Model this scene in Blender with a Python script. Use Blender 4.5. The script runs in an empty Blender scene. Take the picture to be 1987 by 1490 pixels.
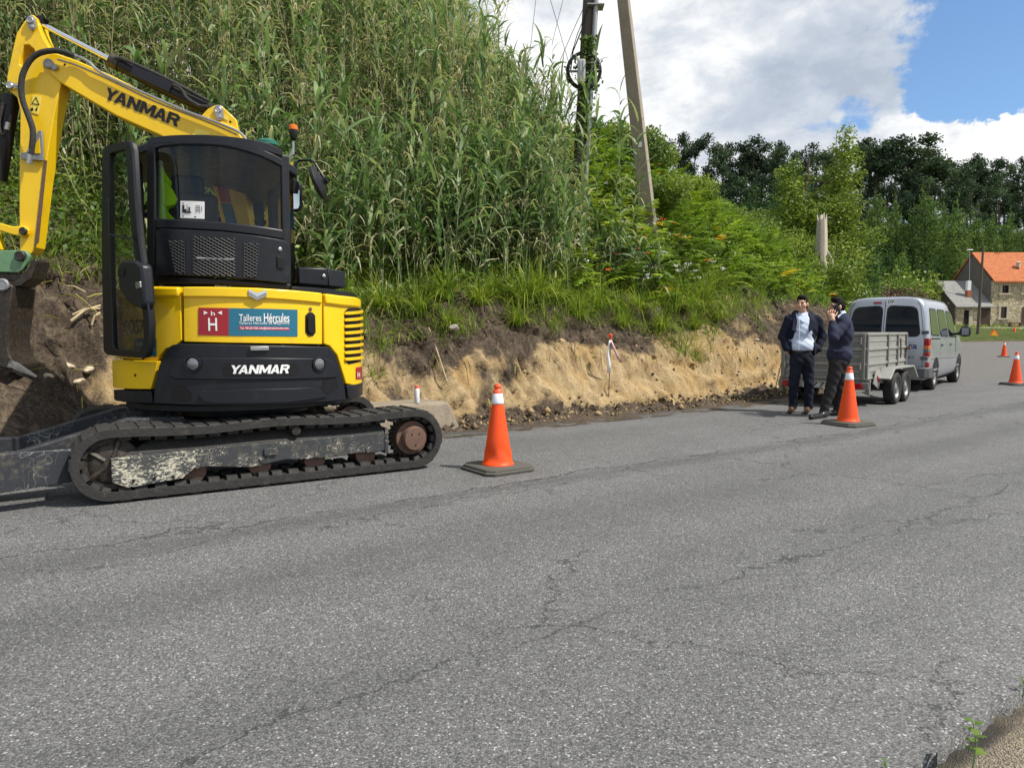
import bpy, bmesh, math, random
import numpy as np
from mathutils import Vector, Matrix
R_ = math.radians
random.seed(7); rng = np.random.default_rng(11)
SC = bpy.context.scene
COL = SC.collection
# ------------------------------------------------------------------ camera, sky, sun, exposure
FPX, CX, CY, CAMZ, PITCH = 1400.0, 993.5, 745.0, 1.25, R_(4.29)
cam_d = bpy.data.cameras.new("camera"); cam = bpy.data.objects.new("camera", cam_d); COL.objects.link(cam)
cam_d.sensor_width = 36.0; cam_d.lens = FPX/1987*36.0; cam_d.clip_start = 0.05; cam_d.clip_end = 2000
cam.location = (0, 0, CAMZ); cam.rotation_euler = (math.pi/2-PITCH, 0, 0)
SC.camera = cam
SUN_EL, SUN_AZ = 54.0, 110.0          # azimuth clockwise from +Y
sd = Vector((math.sin(R_(SUN_AZ))*math.cos(R_(SUN_EL)), math.cos(R_(SUN_AZ))*math.cos(R_(SUN_EL)), math.sin(R_(SUN_EL))))
sun_d = bpy.data.lights.new("sun", 'SUN'); sun_d.energy = 4.5; sun_d.angle = R_(0.53); sun_d.color = (1.0, 0.94, 0.83)
sun = bpy.data.objects.new("sun", sun_d); COL.objects.link(sun)
sun.rotation_euler = (-sd).to_track_quat('-Z', 'Y').to_euler(); sun.location = (20, -10, 40)
SC.view_settings.view_transform = 'Standard'; SC.view_settings.look = 'None'; SC.view_settings.gamma = 1.0
SC.view_settings.exposure = 0.34; SC.view_settings.use_curve_mapping = False
SC.cycles.max_bounces = 7; SC.cycles.transparent_max_bounces = 10
SC.cycles.caustics_reflective = False; SC.cycles.caustics_refractive = False

def ray(px, py):
    a = (px-CX)/FPX; b = (CY-py)/FPX
    return Vector((a, math.cos(PITCH)+b*math.sin(PITCH), -math.sin(PITCH)+b*math.cos(PITCH)))
def G(px, py, z=0.0):
    d = ray(px, py); t = (z-CAMZ)/d.z
    return Vector((d.x*t, d.y*t, z))
def atY(px, py, Y):
    d = ray(px, py); t = Y/d.y
    return Vector((d.x*t, Y, CAMZ+d.z*t))

# node helpers
class NT:
    def __init__(s, tree): s.t = tree; s.n = tree.nodes; s.l = tree.links
    def new(s, typ, **kw):
        n = s.n.new(typ)
        for k, v in kw.items():
            if k.startswith('i_'):
                key = k[2:]
                key = int(key) if key.isdigit() else key.replace('_', ' ')
                s.set(n.inputs[key], v)
            else: setattr(n, k, v)
        return n
    def set(s, sock, v):
        if isinstance(v, bpy.types.NodeSocket): s.l.new(v, sock)
        else: sock.default_value = v
    def math(s, op, a, b=None, c=None, clamp=False):
        n = s.n.new('ShaderNodeMath'); n.operation = op; n.use_clamp = clamp
        s.set(n.inputs[0], a)
        if b is not None: s.set(n.inputs[1], b)
        if c is not None: s.set(n.inputs[2], c)
        return n.outputs[0]
    def vmath(s, op, a, b=None):
        n = s.n.new('ShaderNodeVectorMath'); n.operation = op; s.set(n.inputs[0], a)
        if b is not None: s.set(n.inputs[1], b)
        return n.outputs['Value'] if op in ('DOT_PRODUCT', 'LENGTH', 'DISTANCE') else n.outputs[0]
    def mix(s, f, a, b, blend='MIX'):
        n = s.n.new('ShaderNodeMix'); n.data_type = 'RGBA'; n.blend_type = blend
        s.set(n.inputs[0], f)
        for i, v in ((6, a), (7, b)):
            if not isinstance(v, bpy.types.NodeSocket) and len(v) == 3: v = (*v, 1)
            s.set(n.inputs[i], v)
        return n.outputs[2]
    def ramp(s, f, stops, interp='LINEAR'):
        n = s.n.new('ShaderNodeValToRGB'); n.color_ramp.interpolation = interp
        e = n.color_ramp.elements
        while len(e) < len(stops): e.new(0.5)
        for k, (p, c) in enumerate(stops):
            e[k].position = p
            e[k].color = (c, c, c, 1) if isinstance(c, (int, float)) else (*c, 1)
        s.set(n.inputs[0], f); return n.outputs[0]
    def noise(s, vec, scale, detail=4.0, rough=0.55, dist=0.0):
        n = s.n.new('ShaderNodeTexNoise'); n.inputs['Scale'].default_value = scale; n.inputs['Detail'].default_value = detail
        n.inputs['Roughness'].default_value = rough; n.inputs['Distortion'].default_value = dist
        if vec is not None: s.l.new(vec, n.inputs['Vector'])
        return n.outputs[0]
    def smooth(s, x, a, b):
        n = s.n.new('ShaderNodeMapRange'); n.interpolation_type = 'SMOOTHSTEP'
        s.set(n.inputs[0], x); n.inputs[1].default_value = a; n.inputs[2].default_value = b
        return n.outputs[0]

# ------------------------------------------------------------------ sky with clouds
W = bpy.data.worlds.new("World"); SC.world = W; W.use_nodes = True
w = NT(W.node_tree); w.n.clear()
sky = w.new('ShaderNodeTexSky', sky_type='NISHITA', sun_disc=False, sun_elevation=R_(SUN_EL), sun_rotation=R_(SUN_AZ), air_density=1.0, dust_density=0.6, ozone_density=2.0)
tc = w.new('ShaderNodeTexCoord'); D = tc.outputs['Generated']
mp = w.new('ShaderNodeMapping'); mp.inputs['Scale'].default_value = (1, 1, 1.9); mp.inputs['Location'].default_value = (3.1, 1.7, 0.4)
w.l.new(D, mp.inputs['Vector']); DV = mp.outputs[0]
wn = w.new('ShaderNodeTexNoise'); wn.inputs['Scale'].default_value = 8.0; wn.inputs['Detail'].default_value = 7; wn.inputs['Roughness'].default_value = 0.62; w.l.new(D, wn.inputs['Vector'])
DW = w.vmath('ADD', D, w.vmath('MULTIPLY', w.vmath('SUBTRACT', wn.outputs['Color'], (0.5, 0.5, 0.5)), (0.20, 0.20, 0.16)))
def blob(px, py, r, flat=1.0):
    c = ray(px, py).normalized()
    dv = w.vmath('SUBTRACT', DW, (c.x, c.y, c.z))
    dv = w.vmath('MULTIPLY', dv, (1, 1, flat))
    return w.math('SUBTRACT', 1.0, w.smooth(w.vmath('LENGTH', dv), r*0.25, r))
n1 = w.noise(DV, 4.2, 9, 0.57, 0.35); n2 = w.noise(DV, 7.5, 8, 0.6, 0.2); n3 = w.noise(DV, 2.1, 5, 0.5); n4 = w.noise(DV, 13.0, 8, 0.62, 0.4)
cov = w.math('ADD', w.math('MULTIPLY', w.math('ADD', w.math('MULTIPLY', n1, 0.65), w.math('MULTIPLY', n4, 0.35)), 1.5), -0.10)
for (px, py, r, fl, k) in ((1925, 105, .112, 1.0, .60), (1850, 185, .075, 1.6, .33), (1640, 215, .05, 1.8, .2), (1760, 222, .05, 2, .16)):
    cov = w.math('SUBTRACT', cov, w.math('MULTIPLY', blob(px, py, r, fl), k))
for (px, py, r, fl, k) in ((1800, 280, .13, 2.2, .38), (1990, 285, .12, 2.0, .35), (1660, 60, .17, 1.2, .16), (1300, 180, .25, 1.3, .2), (1050, 60, .2, 1.3, .14), (1960, 60, .035, 1.4, .40)):
    cov = w.math('ADD', cov, w.math('MULTIPLY', blob(px, py, r, fl), k))
mask = w.smooth(cov, 0.46, 0.68)
lum = w.math('ADD', w.math('MULTIPLY_ADD', n2, 1.15, -0.32), w.math('ADD', w.math('MULTIPLY', n3, 0.40), w.math('MULTIPLY', n4, 0.60)))
for (px, py, r, fl, k) in ((1230, 165, .17, 1.3, .22), (1800, 255, .12, 2.0, .24), (1990, 255, .12, 1.8, .2), (1330, 30, .16, 1.6, .10), (1010, 120, .12, 1.0, .1)):
    lum = w.math('ADD', lum, w.math('MULTIPLY', blob(px, py, r, fl), k))
for (px, py, r, fl, k) in ((1450, 110, .2, 1.8, .10), (1700, 120, .13, 1.3, .14), (1480, 230, .16, 2.2, .09)):
    lum = w.math('SUBTRACT', lum, w.math('MULTIPLY', blob(px, py, r, fl), k))
ccol = w.ramp(lum, [(0.40, (4.4, 5.0, 6.0)), (0.58, (5.5, 6.1, 7.0)), (0.74, (6.9, 7.3, 7.9)), (0.88, (8.8, 9.0, 9.2)), (1.0, (10.2, 10.2, 10.1))])
skyb = w.mix(1.0, sky.outputs[0], (1.12, 1.33, 1.5), 'MULTIPLY')
final = w.mix(mask, skyb, ccol)
bg = w.new('ShaderNodeBackground'); bg.inputs['Strength'].default_value = 0.085
w.l.new(final, bg.inputs['Color'])
wo = w.new('ShaderNodeOutputWorld'); w.l.new(bg.outputs[0], wo.inputs['Surface'])

# ------------------------------------------------------------------ object helpers
def tag(o, label=None, cat=None, group=None, kind=None):
    if label: o['label'] = label
    if cat: o['category'] = cat
    if group: o['group'] = group
    if kind: o['kind'] = kind
    return o
def thing(name, label, cat, loc=(0, 0, 0), group=None):
    o = bpy.data.objects.new(name, None); COL.objects.link(o); o.location = loc; o.empty_display_size = 0.2
    return tag(o, label, cat, group)
def link(name, me, parent=None, mat=None):
    o = bpy.data.objects.new(name, me); COL.objects.link(o)
    if mat is not None:
        for m in (mat if isinstance(mat, (list, tuple)) else [mat]): me.materials.append(m)
    if parent is not None:
        o.parent = parent
        if parent.type == 'EMPTY': o.matrix_parent_inverse = Matrix.Translation(-Vector(parent.location))
    return o
def fast(name, V, Q, mat, parent=None, attrs=None, smooth=False):
    V = np.asarray(V, np.float32).reshape(-1, 3); Q = np.asarray(Q, np.int32)
    k = Q.shape[1]; me = bpy.data.meshes.new(name)
    me.vertices.add(len(V)); me.vertices.foreach_set('co', V.ravel())
    me.loops.add(Q.size); me.loops.foreach_set('vertex_index', Q.ravel())
    me.polygons.add(len(Q)); me.polygons.foreach_set('loop_start', np.arange(0, Q.size, k, dtype=np.int32))
    me.polygons.foreach_set('loop_total', np.full(len(Q), k, np.int32))
    if smooth: me.polygons.foreach_set('use_smooth', np.ones(len(Q), bool))
    me.update(calc_edges=True)
    for an, av in (attrs or {}).items():
        a = me.attributes.new(an, 'FLOAT', 'POINT'); a.data.foreach_set('value', np.asarray(av, np.float32))
    return link(name, me, parent, mat)
class MB:
    """collects shapes (world coordinates, or local ones mapped by xf) into one mesh"""
    def __init__(s, xf=None): s.v = []; s.f = []; s.m = []; s.xf = xf; s.mi = 0
    def add(s, vs, fs):
        b = len(s.v)
        for p in vs:
            p = Vector(p); s.v.append(s.xf(p) if s.xf else p)
        for f in fs: s.f.append([b+i for i in f]); s.m.append(s.mi)
        return s
    def box(s, c, size, rot=None):
        c = Vector(c); h = Vector(size)/2; vs = []
        for x in (-1, 1):
            for y in (-1, 1):
                for z in (-1, 1):
                    p = Vector((x*h.x, y*h.y, z*h.z))
                    if rot is not None: p = rot @ p
                    vs.append(c+p)
        return s.add(vs, [(0, 1, 3, 2), (4, 6, 7, 5), (0, 4, 5, 1), (2, 3, 7, 6), (0, 2, 6, 4), (1, 5, 7, 3)])
    def hexa(s, a, b):
        """a, b: two matching quads"""
        n = len(a); fs = [tuple(range(n))[::-1], tuple(range(n, 2*n))]
        for i in range(n): fs.append((i, (i+1) % n, n+(i+1) % n, n+i))
        return s.add(list(a)+list(b), fs)
    def prism(s, poly, vec):
        poly = [Vector(p) for p in poly]; vec = Vector(vec)
        nn = Vector((0, 0, 0))
        for i in range(len(poly)):
            nn += poly[i].cross(poly[(i+1) % len(poly)])
        if nn.dot(vec) < 0: poly = poly[::-1]
        return s.hexa(poly, [p+vec for p in poly])
    def tube(s, pts, r, n=8, caps=True, closed=False):
        pts = [Vector(p) for p in pts]; m = len(pts)
        rs = r if isinstance(r, (list, tuple)) else [r]*m
        vs, fs = [], []; prev = None
        for i, p in enumerate(pts):
            if closed: t = pts[(i+1) % m]-pts[i-1]
            else: t = pts[min(i+1, m-1)]-pts[max(i-1, 0)]
            t.normalize()
            if prev is None:
                a = Vector((0, 0, 1)) if abs(t.z) < 0.9 else Vector((1, 0, 0))
                u = t.cross(a).normalized()
            else: u = (prev-t*prev.dot(t)).normalized()
            prev = u; v = t.cross(u)
            for k in range(n):
                a = 2*math.pi*k/n; vs.append(p+(u*math.cos(a)+v*math.sin(a))*rs[i])
        for i in range(m if closed else m-1):
            j = (i+1) % m
            for k in range(n): fs.append((i*n+k, i*n+(k+1) % n, j*n+(k+1) % n, j*n+k))
        if caps and not closed:
            fs.append(tuple(range(n))[::-1]); fs.append(tuple((m-1)*n+k for k in range(n)))
        return s.add(vs, fs)
    def cyl(s, p0, p1, r0, r1=None, n=20): return s.tube([p0, p1], [r0, r0 if r1 is None else r1], n)
    def lathe(s, prof, o, axis=(0, 0, 1), n=24, caps=True):
        """prof: (radius, height) list along axis from o"""
        ax = Vector(axis).normalized(); a = Vector((0, 0, 1)) if abs(ax.z) < 0.9 else Vector((1, 0, 0))
        u = ax.cross(a).normalized(); v = ax.cross(u); o = Vector(o); vs, fs = [], []
        for r, h in prof:
            for k in range(n):
                t = 2*math.pi*k/n; vs.append(o+ax*h+(u*math.cos(t)+v*math.sin(t))*r)
        m = len(prof)
        for i in range(m-1):
            for k in range(n): fs.append((i*n+k, i*n+(k+1) % n, (i+1)*n+(k+1) % n, (i+1)*n+k))
        if caps: fs.append(tuple(range(n))[::-1]); fs.append(tuple((m-1)*n+k for k in range(n)))
        return s.add(vs, fs)
    def build(s, name, mat, parent=None, smooth=35, bevel=0.0, seg=2):
        me = bpy.data.meshes.new(name); me.from_pydata([tuple(p) for p in s.v], [], s.f)
        bm = bmesh.new(); bm.from_mesh(me); bmesh.ops.recalc_face_normals(bm, faces=bm.faces); bm.to_mesh(me); bm.free()
        o = link(name, me, parent, mat)
        if isinstance(mat, (list, tuple)):
            for p, k in zip(me.polygons, s.m): p.material_index = k
        if smooth:
            me.polygons.foreach_set('use_smooth', np.ones(len(me.polygons), bool)); me.set_sharp_from_angle(angle=R_(smooth))
        if bevel:
            b = o.modifiers.new('bevel', 'BEVEL'); b.width = bevel; b.segments = seg; b.limit_method = 'ANGLE'; b.angle_limit = R_(40)
            b.harden_normals = False
        return o
def copy_tree(o, parent=None):
    c = o.copy(); COL.objects.link(c)
    if parent is not None: c.parent = parent
    for ch in list(o.children): copy_tree(ch, c)
    return c

# numpy value noise
def vnoise(x, y, seed=0):
    x = np.asarray(x, float); y = np.asarray(y, float)
    xi = np.floor(x).astype(np.int64); yi = np.floor(y).astype(np.int64); fx = x-xi; fy = y-yi
    def h(a, b):
        n = (a*374761393+b*668265263+seed*974634257) & 0x7fffffff
        n = ((n ^ (n >> 13))*1274126177) & 0x7fffffff
        return ((n ^ (n >> 16)) & 0xffff)/65535.0
    fx = fx*fx*(3-2*fx); fy = fy*fy*(3-2*fy)
    return (h(xi, yi)*(1-fx)+h(xi+1, yi)*fx)*(1-fy)+(h(xi, yi+1)*(1-fx)+h(xi+1, yi+1)*fx)*fy
def fbm(x, y, oct=4, seed=0):
    s = 0; a = 0.5; n = 0
    for k in range(oct):
        s = s+a*vnoise(x*2**k, y*2**k, seed+k*17); n += a; a *= 0.5
    return s/n
def sst(x, a, b):
    t = np.clip((np.asarray(x, float)-a)/(b-a), 0, 1); return t*t*(3-2*t)

# ------------------------------------------------------------------ materials
def mat_new(name):
    m = bpy.data.materials.new(name); m.use_nodes = True; t = NT(m.node_tree); t.n.clear()
    out = t.new('ShaderNodeOutputMaterial'); return m, t, out
def pbr(name, col, rough=0.5, metal=0.0, var=0.12, vscale=6.0, bump=0.0, bscale=60.0, dirt=0.0, dirtcol=(0.2, 0.16, 0.11), coat=0.0, spec=0.5):
    """paint / metal / cloth with uneven tone, worn roughness and a little dirt"""
    m, t, out = mat_new(name)
    b = t.new('ShaderNodeBsdfPrincipled'); tcn = t.new('ShaderNodeTexCoord'); P = tcn.outputs['Object']
    n = t.noise(P, vscale, 5, 0.6)
    c = t.mix(t.math('MULTIPLY', n, 1.0), tuple(x*(1-var) for x in col), tuple(min(1, x*(1+var)) for x in col))
    if dirt > 0:
        dn = t.smooth(t.noise(P, vscale*2.3, 7, 0.7, 0.6), 0.62-dirt*0.35, 0.78-dirt*0.2)
        c = t.mix(t.math('MULTIPLY', dn, min(1, dirt*1.5)), c, dirtcol)
    t.set(b.inputs['Base Color'], c)
    rn = t.math('MULTIPLY_ADD', t.noise(P, vscale*3, 4), 0.3, rough-0.15)
    t.set(b.inputs['Roughness'], t.math('MAXIMUM', rn, 0.05)); b.inputs['Metallic'].default_value = metal
    b.inputs['Coat Weight'].default_value = coat; b.inputs['Coat Roughness'].default_value = 0.12
    b.inputs['Specular IOR Level'].default_value = spec
    if bump:
        bn = t.new('ShaderNodeBump'); bn.inputs['Strength'].default_value = bump; bn.inputs['Distance'].default_value = 0.01
        t.l.new(t.noise(P, bscale, 5), bn.inputs['Height']); t.l.new(bn.outputs[0], b.inputs['Normal'])
    t.l.new(b.outputs[0], out.inputs[0]); return m
def leafmat(name, stops, trans=0.35, rough=0.55, attr='tone', spec=0.25):
    m, t, out = mat_new(name)
    a = t.new('ShaderNodeAttribute', attribute_name=attr)
    c = t.ramp(a.outputs['Fac'], stops)
    b = t.new('ShaderNodeBsdfPrincipled'); t.set(b.inputs['Base Color'], c); b.inputs['Roughness'].default_value = rough
    b.inputs['Specular IOR Level'].default_value = spec
    tr = t.new('ShaderNodeBsdfTranslucent'); t.set(tr.inputs[0], t.mix(1.0, c, (1.0, 1.05, 0.6), 'MULTIPLY'))
    mx = t.new('ShaderNodeMixShader'); mx.inputs[0].default_value = trans
    t.l.new(b.outputs[0], mx.inputs[1]); t.l.new(tr.outputs[0], mx.inputs[2]); t.l.new(mx.outputs[0], out.inputs[0]); return m
def glassmat(name, tint=(0.25, 0.32, 0.3), refl=0.12, rough=0.02, clear=0.75, ior=1.5):
    m, t, out = mat_new(name)
    tr = t.new('ShaderNodeBsdfTransparent'); tr.inputs[0].default_value = (*[x*clear for x in tint], 1)
    gl = t.new('ShaderNodeBsdfGlossy'); gl.inputs['Roughness'].default_value = rough; gl.inputs[0].default_value = (0.9, 0.95, 1, 1)
    lw = t.new('ShaderNodeFresnel'); lw.inputs['IOR'].default_value = ior
    mx = t.new('ShaderNodeMixShader'); t.set(mx.inputs[0], t.math('ADD', lw.outputs[0], refl, clamp=True))
    t.l.new(tr.outputs[0], mx.inputs[1]); t.l.new(gl.outputs[0], mx.inputs[2]); t.l.new(mx.outputs[0], out.inputs[0]); return m
M = {}
M['yellow'] = pbr('yellow_paint', (0.83, 0.535, 0.004), 0.38, var=0.08, vscale=2.5, dirt=0.27, dirtcol=(0.50, 0.33, 0.06), coat=0.2)
M['yellow_worn'] = pbr('worn_yellow_paint', (0.80, 0.48, 0.006), 0.42, var=0.08, vscale=5, dirt=0.42, dirtcol=(0.20, 0.11, 0.03), coat=0.1)
M['dark'] = pbr('dark_grey_plastic', (0.0095, 0.0115, 0.017), 0.42, var=0.25, vscale=4, dirt=0.24, dirtcol=(0.040, 0.037, 0.033), spec=0.35)
M['mesh'] = pbr('grey_wire_mesh', (0.075, 0.078, 0.085), 0.5, 0.3)
M['black'] = pbr('black_plastic', (0.006, 0.0065, 0.008), 0.45, var=0.2, spec=0.35)
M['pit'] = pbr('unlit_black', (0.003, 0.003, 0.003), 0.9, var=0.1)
M['rubber'] = pbr('rubber', (0.022, 0.021, 0.020), 0.75, var=0.35, vscale=9, dirt=0.32, dirtcol=(0.085, 0.075, 0.06), bump=0.5, bscale=40)
M['tyre'] = pbr('tyre_rubber', (0.02, 0.02, 0.021), 0.8, var=0.2, vscale=12, dirt=0.35, dirtcol=(0.09, 0.08, 0.07))
M['steel'] = pbr('bare_steel', (0.42, 0.42, 0.42), 0.35, 0.9, var=0.2, vscale=20)
M['chrome'] = pbr('chromed_rod', (0.75, 0.76, 0.78), 0.16, 1.0, var=0.05)
M['greymetal'] = pbr('grey_metal', (0.30, 0.31, 0.32), 0.5, 0.5, var=0.15, vscale=12, dirt=0.3)
M['rust'] = pbr('rusty_steel', (0.16, 0.095, 0.07), 0.7, 0.3, var=0.3, vscale=14, bump=0.3)
M['green'] = pbr('green_coupler_paint', (0.13, 0.27, 0.14), 0.5, var=0.12, vscale=8, dirt=0.4, dirtcol=(0.10, 0.08, 0.06))
M['bucket'] = pbr('worn_bucket_steel', (0.035, 0.03, 0.027), 0.5, 0.4, var=0.4, vscale=9, dirt=0.5, dirtcol=(0.10, 0.075, 0.05), bump=0.3, bscale=30)
M['white'] = pbr('white_paint', (0.78, 0.79, 0.80), 0.5, var=0.04)
M['letter_black'] = pbr('black_lettering', (0.006, 0.006, 0.007), 0.5, var=0.05)
M['sticker_red'] = pbr('dark_red_film', (0.30, 0.012, 0.022), 0.4, var=0.05)
M['sticker_blue'] = pbr('teal_blue_film', (0.012, 0.135, 0.22), 0.4, var=0.05)
M['sticker_pink'] = pbr('crimson_film', (0.45, 0.015, 0.06), 0.4, var=0.05)
M['label_yellow'] = pbr('pale_yellow_label', (0.85, 0.68, 0.10), 0.5, var=0.05)
M['lens'] = pbr('clear_lamp_lens', (0.22, 0.23, 0.24), 0.15, 0.6, var=0.2, vscale=60)
M['red_lens'] = pbr('red_lamp_lens', (0.32, 0.006, 0.012), 0.15, var=0.25, vscale=40, coat=0.5)
M['amber'] = pbr('amber_lens', (0.75, 0.16, 0.01), 0.2, var=0.1)
M['orange'] = pbr('orange_cone_plastic', (0.86, 0.075, 0.004), 0.45, var=0.10, vscale=5, dirt=0.26, dirtcol=(0.42, 0.085, 0.03))
M['orange_cap'] = pbr('faded_orange_plastic', (0.82, 0.10, 0.03), 0.5, var=0.08)
M['reflect'] = pbr('white_reflective_sleeve', (0.74, 0.76, 0.84), 0.4, var=0.06, vscale=40)
M['conebase'] = pbr('recycled_rubber_base', (0.075, 0.072, 0.062), 0.9, var=0.25, vscale=20, dirt=0.3, dirtcol=(0.16, 0.14, 0.11), bump=0.4)
M['glass'] = glassmat('cab_glass', (0.92, 0.96, 0.94), 0.0, clear=0.99, ior=1.4)
M['doorglass'] = glassmat('tinted_door_glass', (0.50, 0.56, 0.52), 0.02)
M['vanglass'] = glassmat('dark_van_glass', (0.22, 0.26, 0.23), 0.0, clear=0.45, ior=1.33)
M['mirror'] = pbr('mirror_glass', (0.85, 0.88, 0.9), 0.04, 1.0, var=0.02)
M['lime'] = pbr('lime_high_visibility_cloth', (0.42, 0.88, 0.01), 0.75, var=0.12, vscale=7)
M['seat'] = pbr('seat_cloth', (0.035, 0.037, 0.042), 0.8, var=0.2)
M['concrete'] = pbr('weathered_concrete', (0.235, 0.195, 0.145), 0.9, var=0.35, vscale=7, bump=0.6, bscale=35, dirt=0.35, dirtcol=(0.12, 0.10, 0.07))
def scratched(name, base, chip, amount, scale):
    m, t, out = mat_new(name); b = t.new('ShaderNodeBsdfPrincipled'); P = t.new('ShaderNodeTexCoord').outputs['Object']
    mp1 = t.new('ShaderNodeMapping'); mp1.inputs['Scale'].default_value = (1, 1, 2.2); t.l.new(P, mp1.inputs[0])
    n1 = t.noise(mp1.outputs[0], scale, 9, 0.68, 1.4); n2 = t.noise(P, scale*0.35, 4, 0.5)
    k = t.math('ADD', n1, t.math('MULTIPLY', t.math('SUBTRACT', n2, 0.5), 0.35))
    msk = t.smooth(k, 0.66-amount, 0.70-amount)
    wv = t.new('ShaderNodeTexVoronoi', feature='DISTANCE_TO_EDGE'); wv.inputs['Scale'].default_value = scale*0.8
    dsp = t.new('ShaderNodeTexNoise'); dsp.inputs['Scale'].default_value = 4.0; t.l.new(P, dsp.inputs['Vector'])
    t.l.new(t.vmath('ADD', P, dsp.outputs['Color']), wv.inputs['Vector'])
    scr = t.math('MULTIPLY', t.math('LESS_THAN', wv.outputs['Distance'], 0.012), t.smooth(n2, 0.5, 0.56))
    c = t.mix(t.noise(P, 25, 4), tuple(x*0.8 for x in base), tuple(x*1.25 for x in base))
    c = t.mix(t.smooth(t.noise(P, 9, 6, 0.7), 0.5, 0.75), c, (0.13, 0.115, 0.085))
    c = t.mix(t.math('MAXIMUM', msk, scr), c, chip)
    t.set(b.inputs['Base Color'], c); b.inputs['Roughness'].default_value = 0.6
    t.l.new(b.outputs[0], out.inputs[0]); return m
M['chipped'] = scratched('chipped_dark_paint', (0.035, 0.038, 0.042), (0.46, 0.43, 0.34), 0.05, 24)
M['chipped_more'] = scratched('heavily_chipped_paint', (0.045, 0.048, 0.05), (0.52, 0.49, 0.39), 0.15, 24)
M['blade_paint'] = scratched('scuffed_blade_paint', (0.022, 0.025, 0.032), (0.25, 0.25, 0.24), -0.05, 9)

# text to mesh
def text_mesh(s, bold=0.0, shear=0.0, spacing=1.0):
    cu = bpy.data.curves.new('t', 'FONT'); cu.body = s; cu.size = 1.0; cu.offset = bold; cu.shear = shear; cu.space_character = spacing
    cu.resolution_u = 4; cu.fill_mode = 'FRONT'
    o = bpy.data.objects.new('t', cu); COL.objects.link(o)
    me = bpy.data.meshes.new_from_object(o.evaluated_get(bpy.context.evaluated_depsgraph_get()))
    V = [(v.co.x, v.co.y) for v in me.vertices]; Fc = [tuple(p.vertices) for p in me.polygons]
    bpy.data.objects.remove(o); bpy.data.curves.remove(cu); bpy.data.meshes.remove(me)
    x0 = min(v[0] for v in V); x1 = max(v[0] for v in V); y0 = min(v[1] for v in V); y1 = max(v[1] for v in V)
    return [((x-x0)/(x1-x0), (y-y0)/(y1-y0)) for x, y in V], Fc
def add_text(mb, s, fn, bold=0.0, shear=0.0, spacing=1.0):
    """fn maps (0..1, 0..1) to a point"""
    V, Fc = text_mesh(s, bold, shear, spacing)
    mb.add([fn(x, y) for x, y in V], Fc)

YAN = [(0, 1.0, [[(0, 1), (.3, 1), (.5, .66), (.72, 1), (1, 1), (.64, .45), (.64, 0), (.36, 0), (.36, .45)]]),
       (-.14, 1.0, 'A'), (.05, 1.0, [[(0, 0), (0, 1), (.28, 1), (.72, .42), (.72, 1), (1, 1), (1, 0), (.72, 0), (.28, .58), (.28, 0)]]),
       (.06, 1.2, [[(0, 0), (0, 1), (.3, 1), (.6, .45), (.9, 1), (1.2, 1), (1.2, 0), (.93, 0), (.93, .55), (.68, .1), (.52, .1), (.27, .55), (.27, 0)]]),
       (.0, 1.0, 'A'), (.04, 1.02, [[(0, 0), (0, 1), (.27, 1), (.27, 0)], [(.27, 1), (.74, 1), (.97, .84), (.7, .78), (.27, .78)], [(.97, .84), (.97, .58), (.7, .62), (.7, .78)], [(.97, .58), (.8, .42), (.27, .4), (.27, .6), (.7, .62)], [(.8, .42), (1.02, 0), (.7, 0), (.5, .41)]])]
LA = [[(0, 0), (.28, 0), (.345, .2), (.41, .4), (.5, .7), (.5, 1), (.36, 1)], [(1, 0), (.72, 0), (.655, .2), (.59, .4), (.5, .7), (.5, 1), (.64, 1)], [(.345, .2), (.655, .2), (.59, .4), (.41, .4)]]
def heavy_word(mb, fn, shear=0.22):
    """the machine's name in heavy slanted capitals; fn maps (0..1, 0..1) to a point"""
    x = 0; polys = []
    for k, wd, ps in YAN:
        x += k
        for p in (LA if ps == 'A' else ps): polys.append([(x+a+shear*b, b) for a, b in p])
        x += wd
    W_ = x+shear
    for p in polys:
        n = len(p); mb.add([fn(a/W_, b) for a, b in p], [tuple(range(n))])
# ------------------------------------------------------------------ road edge curve: s along the road, t to its left
DS = 0.25
def edge_line():
    h0 = R_(53.8); p = np.array([4.69, 12.96]); fw = []
    s = 0.0; q = p.copy()
    def head(s):
        a = h0+(R_(43.0)-h0)*float(sst(s, -3.0, 1.5)); a = a+(R_(32.5)-R_(43.0))*float(sst(s, 1.5, 12))
        return a+R_(62)*float(sst(s, 64, 94))
    while s < 190:
        fw.append((s, q[0], q[1], head(s))); h = head(s+DS/2)
        q = q+DS*np.array([math.sin(h), math.cos(h)]); s += DS
    bw = []; q = p.copy(); s = 0.0
    for k in range(1, int(30/DS)):
        h = head(s-DS/2); q = q-DS*np.array([math.sin(h), math.cos(h)]); s -= DS; bw.append((s, q[0], q[1], head(s)))
    return np.array(bw[::-1]+fw)
EL = edge_line()
def epos(s, t):
    s = np.asarray(s, float); t = np.asarray(t, float)
    x = np.interp(s, EL[:, 0], EL[:, 1]); y = np.interp(s, EL[:, 0], EL[:, 2]); h = np.interp(s, EL[:, 0], EL[:, 3])
    return x-np.cos(h)*t, y+np.sin(h)*t
def st_of(x, y):
    x = np.atleast_1d(np.asarray(x, float)); y = np.atleast_1d(np.asarray(y, float)); S = np.empty(len(x)); T = np.empty(len(x))
    for a in range(0, len(x), 4000):
        dx = x[a:a+4000, None]-EL[None, :, 1]; dy = y[a:a+4000, None]-EL[None, :, 2]
        i = np.argmin(dx*dx+dy*dy, 1); k = np.arange(len(i)); h = EL[i, 3]
        T[a:a+4000] = -dx[k, i]*np.cos(h)+dy[k, i]*np.sin(h); S[a:a+4000] = EL[i, 0]+dx[k, i]*np.sin(h)+dy[k, i]*np.cos(h)
    return S, T
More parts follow.
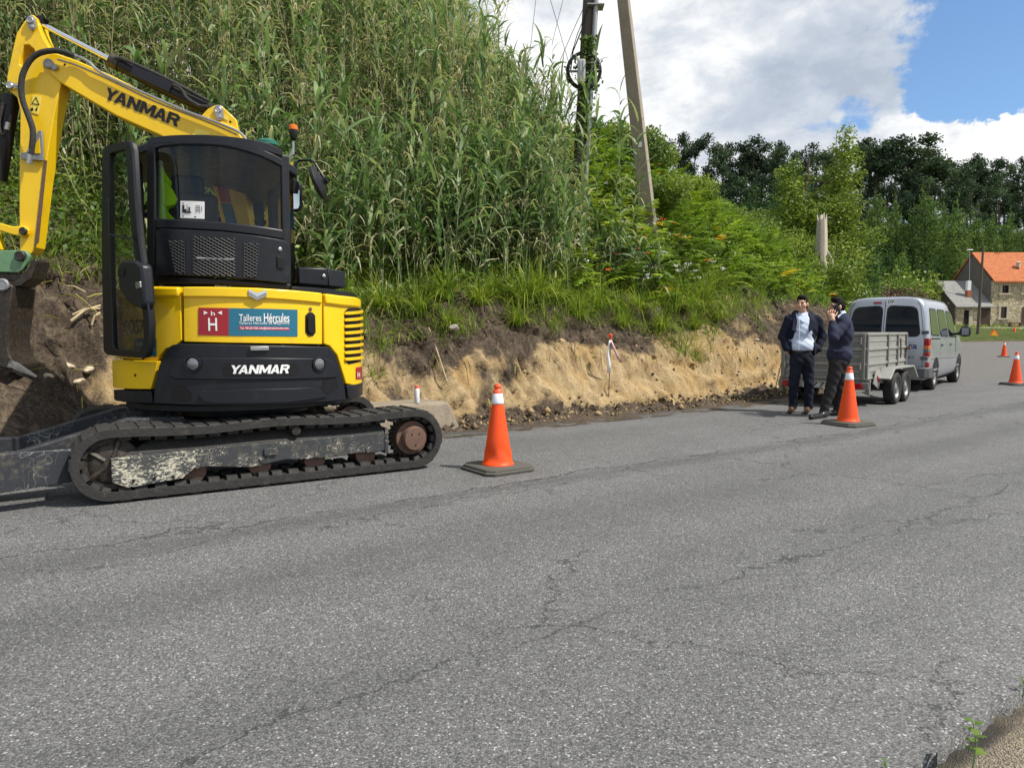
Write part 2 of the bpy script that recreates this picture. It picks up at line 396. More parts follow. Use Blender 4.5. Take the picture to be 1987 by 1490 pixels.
_g = G(1836, 1442); ROADW = -float(st_of(_g.x, _g.y)[1][0])
def recess(s): return 1.05*(1-sst(s, -9.6, -7.6))          # the digger has already cut deeper into the bank on the left
def bank_h(s, t):
    s = np.asarray(s, float); t0_ = np.asarray(t, float); t = np.where(t0_ > 0.12, np.maximum(t0_-recess(s), np.minimum(t0_, 0.12)), t0_)
    wob = (fbm(s*0.55, t*0+3, 3, 5)-0.5)*0.5; te = t+wob*sst(t, 0.2, 0.8)*0.7
    B = 1.38+0.5*(1-sst(s, -10.5, -7.0))+0.3*(fbm(s*0.9, s*0, 3, 91)-0.5)+0.22*sst(s, -3, 2)-0.55*sst(s, 9, 15)-0.45*sst(s, 16, 26)
    sl = 0.72-0.34*sst(s, 9, 20)-0.2*sst(s, 22, 36)
    z = 0.03*sst(te, 0.0, 0.15)+0.09*sst(te, 0.15, 0.5)
    z = z+(B-0.12)*(0.55*sst(te, 0.42, 1.15)+0.45*sst(te, 0.75, 1.55))
    z = z+sl*np.clip(te-1.35, 0, 6.2)+0.22*np.clip(te-7.55, 0, 8)+0.05*np.clip(te-15.5, 0, 40)
    z = z-0.016+0.030*sst(t, -0.24, 0.06)
    # mound of dug soil under the bucket
    x, y = epos(s, t0_)
    z = np.maximum(z, 0.78*np.exp(-(((x+4.95)/0.62)**2+((y-7.0)/0.75)**2)**1.2)*(1+0.3*(fbm(x*5, y*5, 3, 9)-0.5)) * (t0_ > 0.02))
    return z
def ground_h(x, y):
    x = np.atleast_1d(np.asarray(x, float)); y = np.atleast_1d(np.asarray(y, float))
    s, t = st_of(x, y)
    far = 1.75*sst(y, 79, 88)+9*sst(y, 96, 135)+18*sst(y, 120, 210)+14*sst(y, 200, 400)
    far = far*sst(x, -40, 30)+(1-sst(x, -40, 30))*5*sst(y, 60, 120)
    bh = bank_h(s, np.clip(t, 0, 40))*(1-sst(s, 44, 66))
    z = np.where(t > 0.05, np.maximum(bh*(1-sst(t, 26, 40)), far), far)
    z = np.where((t <= 0.05) & (t > -ROADW-0.4), np.where(y > 79, far-0.05, -0.12), z)
    return z
def gz(x, y): return float(ground_h(x, y)[0])

# asphalt -----------------------------------------------------------
def asphalt():
    m, t, out = mat_new('asphalt'); b = t.new('ShaderNodeBsdfPrincipled'); P = t.new('ShaderNodeTexCoord').outputs['Object']
    tt = t.vmath('DOT_PRODUCT', P, (-0.5906, 0.807, 0)); ss = t.vmath('DOT_PRODUCT', P, (0.807, 0.5906, 0))
    v1 = t.new('ShaderNodeTexVoronoi'); v1.inputs['Scale'].default_value = 150; t.l.new(P, v1.inputs['Vector'])
    v2 = t.new('ShaderNodeTexVoronoi'); v2.inputs['Scale'].default_value = 75; t.l.new(P, v2.inputs['Vector'])
    g1 = t.new('ShaderNodeSeparateColor'); t.l.new(v1.outputs['Color'], g1.inputs[0])
    g2 = t.new('ShaderNodeSeparateColor'); t.l.new(v2.outputs['Color'], g2.inputs[0])
    c = t.ramp(g1.outputs[0], [(0.0, 0.075), (0.25, 0.118), (0.55, 0.150), (0.8, 0.18), (0.95, 0.22), (1.0, 0.42)])
    gap = t.smooth(v1.outputs['Distance'], 0.35, 0.75)
    c = t.mix(t.math('MULTIPLY', gap, 0.62), c, (0.04, 0.04, 0.043))
    st = t.math('MULTIPLY', t.math('GREATER_THAN', g2.outputs[1], 0.955), t.math('LESS_THAN', v2.outputs['Distance'], 0.36))
    c = t.mix(t.math('MULTIPLY', st, 0.7), c, (0.46, 0.44, 0.40))
    st2 = t.math('MULTIPLY', t.math('LESS_THAN', g2.outputs[2], 0.10), t.math('LESS_THAN', v2.outputs['Distance'], 0.45))
    c = t.mix(t.math('MULTIPLY', st2, 0.7), c, (0.045, 0.045, 0.05))
    big = t.noise(P, 0.9, 6, 0.62); mid = t.noise(P, 5.0, 5, 0.6)
    cs = t.new('ShaderNodeCombineXYZ'); t.l.new(t.math('MULTIPLY', ss, 0.14), cs.inputs[0]); t.l.new(tt, cs.inputs[1])
    streak = t.noise(cs.outputs[0], 2.4, 5, 0.6)
    k = t.math('ADD', t.math('MULTIPLY', big, 0.34), t.math('ADD', t.math('MULTIPLY', streak, 0.36), t.math('MULTIPLY', mid, 0.18)))
    c = t.mix(1.0, c, t.ramp(k, [(0.28, 0.86), (0.44, 1.1), (0.6, 1.28)]), 'MULTIPLY')
    lane = t.math('SUBTRACT', tt, t.math('MULTIPLY', t.math('SUBTRACT', t.noise(cs.outputs[0], 1.3, 3), 0.5), 0.55))
    for (c0, wd, amt) in ((4.55, 0.14, 0.36), (3.55, 0.35, 0.26), (2.3, 0.4, 0.2), (6.3, 0.3, 0.14), (1.3, 0.3, 0.14)):
        q = t.math('DIVIDE', t.math('SUBTRACT', lane, c0), wd); q = t.math('EXPONENT', t.math('MULTIPLY', t.math('MULTIPLY', q, q), -1.0))
        c = t.mix(t.math('MULTIPLY', q, amt), c, (0.035, 0.036, 0.04))
    # cracks: one meandering along the lane joint, a net of finer ones near it
    nv = t.new('ShaderNodeTexNoise'); nv.inputs['Scale'].default_value = 2.2; nv.inputs['Detail'].default_value = 7; nv.inputs['Roughness'].default_value = 0.65
    t.l.new(P, nv.inputs['Vector'])
    wp = t.vmath('ADD', P, t.vmath('MULTIPLY', t.vmath('SUBTRACT', nv.outputs['Color'], (0.5, 0.5, 0.5)), (0.8, 0.8, 0)))
    cv = t.new('ShaderNodeTexVoronoi', feature='DISTANCE_TO_EDGE', voronoi_dimensions='2D'); cv.inputs['Scale'].default_value = 0.62; t.l.new(wp, cv.inputs['Vector'])
    cr = t.math('SUBTRACT', 1.0, t.smooth(cv.outputs['Distance'], 0.002, 0.0065))
    cr = t.math('MULTIPLY', cr, t.smooth(t.noise(P, 0.45, 3), 0.44, 0.54))
    meander = t.math('MULTIPLY', t.math('SUBTRACT', nv.outputs['Fac'], 0.5), 0.7)
    for c0, wd in ((4.7, 0.017), (4.35, 0.009), (2.2, 0.010)):
        q = t.math('ABSOLUTE', t.math('ADD', t.math('SUBTRACT', lane, c0), meander))
        q = t.math('MULTIPLY', t.math('SUBTRACT', 1.0, t.smooth(q, wd*0.4, wd*1.3)), t.smooth(t.noise(P, 0.8+c0*0.1, 4), 0.40, 0.52))
        cr = t.math('MAXIMUM', cr, q)
    c = t.mix(t.math('MULTIPLY', cr, 0.56), c, (0.018, 0.018, 0.02))
    # soil dragged on the lane beside the cut
    soil = t.math('MULTIPLY', t.smooth(t.math('ADD', tt, t.math('MULTIPLY', mid, 1.2)), 7.75, 8.4), t.smooth(t.noise(P, 14, 5, 0.7), 0.42, 0.62))
    c = t.mix(t.math('MULTIPLY', soil, 0.65), c, (0.13, 0.10, 0.07))
    c = t.mix(1.0, c, (1.0, 1.0, 1.005), 'MULTIPLY')
    t.set(b.inputs['Base Color'], c); b.inputs['Roughness'].default_value = 0.82; b.inputs['Specular IOR Level'].default_value = 0.3
    bp = t.new('ShaderNodeBump'); bp.inputs['Strength'].default_value = 0.55; bp.inputs['Distance'].default_value = 0.006
    hgt = t.math('SUBTRACT', t.math('MULTIPLY', t.math('SUBTRACT', 1.0, v1.outputs['Distance']), 0.8), t.math('MULTIPLY', cr, 3.0))
    t.l.new(hgt, bp.inputs['Height']); t.l.new(bp.outputs[0], b.inputs['Normal'])
    t.l.new(b.outputs[0], out.inputs[0]); return m
M['asphalt'] = asphalt()
def build_road():
    s = np.concatenate([np.arange(-24, -13, 0.12), np.arange(-13, -1, 0.02), np.arange(-1, 30, 0.12), np.arange(30, 150, 1.0)]); nt = 12
    V = []
    for k in range(nt+1):
        t = -ROADW*k/nt*np.ones_like(s)
        if k == 0: t = t+0.06*(fbm(s*2.2, s*0, 4, 3)-0.5)*2+0.02
        if k == nt: t = t+0.035*(fbm(s*2.1, s*0+9, 3, 8)-0.5)*2+0.05*(fbm(s*9, s*0+4, 4, 18)-0.5)*2
        x, y = epos(s, t); z = 0.0+0*x+(1.75*sst(y, 82, 92))
        V.append(np.stack([x, y, z], 1))
    n = len(s); V = np.concatenate(V); Q = []
    i = np.arange(n-1)
    for k in range(nt):
        a = k*n; b = (k+1)*n; Q.append(np.stack([a+i, b+i, b+i+1, a+i+1], 1))
    # a real edge: skirt down on both sides
    for row, flip in ((0, False), (nt, True)):
        top = V[row*n:(row+1)*n]; base = len(V); sk = top.copy(); sk[:, 2] -= 0.12; V = np.concatenate([V, sk])
        q = np.stack([row*n+i, row*n+i+1, base+i+1, base+i], 1); Q.append(q[:, ::-1] if flip else q)
    o = fast('road', V, np.concatenate(Q), M['asphalt'], smooth=False); tag(o, kind='structure')
build_road()

# soil -------------------------------------------------------------
def soil_mat():
    m, t, out = mat_new('soil'); b = t.new('ShaderNodeBsdfPrincipled'); P = t.new('ShaderNodeTexCoord').outputs['Object']
    a = t.new('ShaderNodeAttribute', attribute_name='soil').outputs['Fac']; gv = t.new('ShaderNodeAttribute', attribute_name='grassy').outputs['Fac']
    n1 = t.noise(P, 5.5, 8, 0.68, 0.5); n2 = t.noise(P, 26, 7, 0.7); n3 = t.noise(P, 90, 4, 0.6)
    f = t.math('ADD', a, t.math('MULTIPLY', t.math('SUBTRACT', n1, 0.5), 0.8))
    dark = t.ramp(n2, [(0.25, (0.026, 0.020, 0.015)), (0.48, (0.082, 0.062, 0.047)), (0.72, (0.19, 0.15, 0.11))])
    och = t.ramp(n2, [(0.22, (0.21, 0.135, 0.065)), (0.42, (0.43, 0.315, 0.17)), (0.62, (0.53, 0.405, 0.235)), (0.8, (0.62, 0.52, 0.37))])
    och = t.mix(t.smooth(t.noise(P, 2.1, 5), 0.45, 0.68), och, t.mix(0.55, och, (0.50, 0.31, 0.10)))
    ms = t.new('ShaderNodeMapping'); ms.inputs['Scale'].default_value = (9, 9, 1.6); t.l.new(P, ms.inputs[0]); st_ = t.noise(ms.outputs[0], 1.0, 6, 0.65, 0.4)
    och = t.mix(t.smooth(st_, 0.34, 0.60), t.mix(0.5, och, (0.27, 0.19, 0.105)), och); och = t.mix(t.math('MULTIPLY', t.smooth(st_, 0.58, 0.75), 0.6), och, (0.62, 0.52, 0.36))
    dark = t.mix(t.math('MULTIPLY', t.smooth(st_, 0.50, 0.70), 0.55), dark, (0.26, 0.20, 0.135))
    c = t.mix(t.smooth(f, 0.34, 0.66), dark, och)
    c = t.mix(t.math('MULTIPLY', t.smooth(n3, 0.62, 0.72), 0.5), c, (0.42, 0.36, 0.27))
    c = t.mix(t.math('MULTIPLY', t.smooth(t.noise(P, 60, 6, 0.7), 0.58, 0.68), 0.6), c, (0.05, 0.038, 0.028))
    c = t.mix(t.smooth(t.math('ADD', gv, t.math('MULTIPLY', t.math('SUBTRACT', n1, 0.5), 0.6)), 0.4, 0.6), c, t.mix(n2, (0.035, 0.05, 0.016), (0.10, 0.125, 0.036)))
    t.set(b.inputs['Base Color'], c); b.inputs['Roughness'].default_value = 0.95; b.inputs['Specular IOR Level'].default_value = 0.15
    bp = t.new('ShaderNodeBump'); bp.inputs['Strength'].default_value = 0.9; bp.inputs['Distance'].default_value = 0.05
    t.l.new(t.math('ADD', t.math('MULTIPLY', n2, 0.8), t.math('MULTIPLY', n3, 0.5)), bp.inputs['Height']); t.l.new(bp.outputs[0], b.inputs['Normal'])
    t.l.new(b.outputs[0], out.inputs[0]); return m
M['soil'] = soil_mat()
def grid_quads(n, m):
    i, j = np.meshgrid(np.arange(n-1), np.arange(m-1), indexing='ij'); a = (i*m+j).ravel()
    return np.stack([a, a+m, a+m+1, a+1], 1)
def build_bank():
    s = np.concatenate([np.arange(-14, 12, 0.04), np.arange(12, 30, 0.15), np.arange(30, 90, 1.0)])
    t = np.concatenate([np.arange(-0.42, 2.8, 0.034), np.arange(2.8, 9, 0.25), np.arange(9, 27, 1.0)])
    S, T = np.meshgrid(s, t, indexing='ij'); z = bank_h(S, T)
    TR = np.maximum(T-recess(S), np.minimum(T, 0.12)); near = sst(TR, 0.05, 0.5)*(1-sst(TR, 1.6, 2.6))
    rid = np.abs(fbm(S*1.7+T*0.8, T*1.1, 4, 21)-0.5)*2
    z = z+near*(0.50*(fbm(S*1.5, T*2.4, 5, 31)-0.5)-0.3*(0.35-rid).clip(0)+0.26*(fbm(S*6, T*8, 4, 41)-0.5))
    z = z+0.05*(fbm(S*14, T*16, 3, 51)-0.5)*sst(T, 0.02, 0.2)*(1-sst(T, 2, 3))
    z = z+0.036*(fbm(S*3.3, T*5, 4, 55)-0.5)*(1-sst(T, 0.1, 0.3))
    clod = np.clip(fbm(S*9, T*9, 3, 61)-0.62, 0, 1)*0.35*sst(T, 0.02, 0.1)*(1-sst(T, 0.35, 0.7)); z = z+clod
    # fold the face a little back and forth so that it is not a smooth ramp
    X, Y = epos(S, T+near*(0.30*(fbm(S*1.1, T*3+z*2, 4, 71)-0.5)+0.16*(fbm(S*9+z*3, z*1.1, 3, 72)-0.5)+0.10*(fbm(S*17, z*15, 3, 73)-0.5)))
    hf = np.clip((z-0.1)/1.35, 0, 1.3)
    soil = 1.0-1.0*sst(hf+0.9*(fbm(S*0.55, z*0.9, 4, 82)-0.5), 0.30, 0.80)+1.25*(fbm(S*1.3+0.8*z, z*2.6, 5, 81)-0.5)+0.5*(fbm(S*5, z*4, 3, 83)-0.5)
    soil = soil-0.42*np.exp(-((S+5.6)/1.5)**2)+0.2*np.exp(-((S-1)/2.5)**2)
    soil = soil*(1-0.95*(1-sst(S, -9.3, -8.4)))+0.95*np.exp(-((S+9.9)/0.6)**2-((z-0.62)/0.36)**2)
    soil = soil*sst(TR, 0.30, 0.62)+0.08
    grassy = sst(TR, 1.5, 2.1)*(1-0.5*(1-sst(S, -10.5, -9)))*1.0; grassy = np.maximum(grassy, sst(S, 14, 20)*sst(T, 0.1, 0.5))
    V = np.stack([X, Y, z], -1).reshape(-1, 3)
    o = fast('earth_bank', V, grid_quads(len(s), len(t))[:, ::-1], M['soil'], attrs={'soil': soil.ravel(), 'grassy': grassy.ravel()}, smooth=True)
    tag(o, kind='structure')
build_bank()
def build_ground():
    x = np.concatenate([np.arange(-200, -30, 10), np.arange(-30, 90, 2.0), np.arange(90, 420, 10)])
    y = np.concatenate([np.arange(-60, -6, 6), np.arange(-6, 140, 2.0), np.arange(140, 620, 12)])
    X, Y = np.meshgrid(x, y, indexing='ij'); z = ground_h(X.ravel(), Y.ravel()); s, t = st_of(X.ravel(), Y.ravel())
    z = np.where((t > -ROADW-0.3) & (t < 25) & (s < 92) & (s > -22), np.minimum(z-1.2, -0.3), z-0.06)
    V = np.stack([X.ravel(), Y.ravel(), z], 1)
    o = fast('ground', V, grid_quads(len(x), len(y)), M['soil'], attrs={'soil': 0.75*np.ones(len(V))*(t < 0), 'grassy': np.where((t < 0) & (Y.ravel() < 30), 0.0, 1.0)}, smooth=True)
    tag(o, kind='structure')
build_ground()
def verge_mat():
    m, t, out = mat_new('pale_gravelly_dirt'); b = t.new('ShaderNodeBsdfPrincipled'); P = t.new('ShaderNodeTexCoord').outputs['Object']; a = t.new('ShaderNodeAttribute', attribute_name='soil').outputs['Fac']
    v = t.new('ShaderNodeTexVoronoi'); v.inputs['Scale'].default_value = 190; wv = t.new('ShaderNodeTexNoise'); wv.inputs['Scale'].default_value = 30; t.l.new(P, wv.inputs['Vector']); t.l.new(t.vmath('ADD', P, t.vmath('MULTIPLY', wv.outputs['Color'], (.02, .02, .02))), v.inputs['Vector']); g = t.new('ShaderNodeSeparateColor'); t.l.new(v.outputs['Color'], g.inputs[0])
    c = t.ramp(g.outputs[0], [(0.0, (0.13, 0.105, 0.075)), (0.4, (0.26, 0.22, 0.16)), (0.8, (0.36, 0.31, 0.23)), (1.0, (0.55, 0.50, 0.41))])
    c = t.mix(t.math('MULTIPLY', t.smooth(v.outputs['Distance'], .3, .8), .6), c, (0.10, 0.08, 0.055)); c = t.mix(t.smooth(t.noise(P, 6, 6, .65), .42, .66), c, t.mix(.5, c, (0.40, 0.32, 0.18)))
    c = t.mix(t.smooth(a, 0.55, 0.30), c, (0.05, 0.045, 0.038)); t.set(b.inputs['Base Color'], c); b.inputs['Roughness'].default_value = .95
    bp = t.new('ShaderNodeBump'); bp.inputs['Strength'].default_value = .8; bp.inputs['Distance'].default_value = .012; t.l.new(v.outputs['Distance'], bp.inputs['Height']); t.l.new(bp.outputs[0], b.inputs['Normal']); t.l.new(b.outputs[0], out.inputs[0]); return m
def build_verge():
    """strip of dry dirt along the near edge of the road"""
    s = np.arange(-16, -1, 0.03); t = -ROADW+0.16-np.concatenate([np.arange(0, 1.2, 0.03), np.arange(1.2, 5, 0.3)])
    S, T = np.meshgrid(s, t, indexing='ij'); X, Y = epos(S, T); u = -ROADW-T
    z = -0.035+0.012*sst(u, -0.05, 0.2)+0.025*(fbm(X*7, Y*7, 4, 5)-0.5)+0.018*(fbm(X*30, Y*30, 3, 6)-0.5)
    z = z-0.03*(1-sst(u, 0.0, 0.12))
    V = np.stack([X, Y, z], -1).reshape(-1, 3)
    so = 0.95+0.6*(fbm(X*3, Y*3, 3, 12)-0.5)-0.55*(1-sst(u, 0.02, 0.16))
    o = fast('roadside_dirt', V, grid_quads(len(s), len(t)), verge_mat(), attrs={'soil': so.ravel(), 'grassy': np.zeros(len(V))}, smooth=True)
    tag(o, kind='structure')
build_verge()
# ------------------------------------------------------------------ plants
M['reed'] = leafmat('reed_leaf', [(0.0, (0.043, 0.089, 0.032)), (0.3, (0.103, 0.186, 0.067)), (0.52, (0.209, 0.318, 0.143)), (0.66, (0.320, 0.385, 0.200)), (0.78, (0.407, 0.385, 0.230)), (1.0, (0.543, 0.510, 0.350))], 0.42, 0.5)
M['grass'] = leafmat('grass_blade', [(0.0, (0.048, 0.095, 0.014)), (0.4, (0.153, 0.249, 0.029)), (0.7, (0.329, 0.396, 0.050)), (0.88, (0.46, 0.42, 0.12)), (1.0, (0.50, 0.43, 0.22))], 0.4, 0.5)
M['fern'] = leafmat('fern_frond', [(0.0, (0.059, 0.107, 0.016)), (0.45, (0.188, 0.293, 0.031)), (0.8, (0.410, 0.483, 0.050)), (0.95, (0.620, 0.488, 0.020)), (1.0, (0.620, 0.254, 0.020))], 0.35, 0.55)
M['leaf'] = leafmat('broad_leaf', [(0.0, (0.038, 0.075, 0.018)), (0.5, (0.122, 0.201, 0.034)), (1.0, (0.294, 0.364, 0.064))], 0.3, 0.45)
M['birch'] = leafmat('birch_leaf', [(0.0, (0.055, 0.105, 0.018)), (0.5, (0.159, 0.242, 0.036)), (1.0, (0.315, 0.383, 0.063))], 0.35, 0.45)
M['euca'] = leafmat('eucalyptus_leaf', [(0.0, (0.019, 0.035, 0.023)), (0.5, (0.048, 0.081, 0.048)), (1.0, (0.109, 0.154, 0.080))], 0.3, 0.7, spec=0.08)
M['conifer'] = leafmat('young_pine_needles', [(0.0, (0.030, 0.068, 0.026)), (0.5, (0.081, 0.151, 0.047)), (1.0, (0.185, 0.261, 0.068))], 0.3, 0.7, spec=0.08)
M['dry'] = leafmat('dry_bramble', [(0.0, (0.038, 0.026, 0.018)), (0.5, (0.108, 0.074, 0.050)), (1.0, (0.216, 0.156, 0.108))], 0.2, 0.8)
M['flower'] = leafmat('white_petals', [(0.0, (0.75, 0.76, 0.70)), (0.75, (0.8, 0.8, 0.78)), (0.8, (0.7, 0.10, 0.02)), (1.0, (0.75, 0.14, 0.03))], 0.2, 0.6)
M['bark'] = pbr('bark', (0.09, 0.072, 0.055), 0.9, var=0.4, vscale=9, bump=0.8, bscale=20)
M['bark_pale'] = pbr('bleached_wood', (0.40, 0.36, 0.30), 0.9, var=0.35, vscale=14, bump=0.8, bscale=25)
M['cane'] = pbr('dry_cane', (0.42, 0.34, 0.20), 0.7, var=0.3, vscale=10)

def unit(a): return a/np.maximum(np.linalg.norm(a, axis=-1, keepdims=True), 1e-9)
def blades(base, d0, length, width, droop, segs, tone, roll=None, prof=None, wind=None):
    """curved tapering strips -> V, Q, tone"""
    N = len(base); p = np.array(base, float); d = unit(np.array(d0, float))
    hz = d.copy(); hz[:, 2] = 0; bad = np.linalg.norm(hz, axis=1) < 1e-3; hz[bad] = rng.normal(size=(bad.sum(), 3))*[1, 1, 0]
    side = unit(np.stack([-hz[:, 1], hz[:, 0], 0*hz[:, 0]], 1))
    if roll is not None:
        up = unit(np.cross(side, d)); side = side*np.cos(roll)[:, None]+up*np.sin(roll)[:, None]
    if prof is None: prof = [0.55, 1.0, 0.85, 0.55, 0.0]
    pr = np.interp(np.linspace(0, 1, segs+1), np.linspace(0, 1, len(prof)), prof)
    L, Rr = [], []
    for k in range(segs+1):
        wv = (np.asarray(width)*pr[k]*0.5)[:, None]*side; L.append(p-wv); Rr.append(p+wv)
        p = p+d*(np.asarray(length)/segs)[:, None]
        d[:, 2] -= np.asarray(droop)/segs; d = unit(d)
    V = np.stack(L+Rr, 1)                       # N, 2(segs+1), 3
    m = 2*(segs+1); i = np.arange(segs)
    q = np.stack([i, i+1, segs+1+i+1, segs+1+i], 1)
    Q = (np.arange(N)[:, None, None]*m+q[None]).reshape(-1, 4)
    return V.reshape(-1, 3), Q, np.repeat(tone, m)
class VQ:
    def __init__(s): s.V = []; s.Q = []; s.T = []; s.n = 0
    def add(s, V, Q, T): s.V.append(V); s.Q.append(Q+s.n); s.T.append(T); s.n += len(V)
    def build(s, name, mat, parent=None): return fast(name, np.concatenate(s.V), np.concatenate(s.Q), mat, parent, {'tone': np.clip(np.concatenate(s.T), 0, 1)})
def stems(vq, base, top, r, tone, bend=0.0):
    """three-sided stalks"""
    N = len(base); K = 4; vs = []
    ph = rng.uniform(0, 6.28, N); bd = np.stack([np.cos(ph), np.sin(ph), 0*ph], 1)*np.asarray(bend).reshape(-1, 1)
    for k in range(K):
        f = k/(K-1); c = base*(1-f)+top*f+bd*math.sin(f*math.pi)
        for a in range(3):
            ang = a*2.094; rr = np.asarray(r)*(1-0.65*f)
            vs.append(c+np.stack([np.cos(ang)*rr, np.sin(ang)*rr, 0*rr], 1))
    V = np.stack(vs, 1).reshape(-1, 3); q = []
    for k in range(K-1):
        for a in range(3): q.append((k*3+a, k*3+(a+1) % 3, k*3+3+(a+1) % 3, k*3+3+a))
    Q = (np.arange(N)[:, None, None]*(K*3)+np.array(q)[None]).reshape(-1, 4)
    vq.add(V, Q, np.repeat(tone, K*3))
def reeds(vq, base, H, green, nleaf, leafL=0.55, leafW=0.042, lean=0.16):
    N = len(base); ph = rng.uniform(0, 6.28, N); ln = np.abs(rng.normal(0, lean, N))*H
    top = base+np.stack([np.cos(ph)*ln, np.sin(ph)*ln, H], 1)
    stems(vq, base, top, rng.uniform(0.008, 0.014, N), np.where(green > 0.5, rng.uniform(0.5, 0.74, N), rng.uniform(0.74, 0.95, N)), rng.uniform(0, 0.12, N))
    f = np.tile((np.arange(nleaf)+0.5)/nleaf, (N, 1))+rng.uniform(-.5, .5, (N, nleaf))/nleaf
    f = 0.16+0.84*f**0.8
    b = base[:, None]*(1-f[..., None])+top[:, None]*f[..., None]
    az = (ph[:, None]+np.arange(nleaf)[None]*math.pi+rng.normal(0, 0.5, (N, nleaf)))
    el = rng.uniform(0.5, 1.15, (N, nleaf))+0.25*f
    d = np.stack([np.cos(az)*np.cos(el), np.sin(az)*np.cos(el), np.sin(el)], -1)
    dead = (rng.random((N, nleaf)) > green[:, None]*(0.18+1.05*f))
    tone = np.where(dead, rng.uniform(0.66, 1.0, (N, nleaf)), rng.uniform(0.1, 0.62, (N, nleaf))+0.10*f)
    ll = leafL*rng.uniform(0.6, 1.25, (N, nleaf))*(1-0.25*f); ww = leafW*rng.uniform(0.6, 1.25, (N, nleaf))*np.where(dead, 0.6, 1)
    dr = np.where(dead, rng.uniform(2.0, 4.0, (N, nleaf)), rng.uniform(0.7, 2.6, (N, nleaf)))
    vq.add(*blades(b.reshape(-1, 3), d.reshape(-1, 3), ll.ravel(), ww.ravel(), dr.ravel(), 4, tone.ravel(), rng.normal(0, 0.5, N*nleaf), [0.7, 1.0, 0.8, 0.45, 0.0]))
def on_bank(s, t, dz=0.0):
    t = np.asarray(t)+recess(s); x, y = epos(s, t); return np.stack([x, y, bank_h(s, t)+dz], 1)
def ferns(vq, base, L, tone, pin=13, el=(0.5, 1.2), az=None):
    N = len(base); az = rng.uniform(0, 6.28, N) if az is None else az; e = rng.uniform(*el, N)
    d = np.stack([np.cos(az)*np.cos(e), np.sin(az)*np.cos(e), np.sin(e)], 1); p = base.copy(); side = np.stack([-np.sin(az), np.cos(az), 0*az], 1)
    dr = rng.uniform(0.7, 1.7, N)
    for k in range(pin):
        f = (k+0.5)/pin; p = p+d*(L/pin)[:, None]; d = d.copy(); d[:, 2] -= dr/pin; d = unit(d)
        if f < 0.16: continue
        w = L*0.36*(1-f)**0.8*(1 if f > 0.3 else 0.8)+0.015
        for sg in (-1, 1):
            pd = unit(side*sg+d*0.55+rng.normal(0, 0.10, (N, 3))); pd[:, 2] -= 0.10
            vq.add(*blades(p, pd, w, L*0.065+0.008, np.full(N, 0.5), 2, tone+rng.normal(0, 0.05, N), rng.normal(0, 0.3, N), [0.9, 0.8, 0.0]))
def leaves(vq, pos, nrm, size, tone, stretch=1.5):
    N = len(pos); a = unit(rng.normal(size=(N, 3))); u = unit(np.cross(nrm, a)); v = np.cross(unit(nrm), u)
    s = np.asarray(size).reshape(-1, 1); u = u*s*stretch*0.5; v = v*s*0.5
    V = np.stack([pos-u, pos-v*0.9+u*0.1, pos+u, pos+v*0.9+u*0.1], 1).reshape(-1, 3)
    vq.add(V, np.arange(4*N).reshape(-1, 4), np.repeat(tone, 4))
def lobes_points(lobes, N, shell=0.5):
    vol = np.array([l[3]*l[4]*l[5] for l in lobes])**0.75; k = rng.choice(len(lobes), N, p=vol/vol.sum())
    L = np.array(lobes)[k]; d = unit(rng.normal(size=(N, 3))); r = 1-shell*rng.random(N)**1.6
    wob = 1+0.22*np.sin(d[:, 0]*7+k)*np.sin(d[:, 2]*6+2*k)
    p = L[:, :3]+d*L[:, 3:6]*(r*wob)[:, None]; return p, d, k
# --- the reed bed --------------------------------------------------
def reed_edge(t):           # the bed ends towards the poles on the right: its edge runs up the slope
    return -0.55-0.10*t
vq = VQ(); n = 3900
s = rng.uniform(-15, 1.4, n); t = 1.9+10.2*rng.random(n)**1.15
keep = (s < reed_edge(t)+0.9*(fbm(s, t, 3, 2)-0.5)) & (fbm(s*0.9, t*0.9, 3, 77) > 0.34) & ~((s < -8.3) & (t < 2.3))
s, t = s[keep], t[keep]; base = on_bank(s, t, -0.05)
H = 2.7+1.5*sst(t, 2.2, 4.5)+rng.normal(0, 0.55, len(s))-1.3*sst(s, -3.6, -0.6)+0.9*(fbm(s*0.6, t*0.6, 3, 4)-0.5)-0.5*(1-sst(s, -12, -8))
H = np.where(t < 2.9, H*rng.uniform(0.45, 0.85, len(s)), H)
green = np.clip(0.53+0.45*(1-sst(t, 2.1, 3.2))+0.55*(fbm(s*0.8, t*1.2, 3, 6)-0.5), 0.12, 0.95)
def cap(base, H):           # the bed thins out and gets lower towards its right end
    dd = base-np.array([0, 0, CAMZ]); cpx = CX+FPX*dd[:, 0]/dd[:, 1]
    lim = np.interp(cpx, [885, 925, 965, 1010, 1055, 1095, 1130, 1165], [-400, 40, 105, 150, 195, 320, 420, 480])+rng.normal(0, 22, len(H))
    zt = CAMZ+dd[:, 1]*np.tan(np.arctan((CY-lim)/FPX)-PITCH); return np.minimum(H, zt-base[:, 2])
H = cap(base, H); ok = H > 0.5; base, H, green, t = base[ok], H[ok], green[ok], t[ok]; fr = t < 2.9
reeds(vq, base[~fr], np.clip(H[~fr], 0.7, 6), green[~fr], 31); reeds(vq, base[fr], np.clip(H[fr], 0.7, 6), green[fr], 20, 0.66, 0.055)
tag(vq.build('reed_bed', M['reed']), 'tangled stand of green and straw coloured reeds covering the slope', 'reeds', kind='stuff')
